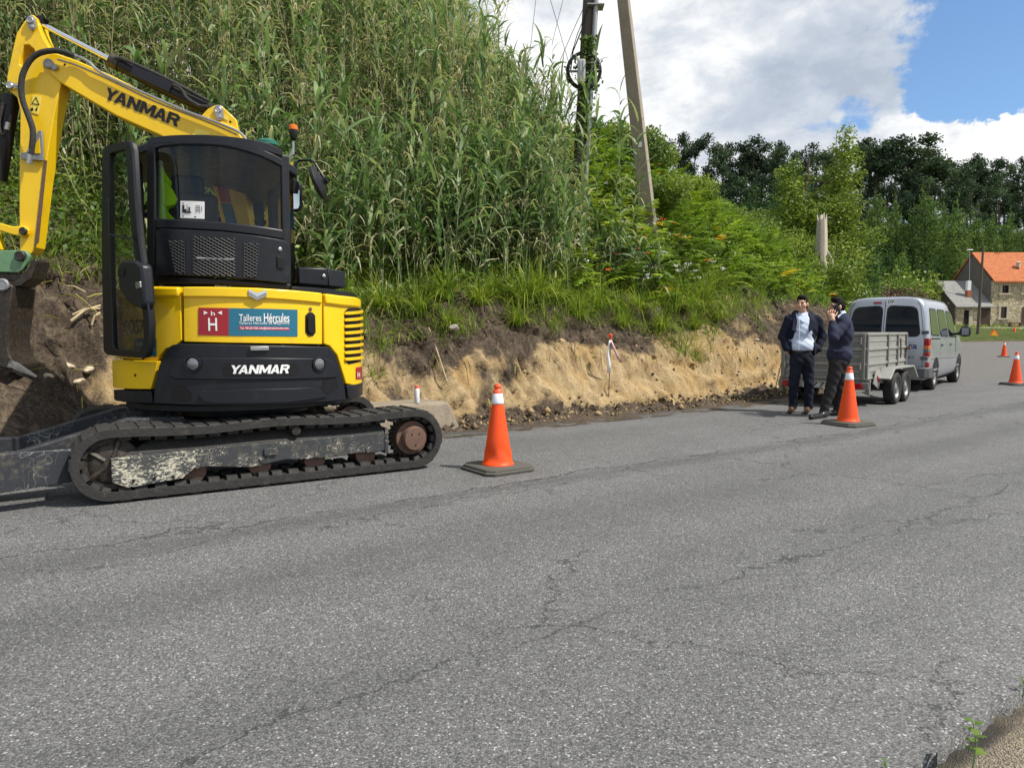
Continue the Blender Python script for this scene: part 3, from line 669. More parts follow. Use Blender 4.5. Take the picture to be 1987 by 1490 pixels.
# tall single reeds in front of the bed and against the sky
protos = []
for k in range(4):
    vq = VQ(); reeds(vq, np.zeros((1, 3)), np.array([2.0+0.55*k]), np.array([0.95]), 20, 0.62, 0.055, 0.08)
    protos.append(vq.build('giant_reed', M['reed']))
spots = [(-7.4, 2.0), (-6.9, 2.15), (-6.3, 1.95), (-5.8, 2.3), (-5.3, 2.0), (-4.9, 2.2), (-4.4, 1.95), (-4.0, 2.25), (-3.6, 2.0), (-3.2, 2.3), (-2.9, 2.05), (-2.5, 2.35), (-2.1, 2.1), (-1.75, 2.5), (-1.45, 2.2), (-1.2, 2.6), (-0.9, 2.35), (-6.6, 2.6), (-5.5, 2.7), (-4.6, 2.65), (-3.8, 2.75), (-3.0, 2.7), (-2.3, 2.8), (-1.5, 3.0), (-9.4, 2.9), (-10.2, 3.0), (-8.8, 2.7), (-11.0, 3.2)]
for i, (a, b) in enumerate(spots):
    o = protos[i % 4] if i < 4 else protos[i % 4].copy()
    if i >= 4: COL.objects.link(o)
    o.location = on_bank(np.array([a]), np.array([b]), -0.03)[0]; o.rotation_euler = (0, 0, random.uniform(0, 6.28)); sc = random.uniform(0.85, 1.15); o.scale = (sc,)*3
    tag(o, 'broad leaved fresh green reed along the front of the reed bed', 'reed', 'green reeds in front of the reed bed')
sky_spots = [(900, 2, 13.2), (880, 8, 13.5), (858, 0, 13.8), (985, 68, 14.0), (1010, 105, 13.6), (968, 100, 13.4), (1062, 82, 14.3), (1078, 95, 14.0), (1040, 130, 14.2), (1100, 175, 14.5), (1020, 140, 14.4), (1090, 150, 14.0)]
for i, (px, py, Y) in enumerate(sky_spots):
    p = atY(px, py, Y); z0 = gz(p.x, Y); h = p.z-z0; vq = VQ()
    reeds(vq, np.zeros((1, 3)), np.array([h]), np.array([0.8]), 30, 0.6, 0.05, 0.03); o = vq.build('giant_reed', M['reed']); o.location = (p.x, Y, z0)
    tag(o, 'tall reed whose leafy tip stands out against the sky', 'reed', 'reed tips against the sky')
# --- grass, ferns, brambles on the slope ----------------------------
vq = VQ(); n = 36000
s = rng.uniform(-14, 14, n); t = 0.95+3.6*rng.random(n)**1.6
keep = ((fbm(s*1.3, t*1.3, 3, 14) > 0.40) | (t > 1.9)) & ~((s < -8.2) & (t < 1.35)) & (t > 1.05+0.7*(fbm(s*1.6, s*0, 3, 15)-0.45)+0.45*sst(s, 1.5, 5))
s, t = s[keep], t[keep]; n = len(s)
az = rng.uniform(0, 6.28, n); e = rng.uniform(0.65, 1.5, n); d = np.stack([np.cos(az)*np.cos(e), np.sin(az)*np.cos(e), np.sin(e)], 1)
cl = fbm(s*2.2, t*2.2, 3, 16)
vq.add(*blades(on_bank(s, t, -0.02), d, rng.uniform(0.18, 0.42, n)*(0.6+0.9*cl), rng.uniform(0.006, 0.013, n), rng.uniform(0.8, 2.6, n), 4, np.clip(rng.normal(0.42, 0.17, n)+0.35*(cl-0.5), 0, 1), rng.normal(0, 0.4, n), [0.8, 1, 0.7, 0]))
tag(vq.build('slope_grass', M['grass']), 'long green grass growing along the top of the cut bank', 'grass', kind='stuff')
# arching tufts overhanging the cut
tp = []
for k in range(3):
    vq = VQ(); n = 170; az = rng.uniform(0, 6.28, n); e = rng.uniform(0.7, 1.5, n)
    d = np.stack([np.cos(az)*np.cos(e), np.sin(az)*np.cos(e), np.sin(e)], 1); b = np.stack([np.cos(az), np.sin(az), 0*az], 1)*rng.uniform(0, 0.09, n)[:, None]
    vq.add(*blades(b, d, rng.uniform(0.35, 0.85, n), rng.uniform(0.008, 0.016, n), rng.uniform(1.4, 3.2, n), 6, np.clip(rng.normal(0.5, 0.18, n), 0, 1), rng.normal(0, 0.3, n), [0.8, 1, 0.8, 0.5, 0]))
    tp.append(vq.build('grass_tuft', M['grass']))
tuft_px = [(-6.1, 1.3, .7), (-4.9, 1.25, .8), (-3.6, 1.35, .75), (-2.6, 1.3, .8), (-1.6, 1.3, .9), (-0.5, 1.3, .9), (0.5, 1.35, .9), (-6.9, 1.75, 1.0), (-6.4, 1.6, 0.8), (-5.9, 1.7, 1.1), (-5.45, 1.5, 0.9), (-5.0, 1.75, 0.8), (-4.55, 1.55, 1.25), (-4.2, 1.6, 1.3), (-3.8, 1.7, 0.9), (-3.4, 1.55, 0.8), (-2.9, 1.6, 1.0), (-2.4, 1.65, 0.8), (-1.9, 1.6, 1.0), (-1.3, 1.7, 0.9), (-0.8, 1.6, 1.1), (-0.3, 1.65, 1.2), (0.2, 1.6, 1.2), (0.7, 1.75, 1.0), (1.2, 1.8, 0.9), (2.0, 2.1, 0.8), (3.2, 2.2, 0.8), (-7.5, 1.7, 0.8)]
for i, (a, b, sc) in enumerate(tuft_px):
    o = tp[i] if i < 3 else tp[i % 3].copy()
    if i >= 3: COL.objects.link(o)
    o.location = on_bank(np.array([a]), np.array([b]), -0.03)[0]; o.rotation_euler = (0, 0, random.uniform(0, 6.28)); o.scale = (sc,)*3
    tag(o, 'arching tuft of long yellow green grass hanging over the earth cut', 'grass tuft', 'grass tufts along the lip of the cut')
vq = VQ(); n = 3300
s = rng.uniform(-3.2, 15, n); t = 1.75+6.8*rng.random(n)
keep = ((s > reed_edge(t)-1.0) | (t < 2.5)) & (t > 1.75+0.25*sst(s, 2, 5)); s, t = s[keep], t[keep]; n = len(s)
cl = fbm(s*0.7, t*0.9, 3, 24); tone = np.clip(0.42+0.75*(cl-0.5)+rng.normal(0, 0.10, n), 0.02, 0.84); tone = np.where(rng.random(n) < 0.016, rng.uniform(0.92, 1, n), tone)
ferns(vq, on_bank(s, t, 0.05)+np.stack([0*s, 0*s, rng.uniform(0, 0.55, n)*sst(t, 1.9, 3.2)], 1), rng.uniform(0.45, 0.95, n), tone)
tag(vq.build('fern_cover', M['fern']), 'dense cover of bright green ferns on the slope below the poles', 'ferns', kind='stuff')
vq = VQ(); n = 40000
s = np.where(rng.random(n) < .25, rng.uniform(-13, -8, n), rng.uniform(-14, 17, n)); t = 1.6+6.5*rng.random(n)**1.2
keep = ((fbm(s*0.9, t*0.9, 3, 34) > 0.44) | ((s < -7.5) & (t < 3.2))) & ~((s < -8.2) & (t < 1.3)); s, t = s[keep], t[keep]; n = len(s)
dz = rng.random(n)*(0.15+1.0*fbm(s*0.8, t*0.8, 2, 35))*np.where(t < 2.0, 0.4, 1.0)
nr = unit(rng.normal(size=(n, 3))+np.array([0.4, -0.3, 0.9]))
leaves(vq, on_bank(s, t, dz), nr, rng.uniform(0.03, 0.075, n), np.clip(0.45+0.9*(fbm(s*1.1, t*1.1, 3, 36)-0.5)+rng.normal(0, 0.14, n), 0, 1))
tag(vq.build('bramble_cover', M['leaf']), 'leafy brambles and weeds scattered through the slope vegetation', 'brambles', kind='stuff')
vq = VQ(); c = []
for (a0, a1, b0, b1, nn) in ((-1.6, 2.0, 1.7, 3.4, 46), (-3.4, -0.6, 1.9, 2.7, 20), (-9.6, -8.4, 2.6, 3.4, 10), (0.5, 1.6, 3.4, 5.0, 4), (10.5, 12.5, 1.4, 2.0, 6)):
    for k in range(nn): c.append((random.uniform(a0, a1), random.uniform(b0, b1)))
for (a, b) in c:
    m = 22; p = on_bank(np.array([a]), np.array([b]), random.uniform(0.35, 0.75))[0]
    pos = p+rng.normal(0, 0.035, (m, 3))*[1, 1, 0.35]; leaves(vq, pos, unit(rng.normal(size=(m, 3))+[0.2, -0.5, 0.6]), np.full(m, 0.026), np.full(m, random.choice([0.3, 0.3, 0.3, 0.4, 0.9])), 1.0)
tag(vq.build('wild_flowers', M['flower']), 'scattered white and orange wild flower heads among the slope weeds', 'flowers', kind='stuff')
# cut roots and dry canes hanging over the dug face
vq = VQ(); n = 420; s = np.concatenate([rng.uniform(-12.5, -8.6, 200), rng.uniform(-8.2, -6.4, 90), rng.uniform(-6, 6, 130)]); t = rng.uniform(0.5, 1.9, n)
d = unit(np.stack([rng.normal(size=n), rng.normal(size=n), rng.normal(-0.1, 0.5, n)], 1))
vq.add(*blades(on_bank(s, t, 0.05), d, rng.uniform(0.15, 0.5, n), rng.uniform(0.006, 0.014, n), rng.uniform(0, 1.2, n), 3, rng.uniform(0.75, 1.0, n), rng.normal(0, 0.6, n), [1, 1, 0.9, 0.6]))
tag(vq.build('cut_straw', M['grass']), 'loose straw and cut stalks littering the dug bank', 'straw', kind='stuff')
vq = VQ(); n = 260; s = rng.uniform(-8, 8, n); t = rng.uniform(0.85, 1.35, n)
d = unit(np.stack([rng.normal(0.3, .5, n), rng.normal(-0.6, .4, n), rng.normal(-0.5, 0.4, n)], 1))
vq.add(*blades(on_bank(s, t, 0.02), d, rng.uniform(0.12, 0.45, n), rng.uniform(0.006, 0.016, n), rng.uniform(0.8, 3.0, n), 5, rng.uniform(0.0, 0.7, n), rng.normal(0, 0.6, n), [1, 0.8, 0.6, 0.4, 0.2]))
tag(vq.build('hanging_roots', M['dry']), 'dark torn roots hanging from the topsoil of the cut', 'roots', kind='stuff')
# --- crowns --------------------------------------------------------
def tree(name, label, cat, group, lobes, mat, nleaf, size, height, trunk=(0.12, 0.04), bark='bark', shell=0.55, loc=(0, 0, 0), trunk_pts=None, stretch=1.5, tone0=0.5):
    root = thing(name, label, cat, (0, 0, 0), group)
    vq = VQ(); p, d, k = lobes_points(lobes, nleaf, shell)
    kk = rng.normal(0, 0.13, len(lobes))
    leaves(vq, p, unit(d+rng.normal(0, 0.7, d.shape)), size*rng.uniform(0.55, 1.35, nleaf), np.clip(tone0+kk[k]+rng.normal(0, 0.18, nleaf), 0, 1), stretch)
    vq.build('crown', mat, root)
    mb = MB(); tp_ = trunk_pts or [(0, 0, -0.4), (0.02*height, 0, height*0.35), (-0.01*height, 0.01*height, height*0.65), (0, 0, height*0.86)]
    mb.tube(tp_, list(np.linspace(trunk[0], trunk[1], len(tp_))), 8)
    zs = [q[2] for q in tp_]
    for l in lobes[::max(1, len(lobes)//9)]:
        z = min(max(l[2]-max(l[3], l[5])*0.8, zs[0]+0.3), zs[-1]*0.97); f = np.interp(z, zs, range(len(tp_))); i = min(int(f), len(tp_)-2); q = Vector(tp_[i]).lerp(Vector(tp_[i+1]), f-i)
        c_ = Vector(l[:3]); mb.tube([q, q.lerp(c_, 0.5)+Vector((0, 0, -0.04*height)), c_], [trunk[1]*1.1, trunk[1]*0.8, trunk[1]*0.3], 5)
    mb.build('trunk', M[bark], root); root.location = loc
    return root
def shift(root, loc, sc=1.0, rz=0.0):
    root.location = loc; root.scale = (sc,)*3 if not isinstance(sc, tuple) else sc; root.rotation_euler = (0, 0, rz); return root
# parts were built round the origin, so the parent inverse is the identity and the whole tree moves with its root
def place(root, px, py_top, Y, H, rz, wide=1.0):
    p = atY(px, py_top, Y); z0 = gz(p.x, Y); sc = (p.z-z0)/H; return shift(root, (p.x, Y, z0), (sc*wide, sc*wide, sc), rz)
def rl(n, f): return [f(i) for i in range(n)]
U_ = random.uniform
def euca(k, umbrella=False):
    L = []
    for i in range(16 if not umbrella else 12):
        f = i/16; z = 6.5+f*9 if not umbrella else U_(11, 15.2); r = (2.4*(1-abs(f-0.45))+0.4) if not umbrella else U_(1.0, 3.6); a = U_(0, 6.28); q = U_(0.8, 1.5)
        L.append((math.cos(a)*r*U_(0.5, 1), math.sin(a)*r*U_(0.5, 1), z, q, q, q*0.72))
    return L
ET = 'tall dark eucalyptus among the row on the wooded ridge'
eu = []
for k in range(4):
    r = tree('eucalyptus_tree', ET, 'tree', 'eucalyptus trees on the wooded ridge', euca(k), M['euca'], 4200, 0.23, 16, (0.24, 0.07), shell=0.8); eu.append(r)
def conif(k):
    L = []
    for i in range(15):
        f = i/14; z = 1.2+f*9.6; r = 2.5*(1-f)**0.85+0.12; L.append((U_(-.25, .25), U_(-.25, .25), z, r, r, 0.75))
        if i < 12:
            for q in range(3): a = U_(0, 6.28); L.append((math.cos(a)*r*0.8, math.sin(a)*r*0.8, z+U_(-.3, .4), 0.6, 0.6, 0.4))
    return L
PT = 'pointed young pine in the dark green wood behind the van'
co = [tree('pine_tree', PT, 'tree', 'young pines below the wooded ridge', conif(k), M['conifer'], 6000, 0.15, 11, (0.16, 0.03), shell=0.6, tone0=0.22) for k in range(3)]
cf = [tree('pine_tree', 'pale green pointed young pine standing out before the darker wood', 'tree', 'lighter pines in front of the wood', conif(k), M['conifer'], 8000, 0.14, 11, (0.16, 0.03), shell=0.6, tone0=0.72) for k in range(2)]
def bushl(n, w, h):
    return [(U_(-w, w), U_(-w, w), U_(0.22, 0.64)*h, U_(.35, .6)*w, U_(.35, .6)*w, U_(.22, .36)*h) for _ in range(n)]
BT = 'rounded green tree at the foot of the wood'
bt = [tree('broadleaf_tree', BT, 'tree', 'round trees at the foot of the wood', bushl(12, 2.0, 5.5), M['leaf'], 6000, 0.15, 5.5, (0.15, 0.04), shell=0.6) for k in range(2)]
used = set()
def put(protos, i, px, py, Y, H, wide=1.0):
    r = protos[i]
    if id(r) in used or r.name in used: r = copy_tree(r)
    else: used.add(r.name)
    return place(r, px, py, Y, H, random.uniform(0, 6.28), wide)
ridge = [(1262, 262), (1290, 255), (1318, 248), (1350, 262), (1378, 252), (1405, 270), (1440, 280), (1462, 262), (1480, 268), (1505, 268), (1530, 275), (1560, 285), (1588, 270), (1625, 285), (1670, 290), (1690, 272), (1742, 280), (1760, 305), (1812, 282), (1840, 312), (1862, 305), (1885, 290), (1905, 298), (1930, 302), (1955, 310), (1980, 300), (2010, 312), (2040, 300)]
for i, (px, py) in enumerate(ridge): put(eu, i % 4, px, py, U_(150, 175), 16.2, U_(0.8, 1.1))
for i in range(26): put(eu, i % 4, 1250+i*32+U_(-14, 14), U_(318, 362), U_(132, 150), 16.2, U_(0.9, 1.2))
for i in range(16): put(co, i % 3, 1640+i*25+U_(-8, 8), U_(400, 455), U_(114, 130), 11.3, U_(1.0, 1.4))
for i, (px, py) in enumerate([(1705, 360), (1690, 385), (1740, 372), (1800, 345), (1830, 380), (1862, 372), (1770, 395), (1895, 395), (1925, 402), (1960, 400), (1722, 410), (1985, 420), (2015, 400), (1850, 420)]): put(cf, i % 2, px, py, U_(98, 110), 11.3, U_(0.78, 0.98))
for i in range(11): put(cf if i % 3 == 0 else co, i % 2, 1655+i*34+U_(-8, 8), U_(450, 490), U_(90, 96), 11.3, U_(0.9, 1.1))
for i in range(7): put(bt, i % 2, 1645+i*17+U_(-6, 6), U_(495, 528), U_(88, 96), 6.0, U_(0.9, 1.2))
for i in range(10): put(bt, i % 2, 1215+i*36+U_(-10, 10), 345+i*6+U_(-6, 14), U_(46, 60), 6.0, U_(1.0, 1.3))
for i in range(14): put(co, i % 3, 1280+i*27+U_(-10, 10), U_(345, 385), U_(100, 118), 11.3, U_(1.2, 1.7))
# two umbrella-topped eucalypts on the skyline
r1 = tree('eucalyptus_tree', 'tall eucalyptus with a flat spreading umbrella crown just right of the leafy birch', 'tree', None, euca(0, True), M['euca'], 4600, 0.22, 15, (0.28, 0.10), shell=0.8); place(r1, 1705, 266, 140, 15.6, 1.0, 1.25)
r2 = tree('eucalyptus_tree', 'tall eucalyptus with a broad umbrella crown left of the cumulus cloud gap', 'tree', None, euca(1, True), M['euca'], 4600, 0.22, 15, (0.28, 0.10), shell=0.8); place(r2, 1800, 268, 140, 15.6, 2.0, 1.35)
r2['label'] = 'tall eucalyptus with the broadest umbrella crown on the skyline above the house'
# the birch on the shoulder of the hill
L = []
for i in range(13):
    f = i/12; L.append((0.62+0.40*f*f+U_(-.15, .15), U_(-.4, .4), 1.4+f*5.0, 0.75*(1-f)+0.28, 0.75*(1-f)+0.3, 0.55))
for i in range(10):
    f = i/9; L.append((-0.72+0.15*f+U_(-.15, .15), U_(-.4, .4), 1.3+f*3.9, 0.72*(1-f)+0.25, 0.7*(1-f)+0.3, 0.5))
for i in range(9): L.append((U_(-1.3, 1.35), U_(-.5, .5), U_(1.0, 3.6), 0.6, 0.6, 0.5))
for i in range(4): L.append((1.05+U_(-.2, .3), U_(-.3, .3), U_(1.2, 3.4), 0.45, 0.5, 0.5))
for i in range(12): L.append((U_(-.5, .7), U_(-.5, .5), .9+i*.28, 0.6, 0.6, 0.5))
for i in range(16): L.append((U_(-1.4, 1.5), U_(-.4, .4), U_(1.5, 5.2), 0.25, 0.3, 0.22))
birch = tree('birch_tree', 'bright leafy two-topped tree standing on the shoulder of the hill', 'tree', None, L, M['birch'], 52000, 0.058, 6.6, (0.13, 0.03), shell=0.75)
p = atY(1572, 245, 27.5); z0 = gz(p.x, 27.5); k = (p.z-z0+0.2)/6.85; shift(birch, (p.x, 27.5, z0-0.2), (k*1.45, k*1.3, k))
# shrubs and trees around the poles
def bush(px, pt, Y, w, label, mat, n=8000, size=0.06, name='shrub', depth=None):
    p = atY(px, pt, Y); z0 = gz(p.x, Y); h = p.z-z0
    r = tree(name, label, 'shrub' if name == 'shrub' else 'tree', None, bushl(14, w, h), M[mat], n, size, h, (0.07, 0.02), shell=0.65); return shift(r, (p.x, Y, z0))
bush(1205, 256, 22, 1.3, 'dark broadleaf tree seen between the utility pole and the concrete strut', 'leaf', 18000, 0.06, 'broadleaf_tree')
bush(1165, 222, 23.5, 1.0, 'dark tree crown rising directly behind the utility pole', 'leaf', 12000, 0.06, 'broadleaf_tree')
bush(1235, 330, 17.5, 0.9, 'rounded bush at the left foot of the concrete strut', 'leaf')
bush(1315, 335, 23, 1.0, 'bright green bush just right of the concrete strut', 'birch')
bush(1380, 372, 24, 1.2, 'rounded bush on the crest between strut and birch', 'birch')
bush(1455, 398, 24.5, 1.2, 'low leafy bush on the crest nearest the birch', 'birch')
bush(1540, 425, 26, 0.9, 'dark shrub at the left foot of the birch', 'birch')
bush(1625, 452, 25.5, 0.6, 'shrub hanging over the bleached stump', 'leaf')
bush(1640, 520, 27, 1.0, 'ivy covered bush to the right of the bleached stump', 'leaf')
bush(1660, 478, 40, 1.1, 'grey green willow bush right of the bleached stump', 'conifer', 5000, 0.12)
bush(1735, 495, 55, 2.4, 'vivid green bush behind the white number on the van', 'birch', 5000, 0.16)
bush(1705, 532, 48, 2.2, 'brown dry bramble thicket left above the van roof', 'dry', 6000, 0.12)
bush(1745, 540, 50, 2.0, 'brown dry bramble thicket right above the van roof', 'dry', 6000, 0.12)
bush(1660, 580, 26, 1.1, 'bright green weeds on the bank directly left of the van', 'birch')
bush(1690, 572, 33, 1.3, 'low bright green bush behind the left rear window of the van', 'birch')
# palm between the thicket and the grey roofed house
def palm():
    p = atY(1782, 530, 62); z0 = gz(p.x, 62); h = p.z-z0; root = thing('palm_tree', 'small shaggy palm with yellow green fronds left of the grey roof', 'palm tree', (0, 0, 0))
    vq = VQ(); n = 90; az = rng.uniform(0, 6.28, n); b = np.zeros((n, 3)); b[:, 2] = h*rng.uniform(0.45, 0.75, n)
    ferns(vq, b, rng.uniform(1.2, 2.0, n), rng.uniform(0.2, 0.75, n), 10, (-0.2, 1.2), az); vq.build('crown', M['fern'], root)
    mb = MB(); mb.tube([(0, 0, -.3), (0, 0, h*0.6)], [0.28, 0.2], 8); mb.build('trunk', M['bark'], root); shift(root, (p.x, 62, z0))
palm()
# bleached stump
def marchpt(px, py, t=5.0):
    d = ray(px, py)
    while t < 120:
        p = Vector((d.x*t, d.y*t, CAMZ+d.z*t))
        if p.z < gz(p.x, p.y): break
        t += 0.05
    return p
def stump():
    Y_ = 24.9; p = atY(1594, 430, Y_); q = atY(1590, 484, Y_); Q0 = Vector(q); q = Vector((q.x, q.y, min(q.z-.2, gz(q.x, q.y)-.1))); root = thing('tree_stump', 'bleached broken tree stump standing on the slope below the birch', 'stump', (q.x, q.y, q.z))
    mb = MB(); n = 18; rings = []
    for k in range(7):
        f = k/6; c = q.lerp(p, f)+Vector((0.05*math.sin(f*3), 0, 0)); r = 0.24-0.10*f
        rings.append([c+Vector((math.cos(a)*r*(1+0.25*math.sin(a*3+1)), math.sin(a)*r, (0.30*(0.5+0.5*math.sin(a*5+2))*f))) for a in [2*math.pi*i/n for i in range(n)]])
    vs = [v for rr in rings for v in rr]; fs = [(k*n+i, k*n+(i+1) % n, (k+1)*n+(i+1) % n, (k+1)*n+i) for k in range(6) for i in range(n)]; fs.append(tuple(6*n+i for i in range(n))); mb.add(vs, fs)
    mb.build('trunk', M['bark_pale'], root, 30)
    a = atY(1602, 485, q.y); b = atY(1618, 525, q.y); mb = MB(); mb.tube([a, a.lerp(b, 0.5)+Vector((0.06, 0, 0.03)), b, b+Vector((0.02, 0, -0.5))], [0.06, 0.05, 0.03, 0.02], 7); mb.build('root', M['bark_pale'], root)
stump()
bush(1592, 476, 24.1, 0.8, 'low leafy weeds hiding the foot of the bleached stump', 'birch')
# weeds by the near right corner
def weed(px, py, h, label, n=9):
    p = G(px, py); root = thing('weed', label, 'weed', (0, 0, 0)); mb = MB(); st = [(0, 0, -0.02), (0.006, 0.0, h*0.5), (-0.004, 0.004, h)]; mb.tube(st, [0.0028, 0.0022, 0.0012], 6); mb.build('stem', M['green'], root)
    vq = VQ(); f = np.linspace(0.25, 1.0, n); az = np.arange(n)*2.4; e = np.full(n, 0.35); b = np.stack([0*f, 0*f, f*h], 1)
    vq.add(*blades(b, np.stack([np.cos(az)*np.cos(e), np.sin(az)*np.cos(e), np.sin(e)], 1), h*rng.uniform(0.22, 0.36, n), h*rng.uniform(0.12, 0.2, n), rng.uniform(0.4, 1.4, n), 4, rng.uniform(0.3, 0.6, n), None, [0.2, 0.9, 1, 0.6, 0])); vq.build('foliage', M['leaf'], root)
    shift(root, (p.x, p.y, p.z-0.005))
weed(1888, 1480, 0.13, 'upright small leaved weed in the dirt at the road edge', 10)
weed(1716, 1500, 0.05, 'tiny green seedling at the bottom edge of the asphalt', 8)
weed(1985, 1340, 0.05, 'tiny weed at the far end of the near dirt verge', 7)
vq = VQ(); n = 3200; Yv = rng.uniform(79.5, 86, n); xv = rng.uniform(44, 66, n); az = rng.uniform(0, 6.28, n)
vq.add(*blades(np.stack([xv, Yv, ground_h(xv, Yv)], 1), np.stack([np.cos(az)*0.4, np.sin(az)*0.4, 0*az+1], 1), rng.uniform(0.3, 0.8, n), rng.uniform(0.05, 0.12, n), rng.uniform(0.3, 1.5, n), 3, rng.uniform(0.25, 0.85, n)))
tag(vq.build('roadside_grass', M['grass']), 'strip of rough grass between the road and the stone house', 'grass', kind='stuff')
# ------------------------------------------------------------------ traffic cones
def cone(px, base_px, h, label, base_rot=0.3, dent=False):
    p = G(px, base_px); root = thing('traffic_cone', label, 'traffic cone', (p.x, p.y, 0.0), 'orange traffic cones along the works')
    k = h/0.78; mb = MB()
    prof = [(0.145, 0.045), (0.148, 0.055), (0.142, 0.066), (0.135, 0.075), (0.128, 0.10)]+[(0.128-(0.128-0.052)*f, 0.10+0.50*f) for f in np.linspace(0.05, 1, 16)]
    n = 40; vs, fs = [], []
    for j, (r, z) in enumerate(prof):
        for i in range(n):
            a = 2*math.pi*i/n; rr = r
            if dent and z < 0.30:
                w_ = math.exp(-((z-0.16)/0.06)**2); d = math.sin(a*1.0+z*9); rr = r*(1-0.16*w_*max(0, math.cos(a-4.1))**3-0.05*w_*math.sin(a*4+z*30))
            vs.append((p.x+math.cos(a)*rr*k, p.y+math.sin(a)*rr*k, z*k))
    for j in range(len(prof)-1):
        for i in range(n): fs.append((j*n+i, j*n+(i+1) % n, (j+1)*n+(i+1) % n, (j+1)*n+i))
    mb.add(vs, fs); b = mb.build('cone_body', M['orange'], root, 60)
    o = Vector((p.x, p.y, 0))
    mb = MB(); mb.lathe([(0.0535*k, 0.598*k), (0.056*k, 0.600*k), (0.0555*k, 0.612*k), (0.044*k, 0.690*k), (0.042*k, 0.692*k)], o, (0, 0, 1), 32, caps=False); mb.build('reflective_sleeve', M['reflect'], root, 60)
    mb = MB(); mb.lathe([(0.043*k, 0.690*k), (0.041*k, 0.722*k), (0.030*k, 0.728*k), (0.029*k, 0.738*k), (0.034*k, 0.744*k), (0.034*k, 0.758*k), (0.026*k, 0.768*k), (0.024*k, 0.774*k), (0.0, 0.776*k)], o, (0, 0, 1), 28); mb.build('cone_cap', M['orange_cap'], root, 60)
    mb = MB(); R = Matrix.Rotation(base_rot, 3, 'Z')
    def octo(s, c): return [(s, s-c), (s-c, s), (c-s, s), (-s, s-c), (-s, c-s), (c-s, -s), (s-c, -s), (s, c-s)]
    lv = [(0.262, 0.06, 0.0), (0.266, 0.06, 0.022), (0.250, 0.06, 0.028), (0.248, 0.06, 0.046), (0.238, 0.06, 0.053)]
    vs = []
    for s_, c_, z in lv: vs += [o+R @ Vector((x*k, y*k, z*k)) for x, y in octo(s_, c_)]
    fs = [tuple(range(8))[::-1]]+[(j*8+i, j*8+(i+1) % 8, j*8+8+(i+1) % 8, j*8+8+i) for j in range(len(lv)-1) for i in range(8)]+[tuple((len(lv)-1)*8+i for i in range(8))]
    mb.add(vs, fs); mb.build('cone_base', M['conebase'], root, 30, bevel=0.004)
cone(966, 911, 0.775, 'dented orange traffic cone between the excavator track and the road middle', 0.62, True)
cone(1645, 824, 0.775, 'orange traffic cone in front of the two standing men', 0.5)
cone(1970, 747, 0.76, 'orange traffic cone cut by the right edge of the photo', 0.2)
cone(1948, 692.5, 0.72, 'small distant orange cone beyond the van, closest to the warning triangle', 0.9)
def far_cone():
    p = G(1968, 650.5, 0.9); z = gz(p.x, 82.5); p = atY(1968, 645, 82.5); root = thing('traffic_cone', 'tiny far orange cone in the grass beside the bench of the stone house', 'traffic cone', (p.x, p.y, z), 'orange traffic cones along the works')
    mb = MB(); mb.lathe([(0.22, 0.08), (0.06, 1.0), (0.05, 1.05)], Vector((p.x, p.y, z)), (0, 0, 1), 16); mb.build('cone_body', M['orange'], root)
    mb = MB(); mb.box((p.x, p.y, z+0.06), (0.6, 0.6, 0.12)); mb.build('cone_base', M['conebase'], root)
far_cone()
# ------------------------------------------------------------------ warning triangle standing folded at the far roadside
def triangle():
    Y = 79.5; a = atY(1912, 660, Y); b = atY(1944, 660, Y); c = atY(1930, 638.5, Y); z0 = min(a.z, gz(a.x, Y)); root = thing('warning_sign', 'yellow triangular roadworks sign with orange border standing at the far roadside', 'road sign', (b.x, Y, 0))
    a.z = b.z = 0.06
    cen = (a+b+c)/3; mb = MB(); mb.prism([a, b, c], (0, 0.06, 0)); mb.build('border', M['orange'], root)
    mb = MB(); mb.prism([cen.lerp(p, 0.80)+Vector((0, -0.01, 0)) for p in (a, b, c)], (0, 0.008, 0)); pn = mb.build('sign_face', pbr('yellow_sign_film', (0.72, 0.36, 0.01), 0.5), root)
    mb = MB(); q = lambda x, z: cen+Vector((x, -0.016, z)); mb.prism([q(-.42, -.28), q(.28, -.28), q(.02, -.02)], (0, .004, 0)); mb.prism([q(-.10, .12), q(.0, .18), q(.16, -.02), q(.10, -.06)], (0, .004, 0)); mb.build('sign_symbol', M['letter_black'], pn, 0)
    mb = MB(); mb.tube([c+Vector((0, .05, -.1)), Vector((cen.x, Y+0.9, gz(cen.x, Y+0.9)))], 0.025, 6); mb.build('stand', M['greymetal'], root)
triangle()
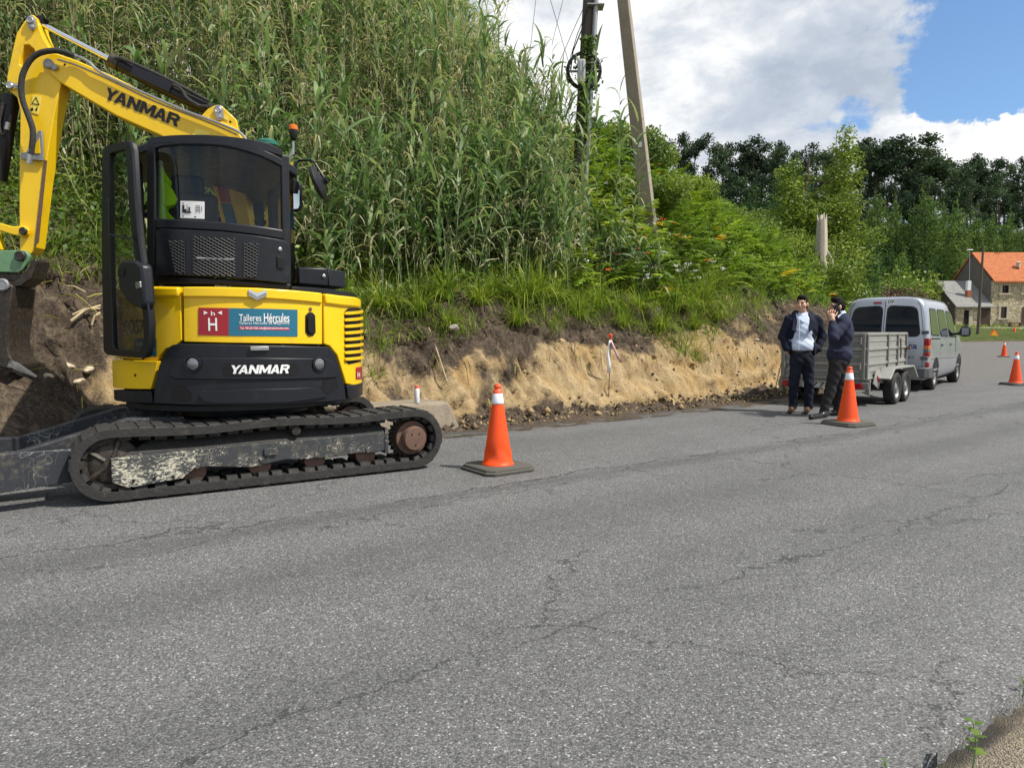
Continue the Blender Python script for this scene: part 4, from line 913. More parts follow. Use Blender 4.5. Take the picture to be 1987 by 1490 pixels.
# ------------------------------------------------------------------ things by the cut: slab, spray can, stakes, stones
def slab():
    P1 = G(905, 834); d = Vector((.807, .59, 0)); n = Vector((-.59, .807, 0)); zt = 0.36; P1 = P1+n*0.02
    a = [P1+Vector((0, 0, -.1)), P1-d*1.75+Vector((0, 0, -.1)), P1-d*1.75+n*.8+Vector((0, 0, -.1)), P1+n*.7-d*.1+Vector((0, 0, -.1))]
    b = [P1-d*.16+n*.12, P1-d*1.6+n*.10, P1-d*1.6+n*.78, P1-d*.25+n*.66]; b = [Vector((q.x, q.y, zt+.02*math.sin(i*2.1))) for i, q in enumerate(b)]
    mb = MB(); mb.hexa(a, b); o = mb.build('concrete_slab', M['concrete'], None, bevel=0.045, seg=3); tag(o, 'worn concrete slab at the foot of the bank behind the excavator track', 'slab')
    p = G(809, 782, zt); root = thing('spray_can', 'white marking spray can with red cap standing on the concrete slab', 'spray can', (p.x, p.y, zt))
    o = Vector((p.x, p.y, zt)); mb = MB(); mb.lathe([(0.031, 0.0), (0.033, 0.004), (0.033, 0.165), (0.030, 0.178), (0.02, 0.185)], o, (0, 0, 1), 20); mb.build('can', M['white'], root)
    mb = MB(); mb.lathe([(0.028, 0.178), (0.029, 0.20), (0.026, 0.212), (0.0, 0.214)], o, (0, 0, 1), 18); mb.build('cap', pbr('coral_cap', (0.75, 0.10, 0.07), 0.4), root)
slab()
def stake():
    p = G(1181, 797); tp = atY(1185, 652, p.y); root = thing('survey_stake', 'thin steel survey stake with orange cap and white ribbons before the ochre cut', 'survey stake', (p.x, p.y, 0))
    z0 = gz(p.x, p.y)-0.05; mb = MB(); mb.tube([(p.x, p.y, z0), tp], 0.007, 8); mb.build('rod', M['rust'], root)
    mb = MB(); mb.lathe([(0.016, -0.045), (0.018, -0.01), (0.030, 0.0), (0.030, 0.022), (0.012, 0.032), (0.0, 0.033)], tp, (0, 0, 1), 18); mb.build('cap', M['orange'], root)
    for k, ps in enumerate(([(1184, 660), (1181, 672), (1180, 690), (1182, 708), (1181, 724)], [(1186, 660), (1191, 675), (1196, 688), (1200, 697)], [(1186, 661), (1192, 676), (1198, 690), (1205, 703)])):
        mb = MB(); n = len(ps); L = []; w_ = 0.030 if k == 0 else 0.022
        for i, (x, y) in enumerate(ps):
            c = atY(x, y, p.y-0.02-0.01*k); tw = 0.5*math.sin(i*1.3+k); d = Vector((math.cos(tw), math.sin(tw), 0.15))*w_*(0.5+0.7*i/n); L.append((c-d, c+d))
        vs = [v for ab in L for v in ab]; mb.add(vs, [(2*i, 2*i+1, 2*i+3, 2*i+2) for i in range(n-1)]); r = mb.build('ribbon', M['white'] if k < 2 else pbr('pale_pink_tape', (0.75, 0.42, 0.42), 0.6), root, 60); so = r.modifiers.new('thick', 'SOLIDIFY'); so.thickness = 0.001
    p = G(1504, 782); p = Vector((p.x, p.y+0.25, 0)); q = atY(1519, 690, p.y+0.1); o = MB(); o.tube([(p.x, p.y, gz(p.x, p.y)-0.1), q], 0.008, 8); r = o.build('steel_rod', M['rust'], None); tag(r, 'thin dark steel rod stuck in the ground left of the men', 'rod')
stake()
def rock(px, py, Y, s, label, seed, mat):
    p = atY(px, py, Y); z = p.z
    bm = bmesh.new(); bmesh.ops.create_icosphere(bm, subdivisions=3, radius=1.0); rr = random.Random(seed); ax = [Vector((rr.gauss(0, 1), rr.gauss(0, 1), rr.gauss(0, 1))).normalized() for _ in range(9)]; cut = [rr.uniform(.55, .85) for _ in ax]
    for v in bm.verts:
        for a, c in zip(ax, cut):
            d = v.co.dot(a)
            if d > c: v.co -= a*(d-c)*0.9
        v.co = Vector((v.co.x*s*1.25, v.co.y*s*0.9, v.co.z*s*0.8))
    me = bpy.data.meshes.new('stone'); bm.to_mesh(me); bm.free(); o = link('stone', me, None, mat); o.location = (p.x, p.y, z); o.rotation_euler = (rr.uniform(-.2, .2), rr.uniform(-.2, .2), rr.uniform(0, 6)); tag(o, label, 'stone'); return o
pale = pbr('pale_stone', (0.52, 0.45, 0.33), 0.9, var=0.3, vscale=9, bump=0.6, bscale=25); ochre = pbr('ochre_stone', (0.46, 0.34, 0.19), 0.95, var=0.3, vscale=9, bump=0.8, bscale=20)
rock(1211, 762, 11.45, 0.085, 'pale angular stone lying right of the survey stake', 3, pale)
rock(1166, 655, 12.25, 0.13, 'ochre boulder embedded high in the bank above the survey stake', 5, ochre)
rock(1196, 640, 12.5, 0.12, 'second ochre boulder in the bank, right of the highest one', 6, ochre)
rock(882, 636, 9.6, 0.06, 'grey stone poking out under the grass tufts', 7, pbr('grey_stone', (0.30, 0.28, 0.25), 0.9, var=0.3))
rock(1468, 660, 13.9, 0.05, 'small pale stone in the bank left of the men', 8, pale)
rock(1090, 662, 11.0, 0.05, 'small ochre stone in the dark topsoil over the cone', 9, ochre)
def stick_(ps, r, label, mat='cane'):
    mb = MB(); mb.tube(ps, r, 6); o = mb.build('cut_cane', M[mat], None); tag(o, label, 'cut cane', 'cut canes lying on the dug bank')
def bankpt(px, py, lift=0.03):
    d = ray(px, py); t = 5.0
    while t < 30:
        p = Vector((d.x*t, d.y*t, CAMZ+d.z*t)); 
        if p.z < gz(p.x, p.y): break
        t += 0.03
    return p+Vector((0, -0.02, lift))
def rock_on(px, py, s, lb, seed, mat):
    p = bankpt(px, py, 0.0); o = rock(px, py, p.y, s, lb, seed, mat); o.location = p-Vector((0, -s*.5, s*.4)); o.scale = (.8, .8, .7)
for i, (px, py, s, lb) in enumerate([(125, 705, .10, 'whitish rock highest in the dug hollow beside the bucket'), (150, 735, .09, 'whitish rock lying in the dug hollow beside the far track'), (95, 725, .07, 'whitish rock nearest the bucket teeth'), (170, 712, .08, 'pinkish white rock right of the whitish group')]): rock_on(px, py, s, lb, 20+i, pbr('quartz_rock', (0.50, 0.42, 0.30), 0.9, var=0.4, vscale=12, bump=0.7, bscale=20))
for a, b, r, lb in (((140, 628), (197, 598), .016, 'longest reddish cut cane on the dark dug soil left of the cab'), ((143, 616), (196, 604), .012, 'pale cut cane lying above the reddish one'), ((130, 560), (168, 572), .009, 'thin cut cane highest on the dark soil'), ((180, 636), (196, 612), .013, 'short thick cut cane touching the cab door edge'), ((742, 545), (712, 610), .014, 'dry broken cane leaning above the tank cover'), ((750, 548), (752, 606), .012, 'upright dry broken cane right of the tank cover'), ((832, 640), (868, 745), .011, 'long drooping dry cane hanging down the earth face'), ((1304, 778), (1307, 790), .014, 'short white peg like cane stub at the asphalt edge')):
    p, q = bankpt(*a), bankpt(*b); stick_([p, p.lerp(q, .5)+Vector((0, -.03, .03)), q], r, lb)
# clods and gravel at the foot of the cut
n = 1500; s = rng.uniform(-9, 8, n); t = np.where(rng.random(n) < .14, rng.uniform(.3, 1.3, n), np.abs(rng.normal(0.2, 0.22, n))+0.01); sz = rng.uniform(0.008, 0.035, n)*(1+1.2*(rng.random(n) < .08)); P = np.stack([*epos(s, t), bank_h(s, t)+sz*0.3], 1)
V = []; Q = []; base = np.array([[1, 0, 0], [-1, 0, 0], [0, 1, 0], [0, -1, 0], [0, 0, 1], [0, 0, -1]], float); tri = np.array([[0, 2, 4], [2, 1, 4], [1, 3, 4], [3, 0, 4], [2, 0, 5], [1, 2, 5], [3, 1, 5], [0, 3, 5]])
for i in range(n): V.append(P[i]+base*sz[i]*rng.uniform(.6, 1.2, (6, 3))); Q.append(tri+6*i)
o = fast('soil_clods', np.concatenate(V), np.concatenate(Q), M['soil'], attrs={'soil': np.repeat(rng.uniform(0.0, 0.9, n), 6), 'grassy': np.zeros(6*n)}); tag(o, 'loose clods and crumbs of soil along the asphalt edge', 'clods', kind='stuff')
# ------------------------------------------------------------------ poles and wires
def poles():
    Y = 15.0; a = atY(1125, 350, Y); b = atY(1144, 0, Y); d = (b-a); top = a+d*1.35; bot = a-d*0.25
    root = thing('utility_pole', 'dark upright utility pole carrying a cable ring and a grey conduit', 'utility pole', (bot.x, bot.y, bot.z))
    mb = MB(); mb.tube([bot, a, b, top], [0.165, 0.155, 0.13, 0.12], 16); mb.build('pole', pbr('tarred_timber', (0.075, 0.066, 0.058), 0.85, var=0.3, vscale=8, bump=0.5, bscale=25), root)
    cpts = [(1136, 350), (1143, 250), (1150, 120), (1157, 0), (1162, -110)]
    mb = MB(); mb.tube([atY(x, y, Y-0.17) for x, y in cpts], 0.048, 12); cd = mb.build('conduit', M['greymetal'], root)
    mb = MB()
    for (x, y) in ((1150, 14), (1147, 127), (1140, 25)): pass
    for y in (14, 127, 232): 
        mb = MB(); c = atY(1148-(y-127)*0.06, y, Y-0.10); mb.box(c, (0.34, 0.30, 0.03)); mb.build('clamp', M['greymetal'], root, bevel=0.005)
    c = atY(1133, 138, Y-0.22); r = 0.325; mb = MB()
    mb.tube([c+Vector((math.cos(t)*r, 0.0, math.sin(t)*r*1.06)) for t in np.linspace(0, 2*math.pi, 40, endpoint=False)], 0.034, 10, closed=True); ring = mb.build('cable_ring', M['black'], root)
    mb = MB(); mb.tube([c+Vector((math.cos(t)*r*0.93, -0.03, math.sin(t)*r*0.99)) for t in np.linspace(0, 2*math.pi, 40, endpoint=False)], 0.016, 8, closed=True); mb.build('coiled_cable', M['rubber'], ring)
    mb = MB(); mb.box(c+Vector((0, 0.03, 0)), (2*r, 0.03, 0.04)); mb.build('ring_arm', M['greymetal'], ring); mb = MB(); mb.box(c+Vector((0, 0.05, 0)), (0.04, 0.03, 2*r)); mb.build('ring_arm', M['greymetal'], ring)
    b0 = atY(1128, 139, Y-0.34); mb = MB(); mb.box(b0, (0.15, 0.13, 0.44)); bx = mb.build('splice_box', pbr('grey_box', (0.40, 0.42, 0.43), 0.45), root, bevel=0.02, seg=3)
    for dx in (-0.028, 0.028): mb = MB(); mb.box(b0+Vector((dx, -0.068, 0)), (0.022, 0.012, 0.36)); mb.build('cover_rib', M['greymetal'], bx, bevel=0.004)
    # leaves of ivy climbing the pole
    vq = VQ(); n = 520; f = rng.random(n); yy = 70+f**1.3*200; cx = np.interp(yy, [0, 350], [1146, 1128]); px = cx+rng.normal(0, 8+10*np.exp(-((yy-150)/45)**2), n)
    P = np.array([atY(a_, b_, Y-0.2-0.1*random.random()) for a_, b_ in zip(px, yy)]); leaves(vq, P, unit(rng.normal(size=(n, 3))+[0.3, -1, .4]), rng.uniform(.04, .085, n), rng.uniform(0, .6, n), 1.1)
    iv = vq.build('ivy', M['leaf'], None); tag(iv, 'ivy climbing the utility pole around its cable ring', 'ivy')
    # leaning concrete strut
    Y1 = 16.3; p0 = atY(1254, 392, Y1); p1 = atY(1210, 0, 15.6); d = p1-p0; q0 = p0-d*0.22; q1 = p1+d*0.45
    root = thing('concrete_strut', 'leaning square concrete strut post right of the utility pole', 'strut post', (q0.x, q0.y, q0.z))
    mb = MB(); ang = R_(-24)
    def sq(c, w_): return [c+Matrix.Rotation(ang, 3, 'Z') @ Vector((x*w_, y*w_, 0)) for x, y in ((-1, -1), (1, -1), (1, 1), (-1, 1))]
    mb.hexa(sq(q0, 0.158), sq(q1, 0.098)); sp = mb.build('post', pbr('aged_concrete', (0.29, 0.255, 0.21), 0.9, var=0.25, vscale=5, bump=0.7, bscale=30, dirt=0.3, dirtcol=(0.10, 0.085, 0.065)), root, 30, bevel=0.012)
    f = (392-277)/392; c = p0.lerp(p1, f); w_ = 0.15; nrm = Matrix.Rotation(ang, 3, 'Z') @ Vector((1, 0, 0)); 
    fr = Matrix.Rotation(ang, 3, 'Z') @ Vector((0, -1, 0)); mb = MB(); cc = c+fr*0.143+nrm*0.03
    mb.prism([cc+nrm*x+Vector((0, 0, z)) for x, z in ((-.05, -.075), (.05, -.075), (.05, .075), (-.05, .075))], fr*0.004); mb.build('number_plate', M['white'], root)
    # overhead wires leaving to the upper left
    for i, (ps, lb, r_) in enumerate((([(1111, 148), (1062, -20), (1040, -160)], 'thin overhead wire furthest left of the utility pole', .006), ([(1118, 120), (1098, 78), (1072, 40), (1108, -60)], '', 0), ([(1107, 112), (1120, 68), (1140, 18)], 'overhead wire ending lowest on the utility pole', .009), ([(1087, 118), (1112, 60), (1136, 8)], 'overhead wire hanging outermost left of the cable ring', .007), ([(1107, 140), (1112, 100), (1128, 60), (1138, 20)], 'doubled black cable dropping to the ring', .014))):
        if not lb: continue
        mb = MB(); mb.tube([atY(x, y, Y-0.15) for x, y in ps], r_, 6); o = mb.build('overhead_wire', M['black'], None); tag(o, lb, 'wire', 'wires on the utility pole')
    for i, (ps, lb) in enumerate((([(1028, 105), (1034, 50), (1041, -10), (1050, -80)], 'thin wire crossing the sky left of the others'), ([(1071, 88), (1081, 45), (1094, -5), (1112, -80)], 'thin wire crossing the sky between the outer wire and the pole'))):
        mb = MB(); mb.tube([atY(x, y, Y+2) for x, y in ps], 0.006, 6); o = mb.build('overhead_wire', M['black'], None); tag(o, lb, 'wire', 'wires on the utility pole')
POLES = poles
# ------------------------------------------------------------------ stone house with the red roof, its low neighbour
def stone_mat():
    m, t, out = mat_new('rubble_stone'); b = t.new('ShaderNodeBsdfPrincipled'); P = t.new('ShaderNodeTexCoord').outputs['Object']
    v = t.new('ShaderNodeTexVoronoi', feature='DISTANCE_TO_EDGE'); v.inputs['Scale'].default_value = 2.6; t.l.new(P, v.inputs['Vector'])
    v2 = t.new('ShaderNodeTexVoronoi'); v2.inputs['Scale'].default_value = 2.6; t.l.new(P, v2.inputs['Vector'])
    s_ = t.new('ShaderNodeSeparateColor'); t.l.new(v2.outputs['Color'], s_.inputs[0])
    c = t.ramp(s_.outputs[0], [(0, (0.38, 0.30, 0.18)), (0.5, (0.54, 0.45, 0.29)), (1, (0.64, 0.57, 0.41))])
    c = t.mix(t.smooth(t.noise(P, 5, 6, .7), .45, .7), c, (0.34, 0.29, 0.20)); c = t.mix(t.smooth(v.outputs['Distance'], 0.02, 0.07), (0.23, 0.19, 0.13), c)
    t.set(b.inputs['Base Color'], c); b.inputs['Roughness'].default_value = 0.95
    bp = t.new('ShaderNodeBump'); bp.inputs['Strength'].default_value = 0.7; bp.inputs['Distance'].default_value = 0.05; t.l.new(v.outputs['Distance'], bp.inputs['Height']); t.l.new(bp.outputs[0], b.inputs['Normal']); t.l.new(b.outputs[0], out.inputs[0]); return m
def tile_mat(name, cols, wx):
    m, t, out = mat_new(name); b = t.new('ShaderNodeBsdfPrincipled'); P = t.new('ShaderNodeTexCoord').outputs['Object']
    w_ = t.new('ShaderNodeTexWave', wave_type='BANDS', bands_direction='X'); w_.inputs['Scale'].default_value = wx; w_.inputs['Distortion'].default_value = 0.4; t.l.new(P, w_.inputs['Vector'])
    c = t.ramp(t.noise(P, 3.2, 6, .7), [(0.3, cols[0]), (0.5, cols[1]), (0.75, cols[2])]); c = t.mix(t.math('MULTIPLY', t.math('SUBTRACT', 1.0, w_.outputs['Fac']), 0.45), c, tuple(x*0.45 for x in cols[0]))
    t.set(b.inputs['Base Color'], c); b.inputs['Roughness'].default_value = 0.8
    bp = t.new('ShaderNodeBump'); bp.inputs['Strength'].default_value = 0.8; bp.inputs['Distance'].default_value = 0.08; t.l.new(w_.outputs['Fac'], bp.inputs['Height']); t.l.new(bp.outputs[0], b.inputs['Normal']); t.l.new(b.outputs[0], out.inputs[0]); return m
M['stone_wall'] = stone_mat(); M['red_tile'] = tile_mat('red_clay_tile', ((0.38, 0.095, 0.028), (0.54, 0.155, 0.045), (0.64, 0.25, 0.09)), 1.5); M['grey_tile'] = tile_mat('grey_corrugated_sheet', ((0.20, 0.20, 0.19), (0.30, 0.30, 0.285), (0.40, 0.40, 0.37)), 1.7)
M['render'] = pbr('dark_weathered_render', (0.14, 0.125, 0.105), 0.95, var=0.25, vscale=1.2, dirt=0.3, dirtcol=(0.07, 0.06, 0.05)); M['brick'] = pbr('old_brick', (0.34, 0.12, 0.06), 0.9, var=0.35, vscale=8); M['frame'] = pbr('stone_frame', (0.48, 0.42, 0.30), 0.9, var=0.15)
def house():
    Y = 86.0; z0 = atY(1925, 634, Y).z-0.15; X0 = atY(1925, 600, Y).x; ze = atY(1925, 545, Y).z; zr = atY(1889, 495, Y+4).z; W_, D_ = 16, 8.2
    root = thing('stone_house', 'two storey stone house with an orange red tiled roof', 'house', (X0, Y, z0))
    mb = MB(); mb.prism([(X0, Y, z0-1), (X0+W_, Y, z0-1), (X0+W_, Y, ze), (X0, Y, ze)], (0, 0.35, 0)); mb.build('front_wall', M['stone_wall'], root)
    mb = MB(); mb.prism([(X0, Y+.35, z0-1), (X0, Y+.35, ze), (X0, Y+D_/2, zr), (X0, Y+D_, ze), (X0, Y+D_, z0-1)], (0.35, 0, 0)); mb.prism([(X0+W_-.35, Y+.35, z0-1), (X0+W_-.35, Y+.35, ze), (X0+W_-.35, Y+D_/2, zr), (X0+W_-.35, Y+D_, ze), (X0+W_-.35, Y+D_, z0-1)], (0.35, 0, 0)); mb.prism([(X0+.35, Y+D_-.35, z0-1), (X0+W_-.35, Y+D_-.35, z0-1), (X0+W_-.35, Y+D_-.35, ze), (X0+.35, Y+D_-.35, ze)], (0, .35, 0)); mb.build('wall', M['render'], root)
    mb = MB(); sl = (zr-ze)/(D_/2); e = 0.45
    mb.prism([(X0-.12, Y-e, ze-e*sl+.12), (X0-.12, Y+D_/2, zr+.12), (X0-.12, Y+D_+e, ze-e*sl+.12), (X0-.12, Y+D_+e, ze-e*sl+.32), (X0-.12, Y+D_/2, zr+.34), (X0-.12, Y-e, ze-e*sl+.32)], (W_+.3, 0, 0)); mb.build('roof', M['red_tile'], root)
    mb = MB(); c = atY(1976, 512, Y+1.5); mb.lathe([(0.25, 0), (0.22, .5), (0.3, .55), (0.05, .7)], c-Vector((0, 0, .4)), (0, 0, 1), 12); mb.build('roof_vent', M['frame'], root)
    mb = MB(); mb.box((X0+W_/2, Y-0.04, ze-0.28), (W_, 0.10, 0.5)); mb.build('cornice', M['frame'], root)
    for (x0, y0, x1, y1) in ((1944, 547, 1957, 569), (1941, 595.5, 1953, 617.5), (1986, 547, 1999, 569)):
        a = atY(x0, y1, Y); b = atY(x1, y0, Y); w_ = b.x-a.x; h_ = b.z-a.z; c = (a+b)/2
        mb = MB(); mb.box((c.x, Y-0.02, c.z), (w_, 0.05, h_)); wn = mb.build('window', M['pit'], root)
        mb = MB(); mb.box((a.x-.14, Y-.03, c.z), (.24, .10, h_+.3)); mb.box((b.x+.14, Y-.03, c.z), (.24, .10, h_+.3)); mb.box((c.x, Y-.035, b.z+.14), (w_+.7, .1, .28)); mb.box((c.x, Y-.06, a.z-.10), (w_+.8, .22, .2)); mb.build('surround', M['frame'], wn)
        mb = MB(); mb.box((c.x-w_*.12, Y-.05, c.z), (.06, .03, h_)); mb.box((a.x+.05, Y-.05, c.z), (.05, .03, h_)); mb.build('sash', M['rust'], wn)
    a = atY(1982, 630, Y); b = atY(1998, 596, Y); mb = MB(); mb.box(((a.x+b.x)/2, Y-.02, (a.z+b.z)/2), (b.x-a.x, .06, b.z-a.z)); mb.build('door', pbr('brown_door', (0.07, 0.04, 0.025), .7), root)
    # low neighbour
    X1 = atY(1855, 600, Y).x; ze2 = atY(1855, 592, Y).z; zr2 = atY(1816, 547, Y+4.1).z; Yb = Y-0.1
    r2 = thing('outbuilding', 'low outbuilding with grey corrugated roof leaning on the stone house', 'outbuilding', (X1, Y, z0))
    mb = MB(); mb.prism([(X1, Yb, z0-1), (X0-.02, Yb, z0-1), (X0-.02, Yb, ze2), (X1, Yb, ze2)], (0, .3, 0)); mb.build('front_wall', M['stone_wall'], r2)
    mb = MB(); mb.prism([(X1, Yb+.3, z0-1), (X1, Yb+.3, ze2), (X1, Y+4.1, zr2-.1), (X1, Y+8.1, ze2), (X1, Y+8.1, z0-1)], (.3, 0, 0)); mb.build('wall', M['render'], r2)
    sl = (zr2-ze2)/4.1; mb = MB(); mb.prism([(X1-.25, Y-.5, ze2-.5*sl+.05), (X1-.25, Y+4.1, zr2), (X1-.25, Y+8.6, ze2-.5*sl), (X1-.25, Y+8.6, ze2-.5*sl+.12), (X1-.25, Y+4.1, zr2+.12), (X1-.25, Y-.5, ze2-.5*sl+.18)], (X0-X1+.22, 0, 0)); rf = mb.build('roof', M['grey_tile'], r2)
    c = atY(1878.5, 575, Y+1.3); mb = MB(); mb.box((c.x, c.y, c.z-.1), (.5, .5, 1.6)); mb.build('chimney', M['brick'], rf); mb = MB(); zc = atY(1878, 545, Y+1.3).z; mb.box((c.x-.03, c.y, (c.z+.7+zc)/2), (.42, .42, zc-c.z-.7)); mb.build('chimney_flue', M['white'], rf)
    a = atY(1871, 633, Y); b = atY(1881, 602, Y); mb = MB(); mb.box(((a.x+b.x)/2-.15, Yb-.04, (a.z+b.z)/2), (.5, .06, b.z-a.z)); mb.build('door', M['pit'], r2); mb = MB(); mb.box(((a.x+b.x)/2+.35, Yb-.06, (a.z+b.z)/2), (.45, .16, b.z-a.z)); mb.build('pillar', M['frame'], r2)
    a = atY(1902, 634, Y); b = atY(1921, 592, Y); mb = MB(); mb.box(((a.x+b.x)/2, Yb-.05, (a.z+b.z)/2), (b.x-a.x, .08, b.z-a.z)); mb.build('garage_door', pbr('brown_door', (0.055, 0.032, 0.022), .7), r2)
    a = atY(1881, 545, Y+1.2); b = atY(1881.5, 487, Y+1.2); mb = MB(); mb.tube([a, b], .05, 6); mb.tube([atY(1876, 485, Y+1.2), atY(1888, 485, Y+1.2)], .05, 6); o = mb.build('antenna_mast', M['greymetal'], None); tag(o, 'thin grey aerial mast rising behind the white chimney flue', 'aerial')
    a = atY(1897, 645, 80); b = atY(1908, 478, 80); mb = MB(); a.z = gz(a.x, 80)-.3; mb.tube([a, b], [.17, .11], 10); o = mb.build('wooden_pole', pbr('weathered_timber', (.10, .08, .06), .9, var=.3), None); tag(o, 'weathered wooden pole standing in front of the grey roofed outbuilding', 'pole')
    # low kerb wall, bench
    a = atY(1862, 641, 84.6); mb = MB(); z1 = gz(60, 84.5); mb.box((a.x+9, 84.6, z1+.05), (20, .4, .7)); o = mb.build('low_wall', pbr('pale_render', (0.55, 0.52, 0.46), .9, var=.15), None); tag(o, 'low pale wall in front of the stone house', 'wall')
    c = atY(1970, 628, 85.2); bn = thing('stone_bench', 'dark bench standing against the front of the stone house', 'bench', (c.x, c.y, c.z-.3)); mb = MB(); mb.box((c.x, c.y, c.z+.1), (1.7, .4, .14)); mb.build('seat', M['rust'], bn)
    for dx in (-.6, .6): mb = MB(); mb.box((c.x+dx, c.y, c.z-.3), (.16, .35, .66)); mb.build('leg', M['rust'], bn)
    # climbing shrub
HOUSE = house

poles(); house()
# ------------------------------------------------------------------ excavator
HC = Vector((-2.46, 6.65, 0)); HU = Vector((0.877, 0.480, 0)).normalized(); HV = Vector((-HU.y, HU.x, 0))
def E(u, v, z): return HC+HU*u+HV*v+Vector((0, 0, z))
def cylhit(px, py, R):
    d = ray(px, py); ox, oy = -HC.x, -HC.y; a = d.x*d.x+d.y*d.y; b = ox*d.x+oy*d.y; c = ox*ox+oy*oy-R*R
    disc = b*b-a*c
    if disc < 0: t = -b/a
    else: t = (-b-math.sqrt(disc))/a
    p = Vector((d.x*t, d.y*t, CAMZ+d.z*t)); q = p-HC
    return math.atan2(q.dot(HU), -q.dot(HV)), p.z
def bend(s, dep, z, R):
    f = s/R; r = R+dep; return E(r*math.sin(f), -r*math.cos(f), z)
def arc_panel(name, pxs, R, thick, mat, parent, bevel=0.012, off=0.0, sz=False, cut=0.05):
    """panel on the rear cylinder; pxs outline in photo pixels (or (s, z) when sz)"""
    pts = pxs if sz else [(lambda h: (h[0]*R, h[1]))(cylhit(px, py, R)) for px, py in pxs]
    bm = bmesh.new(); vs = [bm.verts.new((p[0], 0, p[1])) for p in pts]; bm.faces.new(vs)
    s0 = min(p[0] for p in pts); s1 = max(p[0] for p in pts); k = s0+cut
    while k < s1-1e-4:
        bmesh.ops.bisect_plane(bm, geom=bm.verts[:]+bm.edges[:]+bm.faces[:], plane_co=(k, 0, 0), plane_no=(1, 0, 0)); k += cut
    fs = bm.faces[:]
    if thick > 0:
        ex = bmesh.ops.extrude_face_region(bm, geom=fs); nv = [g for g in ex['geom'] if isinstance(g, bmesh.types.BMVert)]
        for v in nv: v.co.y = -thick
    for v in bm.verts: v.co = bend(v.co.x, v.co.y+off, v.co.z, R)
    bmesh.ops.recalc_face_normals(bm, faces=bm.faces)
    if thick == 0:
        for f in bm.faces:
            q = f.calc_center_median()-HC; q.z = 0
            if f.normal.dot(q) < 0: f.normal_flip()
    me = bpy.data.meshes.new(name); bm.to_mesh(me); bm.free(); o = link(name, me, parent, mat)
    me.polygons.foreach_set('use_smooth', np.ones(len(me.polygons), bool)); me.set_sharp_from_angle(angle=R_(35))
    if bevel and thick > 0:
        b = o.modifiers.new('bevel', 'BEVEL'); b.width = bevel; b.segments = 3; b.limit_method = 'ANGLE'; b.angle_limit = R_(40)
    return o
def arc_text(mb, s, x0, y0, x1, y1, R, off, bold=0.0, shear=0.0, spacing=1.0):
    """text between pixel corners: (x0, y0) top left, (x1, y1) bottom right"""
    a = cylhit(x0, y1, R); b = cylhit(x1, y1, R); c = cylhit(x0, y0, R); d = cylhit(x1, y0, R)
    def fn(x, y):
        f = a[0]+(b[0]-a[0])*x; zl = a[1]+(b[1]-a[1])*x; zh = c[1]+(d[1]-c[1])*x
        return bend(f*R, off, zl+(zh-zl)*y, R)
    add_text(mb, s, fn, bold, shear, spacing)
XL = thing('excavator', 'yellow and dark grey compact crawler excavator parked on the asphalt by the earth cut', 'excavator', (HC.x, HC.y, 0))
# --- upper structure core
def plan(R, half, v1, n=24):
    f1 = math.asin(min(1, half/R)); return [(R*math.sin(f), -R*math.cos(f)) for f in np.linspace(-f1, f1, n)]+[(half, v1), (-half, v1)]
mb = MB()
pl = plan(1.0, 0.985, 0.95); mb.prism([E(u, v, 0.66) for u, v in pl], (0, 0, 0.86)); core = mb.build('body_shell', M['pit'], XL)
mb = MB(); pl = plan(0.99, 0.98, 0.98); mb.prism([E(u, v, 0.60) for u, v in pl], (0, 0, 0.06)); mb.build('base_plate', M['dark'], XL, bevel=0.01)
mb = MB(); pl = plan(0.99, 0.98, 0.98); mb.prism([E(u, v, 1.521) for u, v in pl], (0, 0, 0.03)); mb.build('deck', M['dark'], XL, bevel=0.01)
# --- rear panels
RH = 1.05
hood = arc_panel('engine_hood', [(356, 557), (420, 557), (497, 559), (560, 563), (622, 569), (625, 572), (625, 668), (560, 667), (430, 665), (357, 663)], RH, 0.06, M['yellow'], XL)
ridge_ = arc_panel('hood_ridge', [(356, 557), (420, 557), (497, 559), (560, 563), (622, 569), (623, 589), (560, 583), (497, 579), (420, 577), (357, 577)], RH, 0.05, M['yellow'], hood, bevel=0.02, off=0.022)
left = arc_panel('left_panel', [(228, 560), (240, 558), (290, 556), (350, 557), (352, 660), (342, 670), (322, 676), (308, 692), (304, 699), (226, 694)], RH, 0.06, M['yellow'], XL)
arc_panel('panel_ridge', [(232, 560), (240, 558), (290, 556), (350, 557), (350, 577), (290, 578), (234, 582)], RH, 0.05, M['yellow'], left, bevel=0.02, off=0.022)
right = arc_panel('vent_panel', [(629, 570), (660, 575), (690, 578), (699, 582), (703, 600), (703, 742), (692, 750), (672, 745), (655, 690), (640, 672), (629, 668)], RH, 0.06, M['yellow'], XL)
arc_panel('panel_ridge', [(629, 570), (660, 574), (688, 577), (696, 581), (696, 598), (660, 594), (629, 590)], RH, 0.05, M['yellow'], right, bevel=0.02, off=0.022)
lower = arc_panel('step_panel', [(216, 699), (240, 698), (306, 701), (300, 728), (292, 755), (240, 754), (217, 751)], 1.075, 0.09, M['yellow'], XL, bevel=0.015)
mb = MB(); f, z = cylhit(263, 728, 1.075); p = bend(f*1.075, 0.004, z, 1.075); nrm = (p-E(0, 0, z)).normalized(); mb.lathe([(0.011, 0), (0.011, 0.003)], p-nrm*0.002, nrm, 16); mb.build('bolt_hole', M['black'], lower)
arc_panel('sill', [(217, 756), (240, 757), (293, 759), (296, 782), (240, 780), (218, 775)], 1.07, 0.08, M['dark'], XL)
arc_panel('sill', [(674, 748), (704, 742), (704, 766), (676, 774)], 1.06, 0.08, M['dark'], XL)
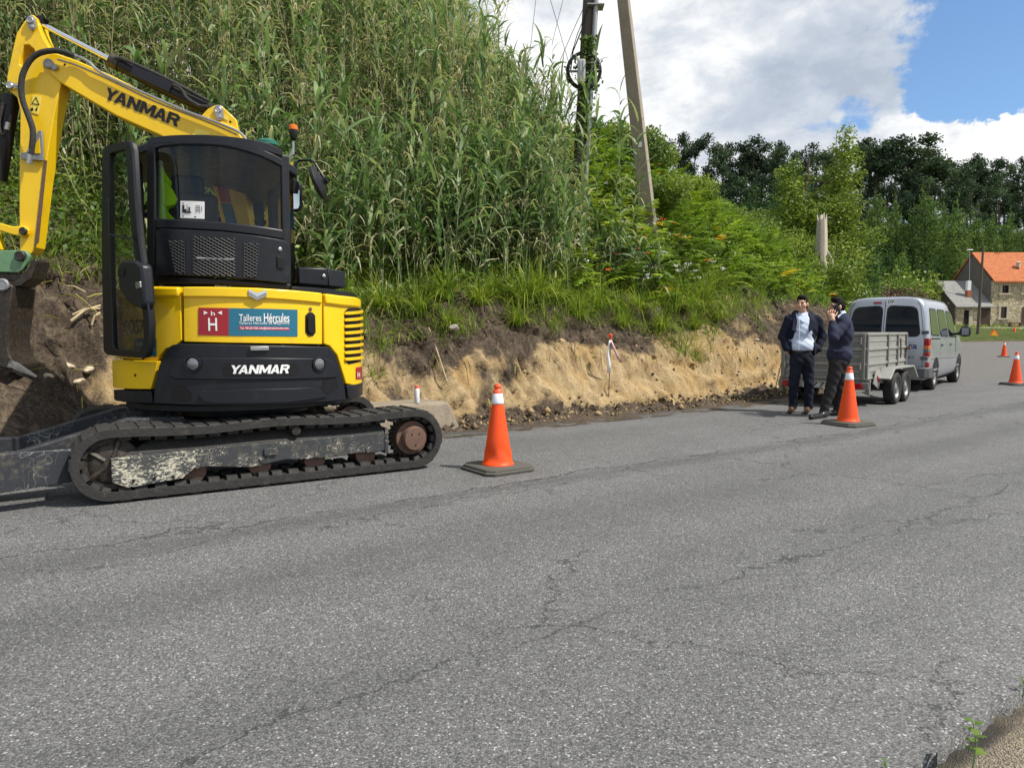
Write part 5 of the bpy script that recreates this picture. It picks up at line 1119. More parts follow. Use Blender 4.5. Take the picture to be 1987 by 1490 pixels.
# vents on the right: a dark opening with yellow slats in front
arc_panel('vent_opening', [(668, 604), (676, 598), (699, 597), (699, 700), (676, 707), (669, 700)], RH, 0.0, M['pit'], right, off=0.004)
for k in range(8):
    y = 606+k*12.7; arc_panel('vent_slat', [(667, y), (675, y-1), (701, y-4), (701, y+1.5), (675, y+5), (667, y+5)], RH, 0.02, M['yellow'], right, bevel=0.004, off=0.022)
# bumper counterweight
RB = 1.09
cw = arc_panel('counterweight', [(332, 670), (345, 667), (430, 668), (497, 670), (560, 671), (636, 673), (646, 679), (657, 705), (668, 742), (672, 777), (620, 781), (560, 785), (497, 787), (430, 787), (360, 786), (297, 783), (300, 745), (308, 710), (320, 684)], RB, 0.34, M['dark'], XL, bevel=0.03)
arc_panel('raised_band', [(345, 697), (360, 694), (497, 694), (632, 695), (646, 703), (656, 727), (650, 733), (497, 737), (340, 735), (328, 728), (334, 710)], RB, 0.02, M['dark'], cw, bevel=0.008, off=0.014)
arc_panel('lower_lip', [(392, 758), (497, 755), (600, 752), (622, 758), (632, 770), (560, 780), (497, 782), (420, 782), (396, 778), (388, 768)], RB, 0.03, M['dark'], cw, bevel=0.012, off=0.02)
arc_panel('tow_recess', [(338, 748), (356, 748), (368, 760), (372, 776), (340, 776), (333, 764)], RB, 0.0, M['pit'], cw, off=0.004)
arc_panel('tow_recess', [(628, 738), (652, 734), (656, 752), (636, 764), (624, 758)], RB, 0.0, M['black'], cw, off=0.004)
for px in (376, 617):
    f, z = cylhit(px, 706, RB); p = bend(f*RB, 0.014, z, RB); nrm = (p-E(0, 0, z)).normalized()
    mb = MB(); mb.lathe([(0.066, -0.01), (0.066, 0.012), (0.056, 0.014), (0.05, 0.004), (0.05, -0.01)], p, nrm, 28); rl_ = mb.build('rear_light', M['dark'], cw)
    mb = MB(); mb.lathe([(0.048, 0.0), (0.046, 0.010), (0.03, 0.018), (0.012, 0.021), (0.0, 0.0215)], p, nrm, 24); mb.build('lens', M['lens'], cw)
arc_panel('name_plate', [(436, 705), (574, 705), (578, 716), (573, 728), (436, 729), (432, 716)], RB, 0.0, M['black'], cw, off=0.0165)
mb = MB(); ca, cb, cc, cd = cylhit(446, 725, RB), cylhit(562, 724, RB), cylhit(446, 708.5, RB), cylhit(562, 707, RB)
heavy_word(mb, lambda x, y: bend((ca[0]+(cb[0]-ca[0])*x)*RB, 0.021, (ca[1]+(cb[1]-ca[1])*x)*(1-y)+(cc[1]+(cd[1]-cc[1])*x)*y, RB)); mb.build('lettering', M['white'], cw, 0)
# latch, chevron, sticker on the hood
arc_panel('latch_recess', [(592, 612), (598, 606), (605, 606), (611, 612), (612, 645), (607, 652), (598, 652), (592, 645)], RH, 0.0, M['dark'], hood, off=0.005, bevel=0)
arc_panel('hood_latch', [(595, 616), (600, 610), (605, 611), (608, 617), (609, 641), (605, 647), (599, 647), (595, 641)], RH, 0.03, M['black'], hood, bevel=0.01, off=0.024)
mb = MB(); f, z = cylhit(602, 600, RH); p = bend(f*RH, 0, z, RH); nrm = (p-E(0, 0, z)).normalized(); mb.lathe([(0.016, 0), (0.016, 0.006), (0.009, 0.008)], p, nrm, 16); mb.build('key_lock', M['rust'], hood)
for dy, mt in ((0, 'chrome'), (7, 'greymetal')):
    arc_panel('emblem', [(482, 562+dy), (498, 569+dy), (516, 563+dy), (516, 568+dy), (498, 576+dy), (482, 567+dy)], RH, 0.014, M[mt], hood, bevel=0.002, off=0.034, cut=0.03)
arc_panel('advert_sticker', [(444, 598), (500, 599), (577, 601), (577, 653), (500, 652), (444, 651.5)], RH, 0.0, M['sticker_blue'], hood, off=0.004)
st = arc_panel('advert_sticker', [(385, 597), (444, 598), (444, 651.5), (385, 650)], RH, 0.0, M['sticker_red'], hood, off=0.004)
arc_panel('phone_strip', [(464, 633), (561, 635.5), (561, 641), (464, 639.5)], RH, 0.0, M['sticker_pink'], hood, off=0.0055)
mb = MB()
arc_text(mb, 'Talleres', 464, 610, 507, 623.5, RH, 0.007, 0.004)
arc_text(mb, 'H\u00e9rcules', 512, 608, 561, 625.5, RH, 0.007, 0.012)
arc_text(mb, 'Talleres H\u00e9rcules de Maquinaria', 464, 624.5, 561, 631, RH, 0.007, 0.004, 0, 1.15)
arc_text(mb, 'Tel. 981691760 info@tallereshercules.com', 466, 634.5, 559, 640, RH, 0.007, 0.008)
arc_text(mb, 'h', 410, 604, 417.5, 612.5, RH, 0.007, 0.012); arc_text(mb, 'H', 405, 617, 422, 642, RH, 0.007, 0.012)
for q in ([(396, 603), (396, 611), (404, 607)], [(431, 603), (431, 611), (423, 607)]):
    mb.add([(lambda h: bend(h[0]*RH, 0.007, h[1], RH))(cylhit(a, b, RH)) for a, b in q], [(0, 1, 2)])
mb.build('lettering', M['white'], hood, 0)
arc_panel('side_sticker', [(262, 656), (304, 657), (304, 692), (262, 690)], RH, 0.0, M['sticker_blue'], left, off=0.004)
mb = MB(); arc_text(mb, 'Talleres H\u00e9rcules', 265, 662, 301, 671, RH, 0.007, 0.01); arc_text(mb, 'Tel. 981691760', 280, 677, 301, 681, RH, 0.007, 0.01); mb.build('side_lettering', M['white'], left, 0)
mb = MB(); arc_text(mb, 'ViO57', 240, 620, 284, 648, RH, 0.007, 0.012, 0.2); mb.build('model_lettering', M['dark'], left, 0)
arc_panel('small_sticker', [(690, 713), (702, 710), (702, 735), (690, 736)], RH, 0.0, M['sticker_red'], right, off=0.004)
mb = MB(); arc_text(mb, 'H', 692.5, 722, 697, 732, RH, 0.007, 0.012); mb.build('small_lettering', M['white'], right, 0)
mb = MB(); f, z = cylhit(503, 676, RB); p = bend(f*RB, 0.0, z, RB); mb.box(p+Vector((0, 0, 0.0)), (0.14, 0.05, 0.035), Matrix.Rotation(math.atan2(HU.y, HU.x), 3, 'Z')); mb.build('latch_bracket', M['greymetal'], cw, bevel=0.006)
# --- cab
cab = MB()
RC = 0.99
shell = arc_panel('cab', [(288, 268), (330, 263), (400, 262), (470, 268), (520, 278), (548, 291), (549, 303), (520, 294), (470, 286), (400, 280), (330, 278), (288, 279)], RC, 0.06, M['dark'], XL)
arc_panel('corner_post', [(284, 274), (300, 274), (300, 556), (284, 556)], RC, 0.05, M['black'], shell)
arc_panel('corner_post', [(546, 298), (562, 304), (566, 552), (550, 550)], RC, 0.05, M['dark'], shell)
arc_panel('window_rail', [(300, 424), (360, 426), (430, 431), (500, 438), (551, 446), (552, 466), (500, 457), (430, 449), (360, 445), (300, 444)], RC, 0.05, M['dark'], shell)
arc_panel('rear_window', [(300, 278), (360, 279), (430, 282), (500, 291), (547, 302), (551, 447), (500, 439), (430, 432), (360, 427), (300, 425)], RC-0.02, 0.0, M['glass'], shell)
# grille cover with its three expanded-metal openings
gr = arc_panel('grille_cover', [(303, 450), (312, 444), (360, 446), (430, 450), (500, 458), (548, 466), (560, 472), (564, 484), (564, 545), (556, 550), (500, 544), (430, 538), (360, 535), (312, 533), (303, 527)], 1.03, 0.10, M['dark'], shell, bevel=0.025)
arc_panel('lower_skirt', [(296, 533), (360, 536), (430, 540), (500, 546), (566, 551), (566, 563), (500, 558), (430, 553), (296, 553)], RC, 0.06, M['black'], shell)
for poly in ([(328, 467), (359, 467), (361, 533), (340, 530)], [(375, 459), (457, 463), (457, 537), (375, 534)], [(473, 471), (504, 474), (497, 539), (473, 537)]):
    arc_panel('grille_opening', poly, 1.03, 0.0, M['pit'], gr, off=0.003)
    x0 = min(p[0] for p in poly); x1 = max(p[0] for p in poly); y0 = min(p[1] for p in poly); y1 = max(p[1] for p in poly)
    def inside(x, y):
        ok = True
        for i in range(4):
            a, b = poly[i], poly[(i+1) % 4]
            if (b[0]-a[0])*(y-a[1])-(b[1]-a[1])*(x-a[0]) < 0: ok = False
        return ok
    mb = MB()
    for sg in (-1, 1):
        c = -200
        while c < 200:
            run = []
            for i in range(41):
                x = x0+(x1-x0)*i/40; y = (y0+y1)/2+c+sg*0.55*(x-(x0+x1)/2)
                if inside(x, y): run.append((x, y))
            if len(run) > 2:
                hs = [cylhit(run[0][0]+(run[-1][0]-run[0][0])*i/3, run[0][1]+(run[-1][1]-run[0][1])*i/3, 1.03) for i in range(4)]
                mb.tube([bend(h[0]*1.03, 0.007, h[1], 1.03) for h in hs], 0.0030, 4)
            c += 6.3
    mb.build('grille_mesh', M['mesh'], gr)
mb = MB(); h0 = cylhit(385, 502, 1.0); h1 = cylhit(455, 505, 1.0); mb.tube([bend(h0[0], 0.034, h0[1], 1.0), bend(h1[0], 0.034, h1[1], 1.0)], 0.012, 10); mb.build('muffler', M['steel'], gr)
arc_panel('panel_latch', [(537, 498), (549, 500), (550, 522), (538, 520)], 1.03, 0.012, M['black'], gr, bevel=0.003, off=0.012)
mb = MB(); h0 = cylhit(543, 484, 1.03); p = bend(h0[0]*1.03, 0, h0[1], 1.03); mb.lathe([(0.016, -0.004), (0.016, 0.008), (0.006, 0.012)], p, (p-E(0, 0, p.z)).normalized(), 14); mb.build('bolt', M['steel'], gr)
# roof, other posts, floor, front and side glass
ZR = cylhit(400, 262, RC)[1]
mb = MB(); U0, U1 = -0.86, 0.30
def roofz(u, v): return ZR-0.02-0.14*max(0, (u+0.38)/0.68)**2*1.25-0.05*max(0, (-0.55-u)/0.3)**2
nu = 12; pts = []
for vv in [None, -0.6, -0.2, 0.3, 0.80]:
    row = []
    for i in range(nu+1):
        u = U0+(U1-U0)*i/nu; v = -math.sqrt(max(0.05, RC*RC-u*u)) if vv is None else max(vv, -math.sqrt(max(0.05, RC*RC-u*u))+0.02)
        row.append(E(u, v, roofz(u, v)+0.012))
    pts.append(row)
vs = [p for r in pts for p in r]+[p-Vector((0, 0, 0.07)) for r in pts for p in r]; n = nu+1; m_ = len(pts); o_ = n*m_; fs = []
for j in range(m_-1):
    for i in range(nu): a = j*n+i; fs += [(a, a+1, a+n+1, a+n), (o_+a, o_+a+n, o_+a+n+1, o_+a+1)]
for i in range(nu): fs += [(i, o_+i, o_+i+1, i+1), ((m_-1)*n+i, (m_-1)*n+i+1, o_+(m_-1)*n+i+1, o_+(m_-1)*n+i)]
for j in range(m_-1): fs += [(j*n, j*n+n, o_+j*n+n, o_+j*n), (j*n+nu, o_+j*n+nu, o_+j*n+n+nu, j*n+n+nu)]
mb.add(vs, fs); mb.build('roof', M['dark'], shell, bevel=0.012)
mb = MB(); zf = 1.57
for (u, v) in ((U0+0.04, 0.76), (U1-0.04, 0.76), (U1-0.03, 0.0), (U0+0.04, -0.1)):
    mb.prism([E(u-0.03, v-0.03, zf), E(u+0.03, v-0.03, zf), E(u+0.03, v+0.03, zf), E(u-0.03, v+0.03, zf)], (0, 0, roofz(u, v)-zf-0.02))
for (a, b) in (((U0+0.04, 0.76), (U1-0.04, 0.76)), ((U1-0.03, -0.85), (U1-0.03, 0.76)), ((U0+0.04, -0.40), (U0+0.04, 0.76))):
    mb.hexa([E(a[0], a[1]-0.02, zf), E(b[0], b[1]-0.02, zf), E(b[0], b[1]+0.02, zf), E(a[0], a[1]+0.02, zf)], [E(a[0], a[1]-0.02, zf+0.10), E(b[0], b[1]-0.02, zf+0.10), E(b[0], b[1]+0.02, zf+0.10), E(a[0], a[1]+0.02, zf+0.10)])
mb.build('cab_frame', M['dark'], shell, bevel=0.006)
mb = MB(); mb.add([E(U1-0.02, -0.88, zf+.1), E(U1-0.02, 0.73, zf+.1), E(U1-0.02, 0.73, 2.62), E(U1-0.02, -0.88, 2.62)], [(0, 1, 2, 3)]); mb.build('side_window', M['glass'], shell, 0)
mb = MB(); mb.add([E(U0+.07, 0.77, zf+.1), E(U1-.07, 0.77, zf+.1), E(U1-.07, 0.77, 2.6), E(U0+.07, 0.77, 2.6)], [(0, 1, 2, 3)]); mb.build('front_window', M['glass'], shell, 0)
# front crossbar seen through the rear window
mb = MB(); a = E(U0+.05, 0.70, 2.33); b = E(U1-.05, 0.70, 2.33); mb.tube([a, b], 0.03, 8); mb.build('crossbar', M['black'], shell)
mb = MB(); mb.prism([E(U0+.03, -.5, 1.56), E(U1-.03, -.9, 1.56), E(U1-.03, .75, 1.56), E(U0+.03, .75, 1.56)], (0, 0, 0.02)); mb.build('cab_floor', M['black'], shell)
# seat
mb = MB()
def rb(c, sz, rot=None): mb.box(c, sz, rot)
rotz = Matrix.Rotation(math.atan2(HU.y, HU.x), 3, 'Z')
mb.box(E(-0.46, -0.26, 2.10), (0.46, 0.14, 0.60), rotz @ Matrix.Rotation(R_(8), 3, 'X')); mb.box(E(-0.46, 0.0, 1.86), (0.52, 0.5, 0.14), rotz); mb.box(E(-0.46, 0.0, 1.68), (0.4, 0.4, 0.22), rotz)
mb.build('operator_seat', M['seat'], XL, bevel=0.05, seg=4)
mb = MB(); mb.box(E(-0.46, -0.29, 2.46), (0.26, 0.10, 0.16), rotz); mb.build('headrest', M['seat'], XL, bevel=0.04, seg=4)
mb = MB()
for u in (-0.66, 0.08): mb = MB(); mb.box(E(u, 0.1, 1.88), (0.12, 0.5, 0.34), rotz); mb.tube([E(u, 0.3, 2.0), E(u, 0.33, 2.22)], [0.018, 0.03], 8); mb.build('control_console', M['dark'], XL, bevel=0.03)
# notice stuck inside the rear window
nb = arc_panel('paper_notice', [(350, 390), (373, 390.5), (397, 391.5), (397, 425), (373, 424), (350, 423)], RC-0.015, 0.0, M['white'], shell)
mb = MB()
def nmark(x0, y0, x1, y1): mb.add([(lambda h: bend(h[0]*(RC-.015), 0.003, h[1], RC-.015))(cylhit(a, b, RC-.015)) for a, b in ((x0, y0), (x1, y0), (x1, y1), (x0, y1))], [(0, 1, 2, 3)])
for q in ((354, 398, 358, 413), (358, 406, 362, 414), (363, 397, 364, 412), (366, 402, 369, 412), (361, 411, 371, 414), (354, 394, 357, 396), (380, 399, 388, 400), (380, 399, 381, 414), (387, 399, 388, 414), (382, 403, 386, 405), (382, 408, 386, 410), (353, 419, 357, 421), (377, 420, 381, 422), (391, 401, 392, 411)): nmark(*q)
mb.build('print', M['letter_black'], nb, 0)
# door standing open on the left
def door():
    h = Vector((atY(283, 480, 5.42).x, 5.42, 0)); f = Vector((atY(200, 480, 5.92).x, 5.92, 0)); ax = (f-h); nd = Vector((ax.y, -ax.x, 0)).normalized()
    if nd.y > 0: nd = -nd
    def dp(px, py, off=0.0):
        d = ray(px, py); o = Vector((0, 0, CAMZ)); t = (h-o+nd*off).dot(nd)/d.dot(nd); return o+d*t
    outer = [(198, 291), (204, 284), (246, 273), (254, 276), (258, 292), (264, 400), (272, 480), (284, 560), (291, 625), (290, 668), (283, 692), (277, 695), (208, 689), (201, 682), (197, 480)]
    inner = [(212, 302), (216, 297), (240, 290), (244, 294), (249, 400), (257, 480), (270, 560), (278, 625), (278, 660), (272, 679), (268, 681), (224, 677), (219, 672), (215, 560), (213, 480)]
    mb = MB(); n = len(outer); A = [dp(*p, 0.02) for p in outer]; B = [dp(*p, 0.02) for p in inner]; A2 = [p-nd*0.045 for p in A]; B2 = [p-nd*0.045 for p in B]; fs = []
    for i in range(n):
        j = (i+1) % n; fs += [(i, j, n+j, n+i), (2*n+i, 3*n+i, 3*n+j, 2*n+j), (i, 2*n+i, 2*n+j, j), (n+i, n+j, 3*n+j, 3*n+i)]
    mb.add(A+B+A2+B2, fs); d = mb.build('cab_door', M['black'], XL, 35, bevel=0.008)
    mb = MB(); mb.add([dp(*p) for p in inner], [tuple(range(n))]); mb.build('door_glass', M['doorglass'], d, 0)
    mb = MB(); mb.tube([dp(*p, 0.035) for p in outer[3:12]], 0.011, 8); mb.build('door_seal', M['dark'], d)
    mb = MB(); pts = [(228, 513), (236, 504), (262, 505), (273, 515), (276, 545), (279, 590), (274, 601), (252, 590), (240, 575), (229, 560)]; mb.prism([dp(*p, 0.07) for p in pts], -nd*0.09); mb.build('door_lock_case', M['dark'], d, bevel=0.02)
    mb = MB(); pts = [(262, 548), (271, 546), (272, 558), (263, 561)]; mb.prism([dp(*p, 0.08) for p in pts], -nd*0.02); mb.build('lock_catch', M['steel'], d, bevel=0.003)
    mb = MB(); mb.tube([dp(*p, 0.045) for p in ((209, 386), (212, 392), (213, 455), (256, 464), (260, 472), (262, 500))], 0.009, 8); mb.build('grab_rail', M['black'], d)
    mb = MB(); p = [(228, 520), (240, 520), (240, 536), (228, 536)]; mb.prism([dp(*q, 0.078) for q in p], -nd*0.02); mb.build('inner_handle', M['black'], d, bevel=0.003)
door()
# right deck: tank cover box
def onv(px, py, v):
    d = ray(px, py); o = Vector((0, 0, CAMZ)); t = (HC+HV*v-o).dot(HV)/d.dot(HV); return o+d*t
mb = MB(); q = [onv(x, y, -0.62) for x, y in ((578, 518), (636, 520), (638, 556), (578, 552))]; mb.prism(q, HV*0.9); tb = mb.build('tank_cover', M['dark'], XL, bevel=0.015)
mb = MB(); a, b, c, d_ = onv(636, 520, -0.62), onv(670, 527, -0.40), onv(671, 559, -0.40), onv(638, 556, -0.62); mb.prism([a, b, c, d_], HV*0.7); mb.build('cover_side', M['dark'], tb, bevel=0.012)
mb = MB(); p = onv(628, 536, -0.62); mb.lathe([(0.016, -0.01), (0.016, 0.01), (0.008, 0.014)], p, -HV, 14); mb.build('bolt', M['steel'], tb)
arc_panel('deck_edge', [(566, 556), (620, 559), (660, 564), (690, 570), (697, 576), (690, 578), (660, 574), (620, 568), (566, 563)], 1.02, 0.3, M['dark'], XL)
# beacon and mirrors on the right front post
def pt(px, py, Y): return atY(px, py, Y)
YB = 6.35
mb = MB(); mb.tube([pt(553, 325, YB), pt(556, 312, YB), pt(565, 303, YB), pt(569, 296, YB)], 0.012, 8); mb.tube([pt(569, 300, YB), pt(569.5, 270, YB)], 0.010, 8); bc = mb.build('beacon_stem', M['steel'], XL)
mb = MB(); b0 = pt(569.5, 272, YB); mb.lathe([(0.012, -0.01), (0.022, 0.0), (0.03, 0.03), (0.036, 0.06), (0.034, 0.085)], b0, (0, 0, 1), 20); mb.build('beacon_base', M['black'], bc)
mb = MB(); mb.lathe([(0.036, 0.085), (0.037, 0.10), (0.034, 0.122), (0.02, 0.13)], b0, (0, 0, 1), 20); mb.build('beacon_lamp', M['amber'], bc)
mb = MB(); mb.lathe([(0.10, 0), (0.10, 0.03), (0.07, 0.05), (0.03, 0.055)], pt(518, 283, 6.7), (0, 0, 1), 20); mb.build('antenna_dome', pbr('teal_plastic', (0.01, 0.14, 0.10), 0.4), XL)
mb = MB(); mb.tube([pt(553, 320, YB), pt(548, 300, YB), pt(556, 318, YB), pt(562, 330, YB), pt(566, 350, YB), pt(566, 372, YB)], 0.016, 8); mb.tube([pt(562, 345, YB), pt(572, 352, YB), pt(568, 372, YB)], 0.02, 8); ms = mb.build('mirror_bracket', M['black'], XL)
YM = 6.40
mb = MB(); q = [(560, 355), (566, 350), (578, 352), (584, 358), (584, 400), (580, 409), (568, 410), (560, 406)]; nn = Vector((0.25, -0.97, 0)); mb.prism([pt(a, b, YM) for a, b in q], (0, 0.06, 0)); mr = mb.build('wing_mirror', M['black'], XL, bevel=0.012)
mb = MB(); q = [(563, 358), (567, 354), (577, 355), (581, 360), (581, 399), (578, 405), (568, 406), (563, 402)]; mb.prism([pt(a, b, YM-0.006) for a, b in q], (0, 0.004, 0)); mb.build('mirror_glass', M['mirror'], mr)
mb = MB(); mb.tube([pt(574, 350, YM), pt(574, 318, YM), pt(580, 312, YM), pt(603, 311, YM-.05), pt(612, 318, YM-.1), pt(624, 338, YM-.1), pt(634, 352, YM-.1)], 0.011, 8); mb.build('mirror_arm', M['black'], XL)
ax = Vector((0.95, 0.05, 0.36)).normalized(); c_ = pt(615.5, 356, YM-.12)
mb = MB(); mb.lathe([(0.0, -0.022), (0.12, -0.02), (0.15, -0.005), (0.15, 0.012), (0.13, 0.03), (0.06, 0.05), (0.03, 0.06), (0.03, 0.09)], c_, ax, 28); rm = mb.build('round_mirror', M['black'], XL)
# --- undercarriage
TD = Vector((0.845, 0.535, 0)).normalized(); TN = Vector((-TD.y, TD.x, 0)); TM = Vector((-1.86, 5.74, 0))
SX = 1.145
def K2(a, n, z): return K(a*SX, n, z+0.03)
def K(a, n, z): return TM+TD*a+TN*n+Vector((0, 0, z))
TW, RO, LEN = 0.40, 0.272, 2.92
def belt_path(r, n=18, sag=True):
    h = LEN/2-RO; pts = []
    for k in range(n+1): t = -math.pi/2+math.pi*k/n; pts.append((h+r*math.cos(t), RO+0.01+r*math.sin(t)))
    m = 14
    for k in range(1, m): f = k/m; pts.append((h-2*h*f, RO+0.01+r-0.022*math.sin(f*math.pi*2)**2))
    for k in range(n+1): t = math.pi/2+math.pi*k/n; pts.append((-h+r*math.cos(t), RO+0.01+r*math.sin(t)))
    for k in range(1, m): f = k/m; pts.append((-h+2*h*f, RO+0.01-r))
    return pts
def resample(pts, N):
    P = np.array(pts+[pts[0]]); d = np.r_[0, np.cumsum(np.linalg.norm(np.diff(P, axis=0), axis=1))]; q = np.linspace(0, d[-1], N, endpoint=False)
    return np.stack([np.interp(q, d, P[:, 0]), np.interp(q, d, P[:, 1])], 1)
def track(n0, near):
    root = MB(); o = resample(belt_path(RO-0.014), 240); vs = []; fs = []
    # match rings by direction: inner ring from the normal of the outer one
    tang = np.roll(o, -1, 0)-np.roll(o, 1, 0); tang /= np.linalg.norm(tang, axis=1)[:, None]; nr = np.stack([-tang[:, 1], tang[:, 0]], 1)
    inn = o+nr*0.058
    for ring, nn in ((o, 0), (o, TW), (inn, TW), (inn, 0)): vs += [K(p[0], n0+nn, p[1]) for p in ring]
    N = 240
    for k in range(N):
        j = (k+1) % N
        for a in range(4): b = (a+1) % 4; fs.append((a*N+k, a*N+j, b*N+j, b*N+k))
    root.add(vs, fs)
    for k in range(52):      # lugs outside, teeth inside
        c = k*N/52; a0 = int(c) % N; a1 = int(c+3) % N
        q0, q1 = o[a0], o[a1]; e0, e1 = o[a0]-nr[a0]*0.011, o[a1]-nr[a1]*0.011
        for (n_a, n_b) in ((0.0, TW*0.52), (TW*0.55, TW)) if k % 2 else ((0.02, TW*0.45), (TW*0.48, TW*0.98)):
            root.hexa([K(*x) for x in ((q0[0], n0+n_a, q0[1]), (q1[0], n0+n_a, q1[1]), (q1[0], n0+n_b, q1[1]), (q0[0], n0+n_b, q0[1]))], [K(*x) for x in ((e0[0], n0+n_a+.006, e0[1]), (e1[0], n0+n_a+.006, e1[1]), (e1[0], n0+n_b-.006, e1[1]), (e0[0], n0+n_b-.006, e0[1]))])
        t0, t1 = inn[a0], inn[a1]; g0, g1 = inn[a0]+nr[a0]*0.03, inn[a1]+nr[a1]*0.03
        for (n_a, n_b) in ((0.03, 0.14), (0.25, 0.37)):
            root.hexa([K(*x) for x in ((t0[0], n0+n_a, t0[1]), (t1[0], n0+n_a, t1[1]), (t1[0], n0+n_b, t1[1]), (t0[0], n0+n_b, t0[1]))], [K(*x) for x in ((g0[0], n0+n_a+.01, g0[1]), (g1[0], n0+n_a+.01, g1[1]), (g1[0], n0+n_b-.01, g1[1]), (g0[0], n0+n_b-.01, g0[1]))])
    tr = root.build('rubber_track', M['rubber'], XL, 30)
    h = LEN/2-RO; zc = RO+0.01
    mb = MB(); mb.lathe([(0.0, 0.06), (0.10, 0.055), (0.15, 0.085), (0.19, 0.08), (0.193, 0.06), (0.193, 0.34), (0.15, 0.34), (0.0, 0.33)], K(-h, n0, zc), TN, 32, caps=False)
    for a in range(5): t = a*2*math.pi/5; mb.tube([K(-h+0.05*math.cos(t), n0+0.06, zc+0.05*math.sin(t)), K(-h+0.17*math.cos(t), n0+0.075, zc+0.17*math.sin(t))], 0.022, 6)
    mb.build('idler_wheel', M['bucket'], tr)
    mb = MB(); nt = 26; ring = []
    for k in range(nt*2): t = math.pi*k/nt; r = 0.192 if k % 2 else 0.165; ring.append((r*math.cos(t), r*math.sin(t)))
    mb.prism([K(h+x, n0+0.16, zc+z) for x, z in ring], TN*0.06); mb.build('drive_sprocket', M['bucket'], tr)
    mb = MB(); mb.lathe([(0.155, 0.15), (0.15, 0.085), (0.112, 0.08), (0.108, 0.015), (0.10, 0.004), (0.0, 0.0)], K(h, n0, zc), TN, 32, caps=False); fd = mb.build('final_drive', M['rust'], tr)
    mb = MB()
    for t in (0.9, 2.3, 4.7): mb.lathe([(0.010, 0.0), (0.010, -0.004)], K(h+0.055*math.cos(t), n0+0.003, zc+0.055*math.sin(t)), TN, 6)
    mb.build('drive_bolt', M['bucket'], fd)
    for x in (-0.55, -0.12, 0.27, 0.66):
        mb = MB(); mb.lathe([(0.0, 0.10), (0.06, 0.10), (0.088, 0.105), (0.088, 0.13), (0.05, 0.14), (0.05, 0.26), (0.088, 0.28), (0.088, 0.34), (0.0, 0.36)], K(x*SX, n0, 0.165), TN, 24, caps=False); mb.build('track_roller', M['rust'], tr)
    mb = MB(); mb.lathe([(0.0, 0.02), (0.035, 0.02), (0.042, 0.05), (0.042, 0.30)], K2(0.12, n0, 0.40), TN, 20); mb.build('carrier_roller', M['bucket'], tr)
    # side frame
    mb = MB(); mb.prism([K2(*p) for p in ((-0.96, n0+0.05, 0.165), (-0.96, n0+0.05, 0.315), (0.80, n0+0.05, 0.325), (0.80, n0+0.05, 0.165), (0.70, n0+0.05, 0.150), (0.60, n0+0.05, 0.165), (0.36, n0+0.05, 0.150), (0.2, n0+0.05, 0.150), (0.05, n0+0.05, 0.165), (-0.2, n0+0.05, 0.130), (-0.45, n0+0.05, 0.165))], TN*0.28); sf = mb.build('side_frame', M['chipped'], tr, bevel=0.008)
    mb = MB(); mb.hexa([K2(*p) for p in ((-0.96, n0+0.05, 0.316), (0.80, n0+0.05, 0.326), (0.80, n0+0.33, 0.326), (-0.96, n0+0.33, 0.316))], [K2(*p) for p in ((-0.80, n0+0.13, 0.40), (0.78, n0+0.13, 0.41), (0.78, n0+0.27, 0.41), (-0.80, n0+0.27, 0.40))]); mb.build('frame_top', M['rubber'], sf)
    if near:
        mb = MB(); mb.prism([K2(*p) for p in ((-1.04, n0+0.015, 0.125), (-1.04, n0+0.015, 0.30), (-0.55, n0+0.015, 0.305), (-0.55, n0+0.015, 0.185), (-0.63, n0+0.015, 0.105), (-0.95, n0+0.015, 0.075))], TN*0.034); mb.build('guard_plate', M['chipped_more'], sf, bevel=0.004)
        mb = MB()
        for x in (-0.92, -0.80, -0.69): mb.lathe([(0.011, 0.0), (0.011, -0.004)], K2(x, n0+0.015, 0.125), TN, 10)
        mb.build('bolt_hole', M['black'], sf)
        mb = MB()
        for x in (-0.54, -0.12, 0.27, 0.66): mb = MB(); mb.lathe([(0.022, 0.02), (0.022, -0.012), (0.012, -0.016)], K2(x, n0+0.05, 0.185), TN, 12); mb.build('frame_bolt', M['chipped'], sf)
        mb = MB(); mb.box(K2(-0.06, n0+0.04, 0.245), (0.10, 0.02, 0.055), Matrix.Rotation(math.atan2(TD.y, TD.x), 3, 'Z')); mb.build('frame_lug', M['chipped'], sf, bevel=0.004)
        mb = MB(); mb.hexa([K2(*p) for p in ((0.80, n0+0.045, 0.14), (0.825, n0+0.045, 0.14), (0.825, n0+0.045, 0.36), (0.80, n0+0.045, 0.36))], [K2(*p) for p in ((0.80, n0+0.30, 0.14), (0.825, n0+0.30, 0.14), (0.825, n0+0.30, 0.36), (0.80, n0+0.30, 0.36))]); mb.build('frame_end', M['chipped'], sf)
track(0.0, True); track(1.56, False)
mb = MB(); mb.prism([K(-0.45, 0.3, 0.30), K(0.45, 0.3, 0.30), K(0.45, 1.66, 0.30), K(-0.45, 1.66, 0.30)], (0, 0, 0.16)); mb.lathe([(0.62, 0.44), (0.62, 0.50), (0.55, 0.50), (0.55, 0.62)], Vector((HC.x, HC.y, 0)), (0, 0, 1), 40); mb.build('chassis', M['black'], XL, bevel=0.01)
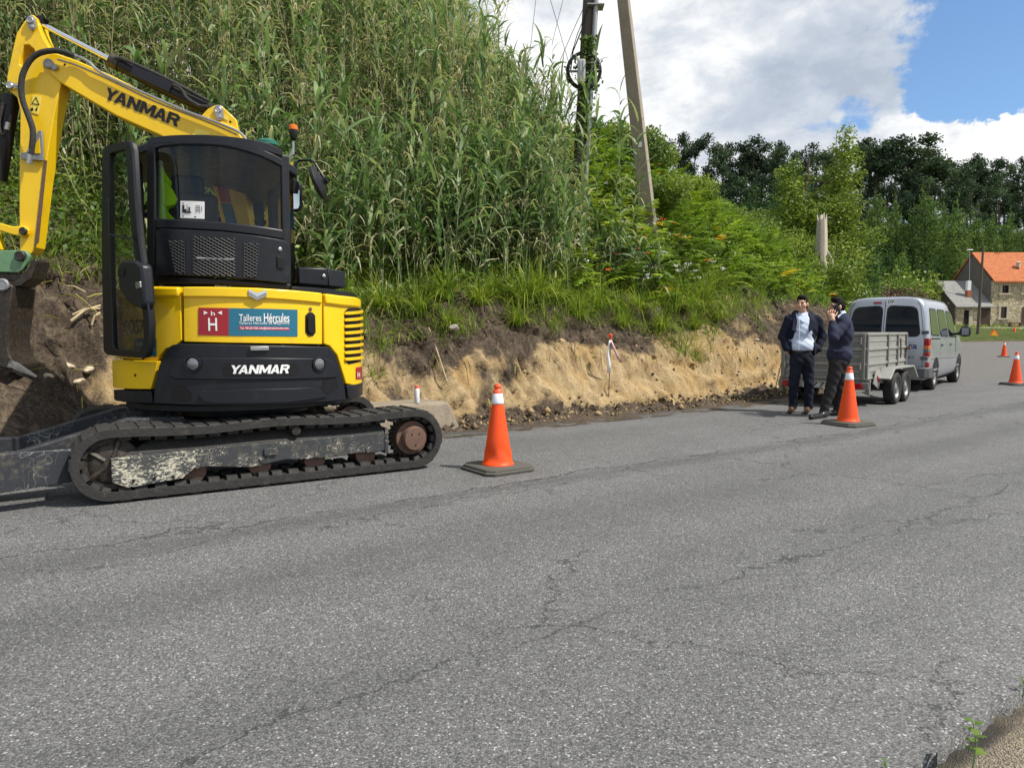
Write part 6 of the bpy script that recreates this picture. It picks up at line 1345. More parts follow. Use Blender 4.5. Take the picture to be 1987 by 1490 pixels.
# blade and arms
bl = MB(); prof = [(0.0, 0.06), (0.03, 0.16), (0.035, 0.28), (0.0, 0.40), (-0.03, 0.40), (-0.005, 0.28), (-0.01, 0.16), (-0.04, 0.06)]
XB = -2.12
bl.prism([K(XB-a, -0.02, z) for a, z in prof], TN*2.0); bo = bl.build('dozer_blade', M['blade_paint'], XL, bevel=0.005)
mb = MB()
for n_ in (0.44, 1.36): mb.prism([K(*p) for p in ((XB+0.04, n_, 0.12), (XB+0.04, n_, 0.36), (XB+0.35, n_, 0.36), (-1.05, n_, 0.56), (-0.65, n_, 0.56), (-0.55, n_, 0.42), (-1.1, n_, 0.28), (XB+0.5, n_, 0.14))], TN*0.14)
mb.build('blade_arm', M['blade_paint'], bo, bevel=0.008)
mb = MB(); mb.prism([K(*p) for p in ((XB+0.03, 0.03, 0.14), (XB+0.03, 0.03, 0.42), (XB+0.78, 0.15, 0.40), (XB+0.78, 0.15, 0.17))], TN*0.05); mb.build('blade_side_plate', M['blade_paint'], bo, bevel=0.005)
mb = MB(); mb.prism([K(XB+0.035, 0.06, 0.02), K(XB-0.04, 0.06, 0.02), K(XB-0.04, 0.06, 0.10), K(XB+0.035, 0.06, 0.10)], TN*1.85); mb.build('cutting_edge', M['bucket'], bo)
# --- boom, stick, bucket in one vertical plane beyond the cab
BN = Vector((-0.12, 1, 0)).normalized()
def B(px, py, off=0.0):
    d = ray(px, py); t = (7.47+off)/(d.y-0.12*d.x); return Vector((d.x*t, d.y*t, CAMZ+d.z*t))
def plate(mb, pxs, off, th): mb.prism([B(x, y, off) for x, y in pxs], BN*th)
mb = MB(); plate(mb, [(88, 112), (97, 103), (110, 104), (150, 118), (215, 146), (300, 189), (355, 213), (390, 227), (440, 240), (462, 252), (470, 270), (473, 330), (480, 400), (510, 560), (455, 575), (432, 440), (412, 360), (395, 308), (350, 283), (310, 263), (225, 225), (165, 190), (118, 162), (95, 142)], 0.0, 0.24); boom = mb.build('boom', M['yellow'], XL, bevel=0.012)
mb = MB(); plate(mb, [(388, 227), (404, 211), (416, 205), (430, 206), (458, 232), (460, 242), (462, 254), (430, 244)], 0.02, 0.05); plate(mb, [(388, 227), (404, 211), (416, 205), (430, 206), (458, 232), (460, 242), (462, 254), (430, 244)], 0.17, 0.05); mb.build('cylinder_bracket', M['yellow'], boom, bevel=0.006)
def pin(name, c, r, off, parent, mt='greymetal', c2=None):
    mb = MB(); 
    if c2 is not None: mb.prism([B(c[0]+dx, c[1]+dy, off) for dx, dy in ((-9, -2), (-4, -9), (4, -9), (9, -3))]+[B(c2[0]+dx, c2[1]+dy, off) for dx, dy in ((7, 0), (3, 6), (-4, 6), (-7, 0))], -BN*0.012)
    p = B(c[0], c[1], off); mb.lathe([(r*1.1, 0.0), (r*1.1, 0.016), (r*0.8, 0.026), (r*0.75, 0.022), (0, 0.022)], p, -BN, 22)
    if c2 is not None: mb.lathe([(r*0.6, 0), (r*0.6, 0.02), (r*0.3, 0.024)], B(c2[0], c2[1], off), -BN, 12)
    mb.build(name, M[mt], parent, bevel=0.002)
pin('boom_pin', (95, 125), 0.042, -0.01, boom, 'greymetal', (107, 132)); pin('cylinder_pin', (424, 214), 0.030, 0.01, boom, 'steel', (427, 228))
mb = MB(); mb.lathe([(0.011, 0.0), (0.011, 0.006)], B(447, 237, 0.01), -BN, 12); mb.lathe([(0.010, 0.0), (0.010, 0.004)], B(126, 126, 0), -BN, 12); mb.build('bolt_hole', M['black'], boom)
mb = MB(); plate(mb, [(431, 220), (444, 228), (442, 235), (429, 228)], 0.012, 0.003); plate(mb, [(380, 250), (408, 257), (404, 266), (372, 264)], -0.004, 0.003); mb.build('caution_label', M['label_yellow'], boom, 0)
mb = MB()
o0, o1, o2 = (200, 190), (347, 249), (206, 166)
def lf(x, y): return B(200+x*147-y*-5+0, 191+x*57-y*23, -0.006)
heavy_word(mb, lf, 0.12); mb.build('lettering', M['letter_black'], boom, 0)
mb = MB(); plate(mb, [(422, 362), (443, 366), (449, 394), (428, 392)], -0.004, 0.003); mb.build('advert_sticker', M['sticker_red'], boom, 0)
mb = MB(); plate(mb, [(428, 393), (449, 395), (462, 440), (440, 438)], -0.004, 0.003); mb.build('advert_sticker', M['sticker_blue'], boom, 0)
# stick
mb = MB()
so = [(48, 40), (55, 31), (64, 29), (72, 36), (76, 55), (84, 75), (98, 97), (112, 125), (118, 165), (104, 230), (84, 350), (68, 480), (60, 493), (38, 490), (37, 400), (38, 300), (39, 215), (33, 190), (14, 172), (13, 150), (25, 95), (32, 65)]
hole = [(46, 88), (56, 87), (66, 96), (68, 104), (50, 122), (44, 130), (38, 126), (40, 112)]
bm = bmesh.new(); th = 0.19
def loopv(pts): 
    vs = [bm.verts.new(B(x, y, 0.025)) for x, y in pts]; return [bm.edges.new((vs[i], vs[(i+1) % len(vs)])) for i in range(len(vs))]
ed = loopv(so)+loopv(hole); bmesh.ops.triangle_fill(bm, use_beauty=True, edges=ed)
ex = bmesh.ops.extrude_face_region(bm, geom=bm.faces[:])
for g in ex['geom']:
    if isinstance(g, bmesh.types.BMVert): g.co = g.co+BN*th
bmesh.ops.recalc_face_normals(bm, faces=bm.faces); me = bpy.data.meshes.new('stick'); bm.to_mesh(me); bm.free()
stick = link('stick', me, XL, M['yellow']); bv = stick.modifiers.new('bevel', 'BEVEL'); bv.width = 0.008; bv.segments = 2; bv.limit_method = 'ANGLE'; bv.angle_limit = R_(40)
mb = MB(); plate(mb, [(85, 310), (91, 312), (75, 470), (66, 480)], 0.018, 0.006); mb.build('worn_edge', M['rust'], stick)
mb = MB(); plate(mb, [(44, 40), (58, 29), (72, 36), (76, 44), (80, 40), (86, 34), (80, 30), (70, 31)], 0.06, 0.10); mb.build('rod_eye', M['black'], stick)
pin('stick_pin', (60, 41), 0.030, 0.012, stick, 'greymetal', (64, 54)); pin('cylinder_pin', (20, 168), 0.030, 0.012, stick, 'steel', (33, 167)); pin('link_pin', (46, 449), 0.034, -0.03, stick, 'bucket'); 
mb = MB(); plate(mb, [(63, 185), (81, 189), (75, 223), (58, 218)], 0.019, 0.003); lb = mb.build('caution_label', M['label_yellow'], stick, 0)
mb = MB()
for a, b in (((70, 189), (62, 201)), ((62, 201), (76, 204)), ((76, 204), (70, 189))): mb.tube([B(*a, 0.017), B(*b, 0.017)], 0.0035, 5)
plate(mb, [(59, 212), (63, 208), (65, 214), (60, 217)], 0.0165, 0.002); plate(mb, [(68, 213), (73, 207), (72, 214), (70, 217)], 0.0165, 0.002); mb.build('caution_symbol', M['letter_black'], stick, 0)
mb = MB(); plate(mb, [(40, 297), (50, 296), (74, 254), (81, 253), (84, 312), (40, 309)], -0.012, 0.025); hb = mb.build('hose_bracket', M['greymetal'], stick, bevel=0.003)
mb = MB(); plate(mb, [(66, 285), (76, 268), (78, 298), (68, 298)], -0.018, 0.008); mb.build('bracket_gap', M['yellow'], stick)
# hydraulics
def btube(name, pts, r, mt, parent, off=-0.05, n=10, smoothit=True):
    P = [B(x, y, off) for x, y in pts]
    if smoothit and len(P) > 2:
        Q = []
        for i in range(len(P)-1):
            p0, p1, p2, p3 = P[max(i-1, 0)], P[i], P[i+1], P[min(i+2, len(P)-1)]
            for k in range(5):
                t = k/5; Q.append(0.5*((2*p1)+(p2-p0)*t+(2*p0-5*p1+4*p2-p3)*t*t+(3*p1-p0-3*p2+p3)*t**3))
        Q.append(P[-1]); P = Q
    mb = MB(); mb.tube(P, r, n); return mb.build(name, M[mt], parent)
btube('stick_hose', [(143, 109), (125, 102), (105, 99), (82, 102), (66, 110), (54, 124), (44, 146), (41, 170), (44, 195), (53, 220), (62, 245), (64, 262), (62, 285), (59, 300)], 0.026, 'rubber', XL, -0.07)
btube('hydraulic_pipe', [(140, 108), (155, 112), (172, 121), (188, 136), (206, 147), (250, 168), (300, 190), (360, 216), (410, 234), (455, 252), (470, 262), (478, 272)], 0.013, 'steel', XL, -0.04)
btube('hydraulic_pipe', [(112, 116), (150, 128), (205, 152), (300, 197), (410, 240), (460, 262)], 0.008, 'greymetal', XL, -0.02)
btube('hose_fitting', [(59, 290), (58, 304), (56, 318)], 0.024, 'steel', XL, -0.07, 8)
btube('hose_fitting', [(139, 107), (150, 111)], 0.022, 'steel', XL, -0.055, 8)
btube('cylinder_rod', [(74, 44), (218, 118)], 0.024, 'chrome', XL, 0.11, 16)
ac = btube('stick_cylinder', [(215, 116), (258, 140), (330, 178), (412, 216)], 0.058, 'black', XL, 0.11, 18)
mb = MB(); plate(mb, [(258, 126), (334, 160), (328, 180), (252, 144)], 0.035, 0.15); mb.build('cylinder_guard', M['dark'], ac, bevel=0.006)
btube('cylinder_gland', [(215, 117), (232, 126)], 0.066, 'bucket', ac, 0.11, 18)
btube('cylinder_hose', [(405, 197), (370, 178), (340, 162), (300, 142), (240, 116), (222, 114)], 0.018, 'rubber', ac, 0.05, 8)
btube('cylinder_hose', [(335, 165), (350, 172), (362, 190), (385, 205), (402, 207)], 0.016, 'rubber', ac, 0.04, 8)
bc_ = btube('bucket_cylinder', [(22, 186), (10, 262), (-4, 350)], 0.075, 'black', XL, 0.12, 18); btube('cylinder_rod', [(-4, 350), (-20, 440)], 0.03, 'chrome', bc_, 0.12, 12)
btube('cylinder_hose', [(6, 200), (-1, 240), (5, 262), (14, 250)], 0.014, 'rubber', bc_, 0.03, 8); btube('hose_fitting', [(13, 252), (16, 238)], 0.02, 'steel', bc_, 0.02, 8)
# linkage, coupler, bucket
mb = MB(); plate(mb, [(-25, 430), (0, 433), (25, 440), (46, 438), (55, 445), (54, 455), (44, 460), (22, 455), (0, 448), (-25, 448)], -0.02, 0.04); mb.build('bucket_link', M['yellow'], XL, bevel=0.008)
mb = MB(); plate(mb, [(-20, 440), (-6, 446), (4, 485), (-20, 485)], 0.0, 0.06); mb.build('bucket_link', M['yellow'], XL, bevel=0.006)
mb = MB(); plate(mb, [(-30, 488), (38, 485), (50, 487), (57, 496), (55, 506), (44, 524), (36, 529), (-30, 528)], -0.03, 0.05); cp = mb.build('quick_coupler', M['green'], XL, bevel=0.008)
mb = MB(); plate(mb, [(-30, 528), (36, 530), (50, 528), (66, 500), (72, 506), (62, 540), (40, 556), (-30, 556)], 0.0, 0.25); mb.build('coupler_body', M['bucket'], cp, bevel=0.01)
pin('coupler_pin', (40, 497), 0.045, -0.04, cp, 'bucket'); pin('coupler_pin', (6, 553), 0.055, -0.04, cp, 'greymetal')
mb = MB(); plate(mb, [(-50, 545), (14, 548), (25, 556), (19, 610), (12, 660), (18, 690), (30, 708), (26, 718), (-4, 712), (-50, 700)], -0.04, 0.42); bk = mb.build('bucket', M['bucket'], XL, bevel=0.012)
for k, off in enumerate((-0.04, 0.10, 0.22, 0.34)):
    mb = MB(); a = B(36, 712, off); mb.hexa([B(x, y, off) for x, y in ((18, 698), (36, 704), (34, 716), (14, 712))], [B(x, y, off+0.02) for x, y in ((70, 730), (72, 729), (71, 732), (68, 732))]); mb.build('bucket_tooth', M['steel'], bk)
# vest hanging in the cab: a thing of its own
def vest():
    mb = MB(); v0 = -0.60; ol = [(300, 312), (313, 318), (325, 342), (333, 354), (333, 366), (345, 388), (340, 399), (328, 404), (326, 410), (344, 428), (298, 428), (299, 380)]
    P = [onv(x, y, v0)+HV*0.03*math.sin(x*0.5+y*0.13) for x, y in ol]; mb.prism(P, HV*0.05); ve = mb.build('safety_vest', M['lime'], None, bevel=0.012); tag(ve, 'lime yellow high visibility vest hanging inside the excavator cab', 'vest')
    mb = MB(); ol = [(312, 350), (322, 352), (338, 372), (346, 388), (340, 399), (322, 402), (313, 392)]; P = [onv(x, y, v0-0.03)-HV*0.02*math.sin(x*0.3) for x, y in ol]; mb.prism(P, HV*0.03); mb.build('vest_sleeve', M['lime'], ve, bevel=0.012)
    mb = MB(); mb.tube([onv(306, 318, v0+0.04), onv(306, 300, v0+0.04), onv(300, 290, v0+0.04)], 0.004, 6); mb.build('hanger', M['black'], ve)
vest()
# ------------------------------------------------------------------ van
M['silver'] = pbr('silver_blue_car_paint', (0.36, 0.39, 0.44), 0.32, 0.45, var=0.06, vscale=1.5, dirt=0.12, dirtcol=(0.24, 0.23, 0.21), coat=0.6)
M['bumper'] = pbr('grey_bumper_plastic', (0.075, 0.08, 0.088), 0.5, var=0.15, dirt=0.2)
M['alloy'] = pbr('steel_wheel', (0.22, 0.22, 0.22), 0.5, 0.4, var=0.2, vscale=15, dirt=0.3)
M['galv'] = pbr('galvanised_sheet', (0.33, 0.335, 0.315), 0.5, 0.35, var=0.18, vscale=7, dirt=0.35, dirtcol=(0.26, 0.25, 0.20), bump=0.2, bscale=50)
M['galv_dark'] = pbr('weathered_galvanised_frame', (0.22, 0.225, 0.215), 0.55, 0.4, var=0.2, vscale=9, dirt=0.35, dirtcol=(0.13, 0.125, 0.10))
def surf_panel(name, outline, fn, mat, parent, off=0.004, step=0.12, thick=0.0):
    """flat outline (x, y) cut into a net and laid on a curved surface; fn(x, y, off) -> point"""
    bm = bmesh.new(); bm.faces.new([bm.verts.new((x, y, 0)) for x, y in outline])
    for ax in (0, 1):
        lo = min(p[ax] for p in outline); hi = max(p[ax] for p in outline); k = lo+step
        while k < hi-1e-3:
            co = [0, 0, 0]; no = [0, 0, 0]; co[ax] = k; no[ax] = 1; bmesh.ops.bisect_plane(bm, geom=bm.verts[:]+bm.edges[:]+bm.faces[:], plane_co=co, plane_no=no); k += step
    if thick:
        ex = bmesh.ops.extrude_face_region(bm, geom=bm.faces[:])
        for g in ex['geom']:
            if isinstance(g, bmesh.types.BMVert): g.co.z = thick
    for v in bm.verts: v.co = fn(v.co.x, v.co.y, off+v.co.z)
    bmesh.ops.recalc_face_normals(bm, faces=bm.faces); me = bpy.data.meshes.new(name); bm.to_mesh(me); bm.free(); o = link(name, me, parent, mat)
    me.polygons.foreach_set('use_smooth', np.ones(len(me.polygons), bool)); me.set_sharp_from_angle(angle=R_(40)); return o
def rrect(x0, y0, x1, y1, r=0.06, n=4):
    pts = []
    for cx, cy, a0 in ((x1-r, y1-r, 0), (x0+r, y1-r, 90), (x0+r, y0+r, 180), (x1-r, y0+r, 270)):
        for k in range(n+1): a = R_(a0+90*k/n); pts.append((cx+r*math.cos(a), cy+r*math.sin(a)))
    return pts
def rquad(c, r=0.08):
    """quad with rounded corners; c: four corners in order"""
    out = []; n = len(c)
    for i in range(n):
        p = Vector(c[i]); a = Vector(c[i-1]); b = Vector(c[(i+1) % n]); ra = min(r, (a-p).length*.4); rb_ = min(r, (b-p).length*.4); s_ = p+(a-p).normalized()*ra; e = p+(b-p).normalized()*rb_
        for k in range(5): t = k/4; out.append(tuple(s_*(1-t)**2+p*2*t*(1-t)+e*t*t))
    return out
def wheel(root, P, out, fwd, r, w_, name='wheel', hub='alloy'):
    """P centre of the outer face, out: outward unit vector"""
    mb = MB(); mb.lathe([(r*0.62, -0.01), (r*0.68, 0.0), (r*0.88, 0.002), (r*0.96, -0.012), (r, -0.03), (r, -w_+.03), (r*.95, -w_), (r*.6, -w_)], P, out, 36, caps=False); wh = mb.build(name, M['tyre'], root, 30)
    mb = MB(); mb.lathe([(r*0.66, -0.004), (r*0.62, -0.02), (r*0.52, -0.05), (r*0.34, -0.035), (r*0.20, -0.02), (r*0.17, -0.012), (0, -0.010)], P, out, 28, caps=False); rm = mb.build('rim', M[hub], wh, 40)
    u = Vector((0, 0, 1)); v = out.cross(u); mb = MB()
    for k in range(8): a = k*math.pi/4; c = P+(u*math.cos(a)+v*math.sin(a))*r*.43-out*.040; mb.lathe([(r*.07, 0.0), (r*.07, .003)], c, out, 10)
    mb.build('rim_holes', M['pit'], wh)
    return wh
def van():
    h = R_(40.0); fv = Vector((math.sin(h), math.cos(h), 0)); rv = Vector((fv.y, -fv.x, 0)); HW = 0.86; O = Vector((8.36, 14.46, 0))-rv*HW
    def Lp(a, b, z): return O+fv*a+rv*b+Vector((0, 0, z))
    root = thing('van', 'silver passenger van with white number 09 parked on the road edge ahead of the trailer', 'van', tuple(O+fv*2))
    prof = [(0.78, 0.24), (0.83, 0.30), (0.855, 0.42), (0.862, 0.60), (0.865, 0.80), (0.86, 0.96), (0.845, 1.08), (0.815, 1.30), (0.775, 1.55), (0.745, 1.70), (0.715, 1.79), (0.66, 1.86), (0.56, 1.905), (0.40, 1.93), (0.2, 1.943), (0.0, 1.946)]
    def bw(z): return float(np.interp(z, [p[1] for p in prof], [p[0] for p in prof]))
    def lean(z): return 0.0+0.15*float(sst(z, 1.02, 2.05))+0.035*float(sst(z, 0.7, 0.2))
    def zmax(a): return float(np.interp(a, [0, .3, 1.2, 2.3, 2.6, 3.45, 3.6, 4.2, 4.38], [1.915, 1.94, 1.955, 1.94, 1.90, 1.14, 1.10, .88, .62]))
    st = [0.0, 0.012, 0.035, 0.075, 0.13, 0.3, 0.6, 1.0, 1.5, 2.0, 2.3, 2.6, 2.9, 3.2, 3.45, 3.6, 3.9, 4.2, 4.33, 4.38]
    def wk(a): return float(np.interp(a, [0, .012, .035, .075, .13, 3.6, 4.0, 4.25, 4.38], [.925, .955, .978, .993, 1, 1, .96, .86, .72]))
    full = prof+[(-b, z) for b, z in prof[-2::-1]]; n = len(full); vs = []
    for a in st:
        for b, z in full:
            zz = min(z, zmax(a)) if z > .6 else z; k = wk(a); cor = 1-0.10*(1-k)/.075*float(sst(zz, 1.5, 1.95)) if a < .13 else 1
            vs.append(Lp(a+lean(zz)*(1-min(a, 1.0)), b*k*cor, zz-(0.03*(1-k)/.075*float(sst(zz, 1.6, 1.95)) if a < .13 else 0)))
    fs = [(j*n+i, (j+1)*n+i, (j+1)*n+i+1, j*n+i+1) for j in range(len(st)-1) for i in range(n-1)]
    for j in (0, len(st)-1):
        for i in range(n//2): fs.append((j*n+i, j*n+i+1, j*n+n-2-i, j*n+n-1-i) if i < n//2-1 else (j*n+i, j*n+i+1, j*n+n-1-i))
    fs += [(j*n, j*n+n-1, (j+1)*n+n-1, (j+1)*n) for j in range(len(st)-1)]
    mb = MB(); mb.add(vs, fs); body = mb.build('body', M['silver'], root, 50)
    def rear(b, z, off): return Lp(lean(z)-off, b, z)
    def side(a, z, off): return Lp(a+lean(z)*(1-min(a, 1.0)), bw(z)+off, z)
    # rear doors, windows, seams
    for sg in (1, -1):
        c = [(sg*.06, 1.13), (sg*.675, 1.13), (sg*.575, 1.70), (sg*.06, 1.735)]
        surf_panel('window_rubber', rquad([(sg*.035, 1.105), (sg*.70, 1.105), (sg*.60, 1.725), (sg*.035, 1.76)], .13), rear, M['black'], body, 0.003)
        surf_panel('rear_window', rquad(c, .12), rear, M['vanglass'], body, 0.007)
    def seam(pts, fn, w_=.006, mat='pit', off=.002, nm='door_seam'):
        mb = MB()
        for (x0, y0), (x1, y1) in zip(pts[:-1], pts[1:]):
            d = Vector((x1-x0, y1-y0)).normalized(); nn = Vector((-d.y, d.x))*w_/2; k = max(1, int(math.hypot(x1-x0, y1-y0)/.1))
            for i in range(k):
                f0, f1 = i/k, (i+1)/k; p = [(x0+(x1-x0)*f0, y0+(y1-y0)*f0), (x0+(x1-x0)*f1, y0+(y1-y0)*f1)]
                mb.add([fn(p[0][0]+nn.x, p[0][1]+nn.y, off), fn(p[1][0]+nn.x, p[1][1]+nn.y, off), fn(p[1][0]-nn.x, p[1][1]-nn.y, off), fn(p[0][0]-nn.x, p[0][1]-nn.y, off)], [(0, 1, 2, 3)])
        mb.build(nm, M[mat], body, 0)
    seam([(0, .5), (0, 1.84)], rear, .010); seam([(.735, .48), (.765, .9), (.755, 1.1), (.655, 1.72), (.60, 1.82)], rear, .009); seam([(-.735, .48), (-.765, .9), (-.755, 1.1), (-.655, 1.72), (-.60, 1.82)], rear, .009)
    # bumper
    mb = MB(); pr2 = [(-.86, 0), (-.80, -.075), (-.6, -.11), (0, -.125), (.6, -.11), (.80, -.075), (.875, 0.0), (.885, .32), (.84, .32), (.80, .06), (-.80, .06)]
    mb.prism([Lp(a, b, .27) for b, a in pr2], (0, 0, .22)); mb.build('rear_bumper', M['bumper'], body, bevel=.03, seg=3)
    for z0, z1, mt in ((.72, .80, 'red_lens'), (.80, .87, 'lens'), (.87, .93, 'amber'), (.93, 1.08, 'red_lens')):
        mb = MB(); q = [(.765, -.012), (.845, -.006), (.866, .02), (.872, .075), (.80, .075)]; mb.prism([Lp(a+lean(z0), b, z0) for b, a in q], (0, 0, z1-z0-.002)); mb.build('tail_light', M[mt], body, bevel=.008)
    mb = MB(); q = [(.80, -.02), (.85, -.01), (.87, .03), (.80, .05)]; mb.prism([Lp(a, b, .50) for b, a in q], (0, 0, .10)); mb.build('fog_light', M['red_lens'], body, bevel=.006)
    for z in (1.20, .68):
        mb = MB(); mb.box(Lp(lean(z)-.01, .775, z), (.13, .05, .065), Matrix.Rotation(-h, 3, 'Z')); mb.build('door_hinge', M['bumper'], body, bevel=.012)
    surf_panel('brake_light', rrect(-.235, 1.795, -.075, 1.835, .018), rear, M['red_lens'], body, .004, thick=.012)
    lb = surf_panel('number_label', [(.03, 1.765), (.165, 1.765), (.165, 1.89), (.03, 1.89)], rear, M['white'], body, .004)
    mb = MB(); add_text(mb, '09', lambda x, y: rear(.045+x*.105, 1.785+y*.085, .006), .01); mb.build('number', M['letter_black'], lb, 0)
    navy = pbr('navy_lettering', (0.012, 0.018, 0.13), .5)
    mb = MB(); add_text(mb, 'canosa', lambda x, y: rear(.12+x*.52, .865+y*.085, .004), .02); mb.build('lettering', navy, body, 0)
    mb = MB(); add_text(mb, 'EXPERT', lambda x, y: rear(.27+x*.33, .665+y*.05, .004), .01); mb.build('model_lettering', M['bumper'], body, 0)
    # side windows and trim
    for nm, c in (('quarter_window', [(.26, 1.16), (1.12, 1.14), (1.08, 1.66), (.34, 1.665)]), ('sliding_window', [(1.24, 1.135), (2.12, 1.12), (2.02, 1.655), (1.22, 1.66)]), ('front_window', [(2.26, 1.12), (3.25, 1.10), (2.72, 1.63), (2.17, 1.65)])):
        surf_panel('window_rubber', rquad([(x+(.03 if x > sum(p[0] for p in c)/4 else -.03), z+(.03 if z > 1.4 else -.03)) for x, z in c], .09), side, M['black'], body, .002)
        surf_panel(nm, rquad(c, .08), side, M['vanglass'], body, .006)
    surf_panel('slide_rail', [(.18, 1.055), (1.15, 1.05), (1.15, 1.075), (.18, 1.08)], side, M['black'], body, .004)
    seam([(1.18, .45), (1.18, 1.76)], side); seam([(2.19, .36), (2.19, 1.72)], side); seam([(3.3, .40), (3.32, 1.08), (2.75, 1.70)], side); seam([(.15, .66), (3.9, .60)], side, .014, 'bumper', .003, 'side_moulding'); seam([(.62, .40), (1.18, .40)], side)
    for a in (1.30, 2.33): mb = MB(); mb.box(side(a, .93, .012), (.04, .16, .035), Matrix.Rotation(-h, 3, 'Z')); mb.build('door_handle', M['bumper'], body, bevel=.01)
    surf_panel('fuel_flap', rrect(.30, .86, .50, 1.0, .03), side, M['silver'], body, .003)
    # arches and wheels
    for a in (.74, 3.56):
        arc = [(a+.385*math.cos(t), .30+.385*math.sin(t)) for t in np.linspace(-.12, math.pi+.12, 20)]
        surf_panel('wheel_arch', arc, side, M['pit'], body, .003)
        for sg in (1, -1): wheel(root, Lp(a, sg*.855, .315), rv*sg, fv, .315, .20)
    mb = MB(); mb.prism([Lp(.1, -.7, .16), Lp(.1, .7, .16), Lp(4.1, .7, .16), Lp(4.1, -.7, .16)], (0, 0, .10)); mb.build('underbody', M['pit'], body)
    mb = MB(); mb.prism([Lp(3.02, b, z) for b, z in ((.90, 1.16), (.98, 1.09), (1.12, 1.10), (1.14, 1.16), (1.13, 1.31), (1.08, 1.34), (.96, 1.33))], fv*.12); mb.prism([Lp(3.06, .80, 1.12), Lp(3.06, .95, 1.14), Lp(3.06, .95, 1.20), Lp(3.06, .80, 1.18)], fv*.05); mm = mb.build('wing_mirror', M['black'], body, bevel=.02)
    mb = MB(); mb.prism([Lp(3.013, b, z) for b, z in ((.97, 1.13), (1.11, 1.13), (1.11, 1.30), (.97, 1.30))], fv*.004); mb.build('mirror_glass', M['lens'], mm)
    mb = MB()
    for b in (-.45, .45): mb.box(Lp(.62, b, 1.18), (.40, .12, .55), Matrix.Rotation(-h, 3, 'Z'))
    for b in (-.45, .45): 
        mb = MB(); mb.box(Lp(.75, b, 1.22), (.42, .13, .55), Matrix.Rotation(-h, 3, 'Z')); mb.build('rear_seat', M['seat'], root, bevel=.05)
van()
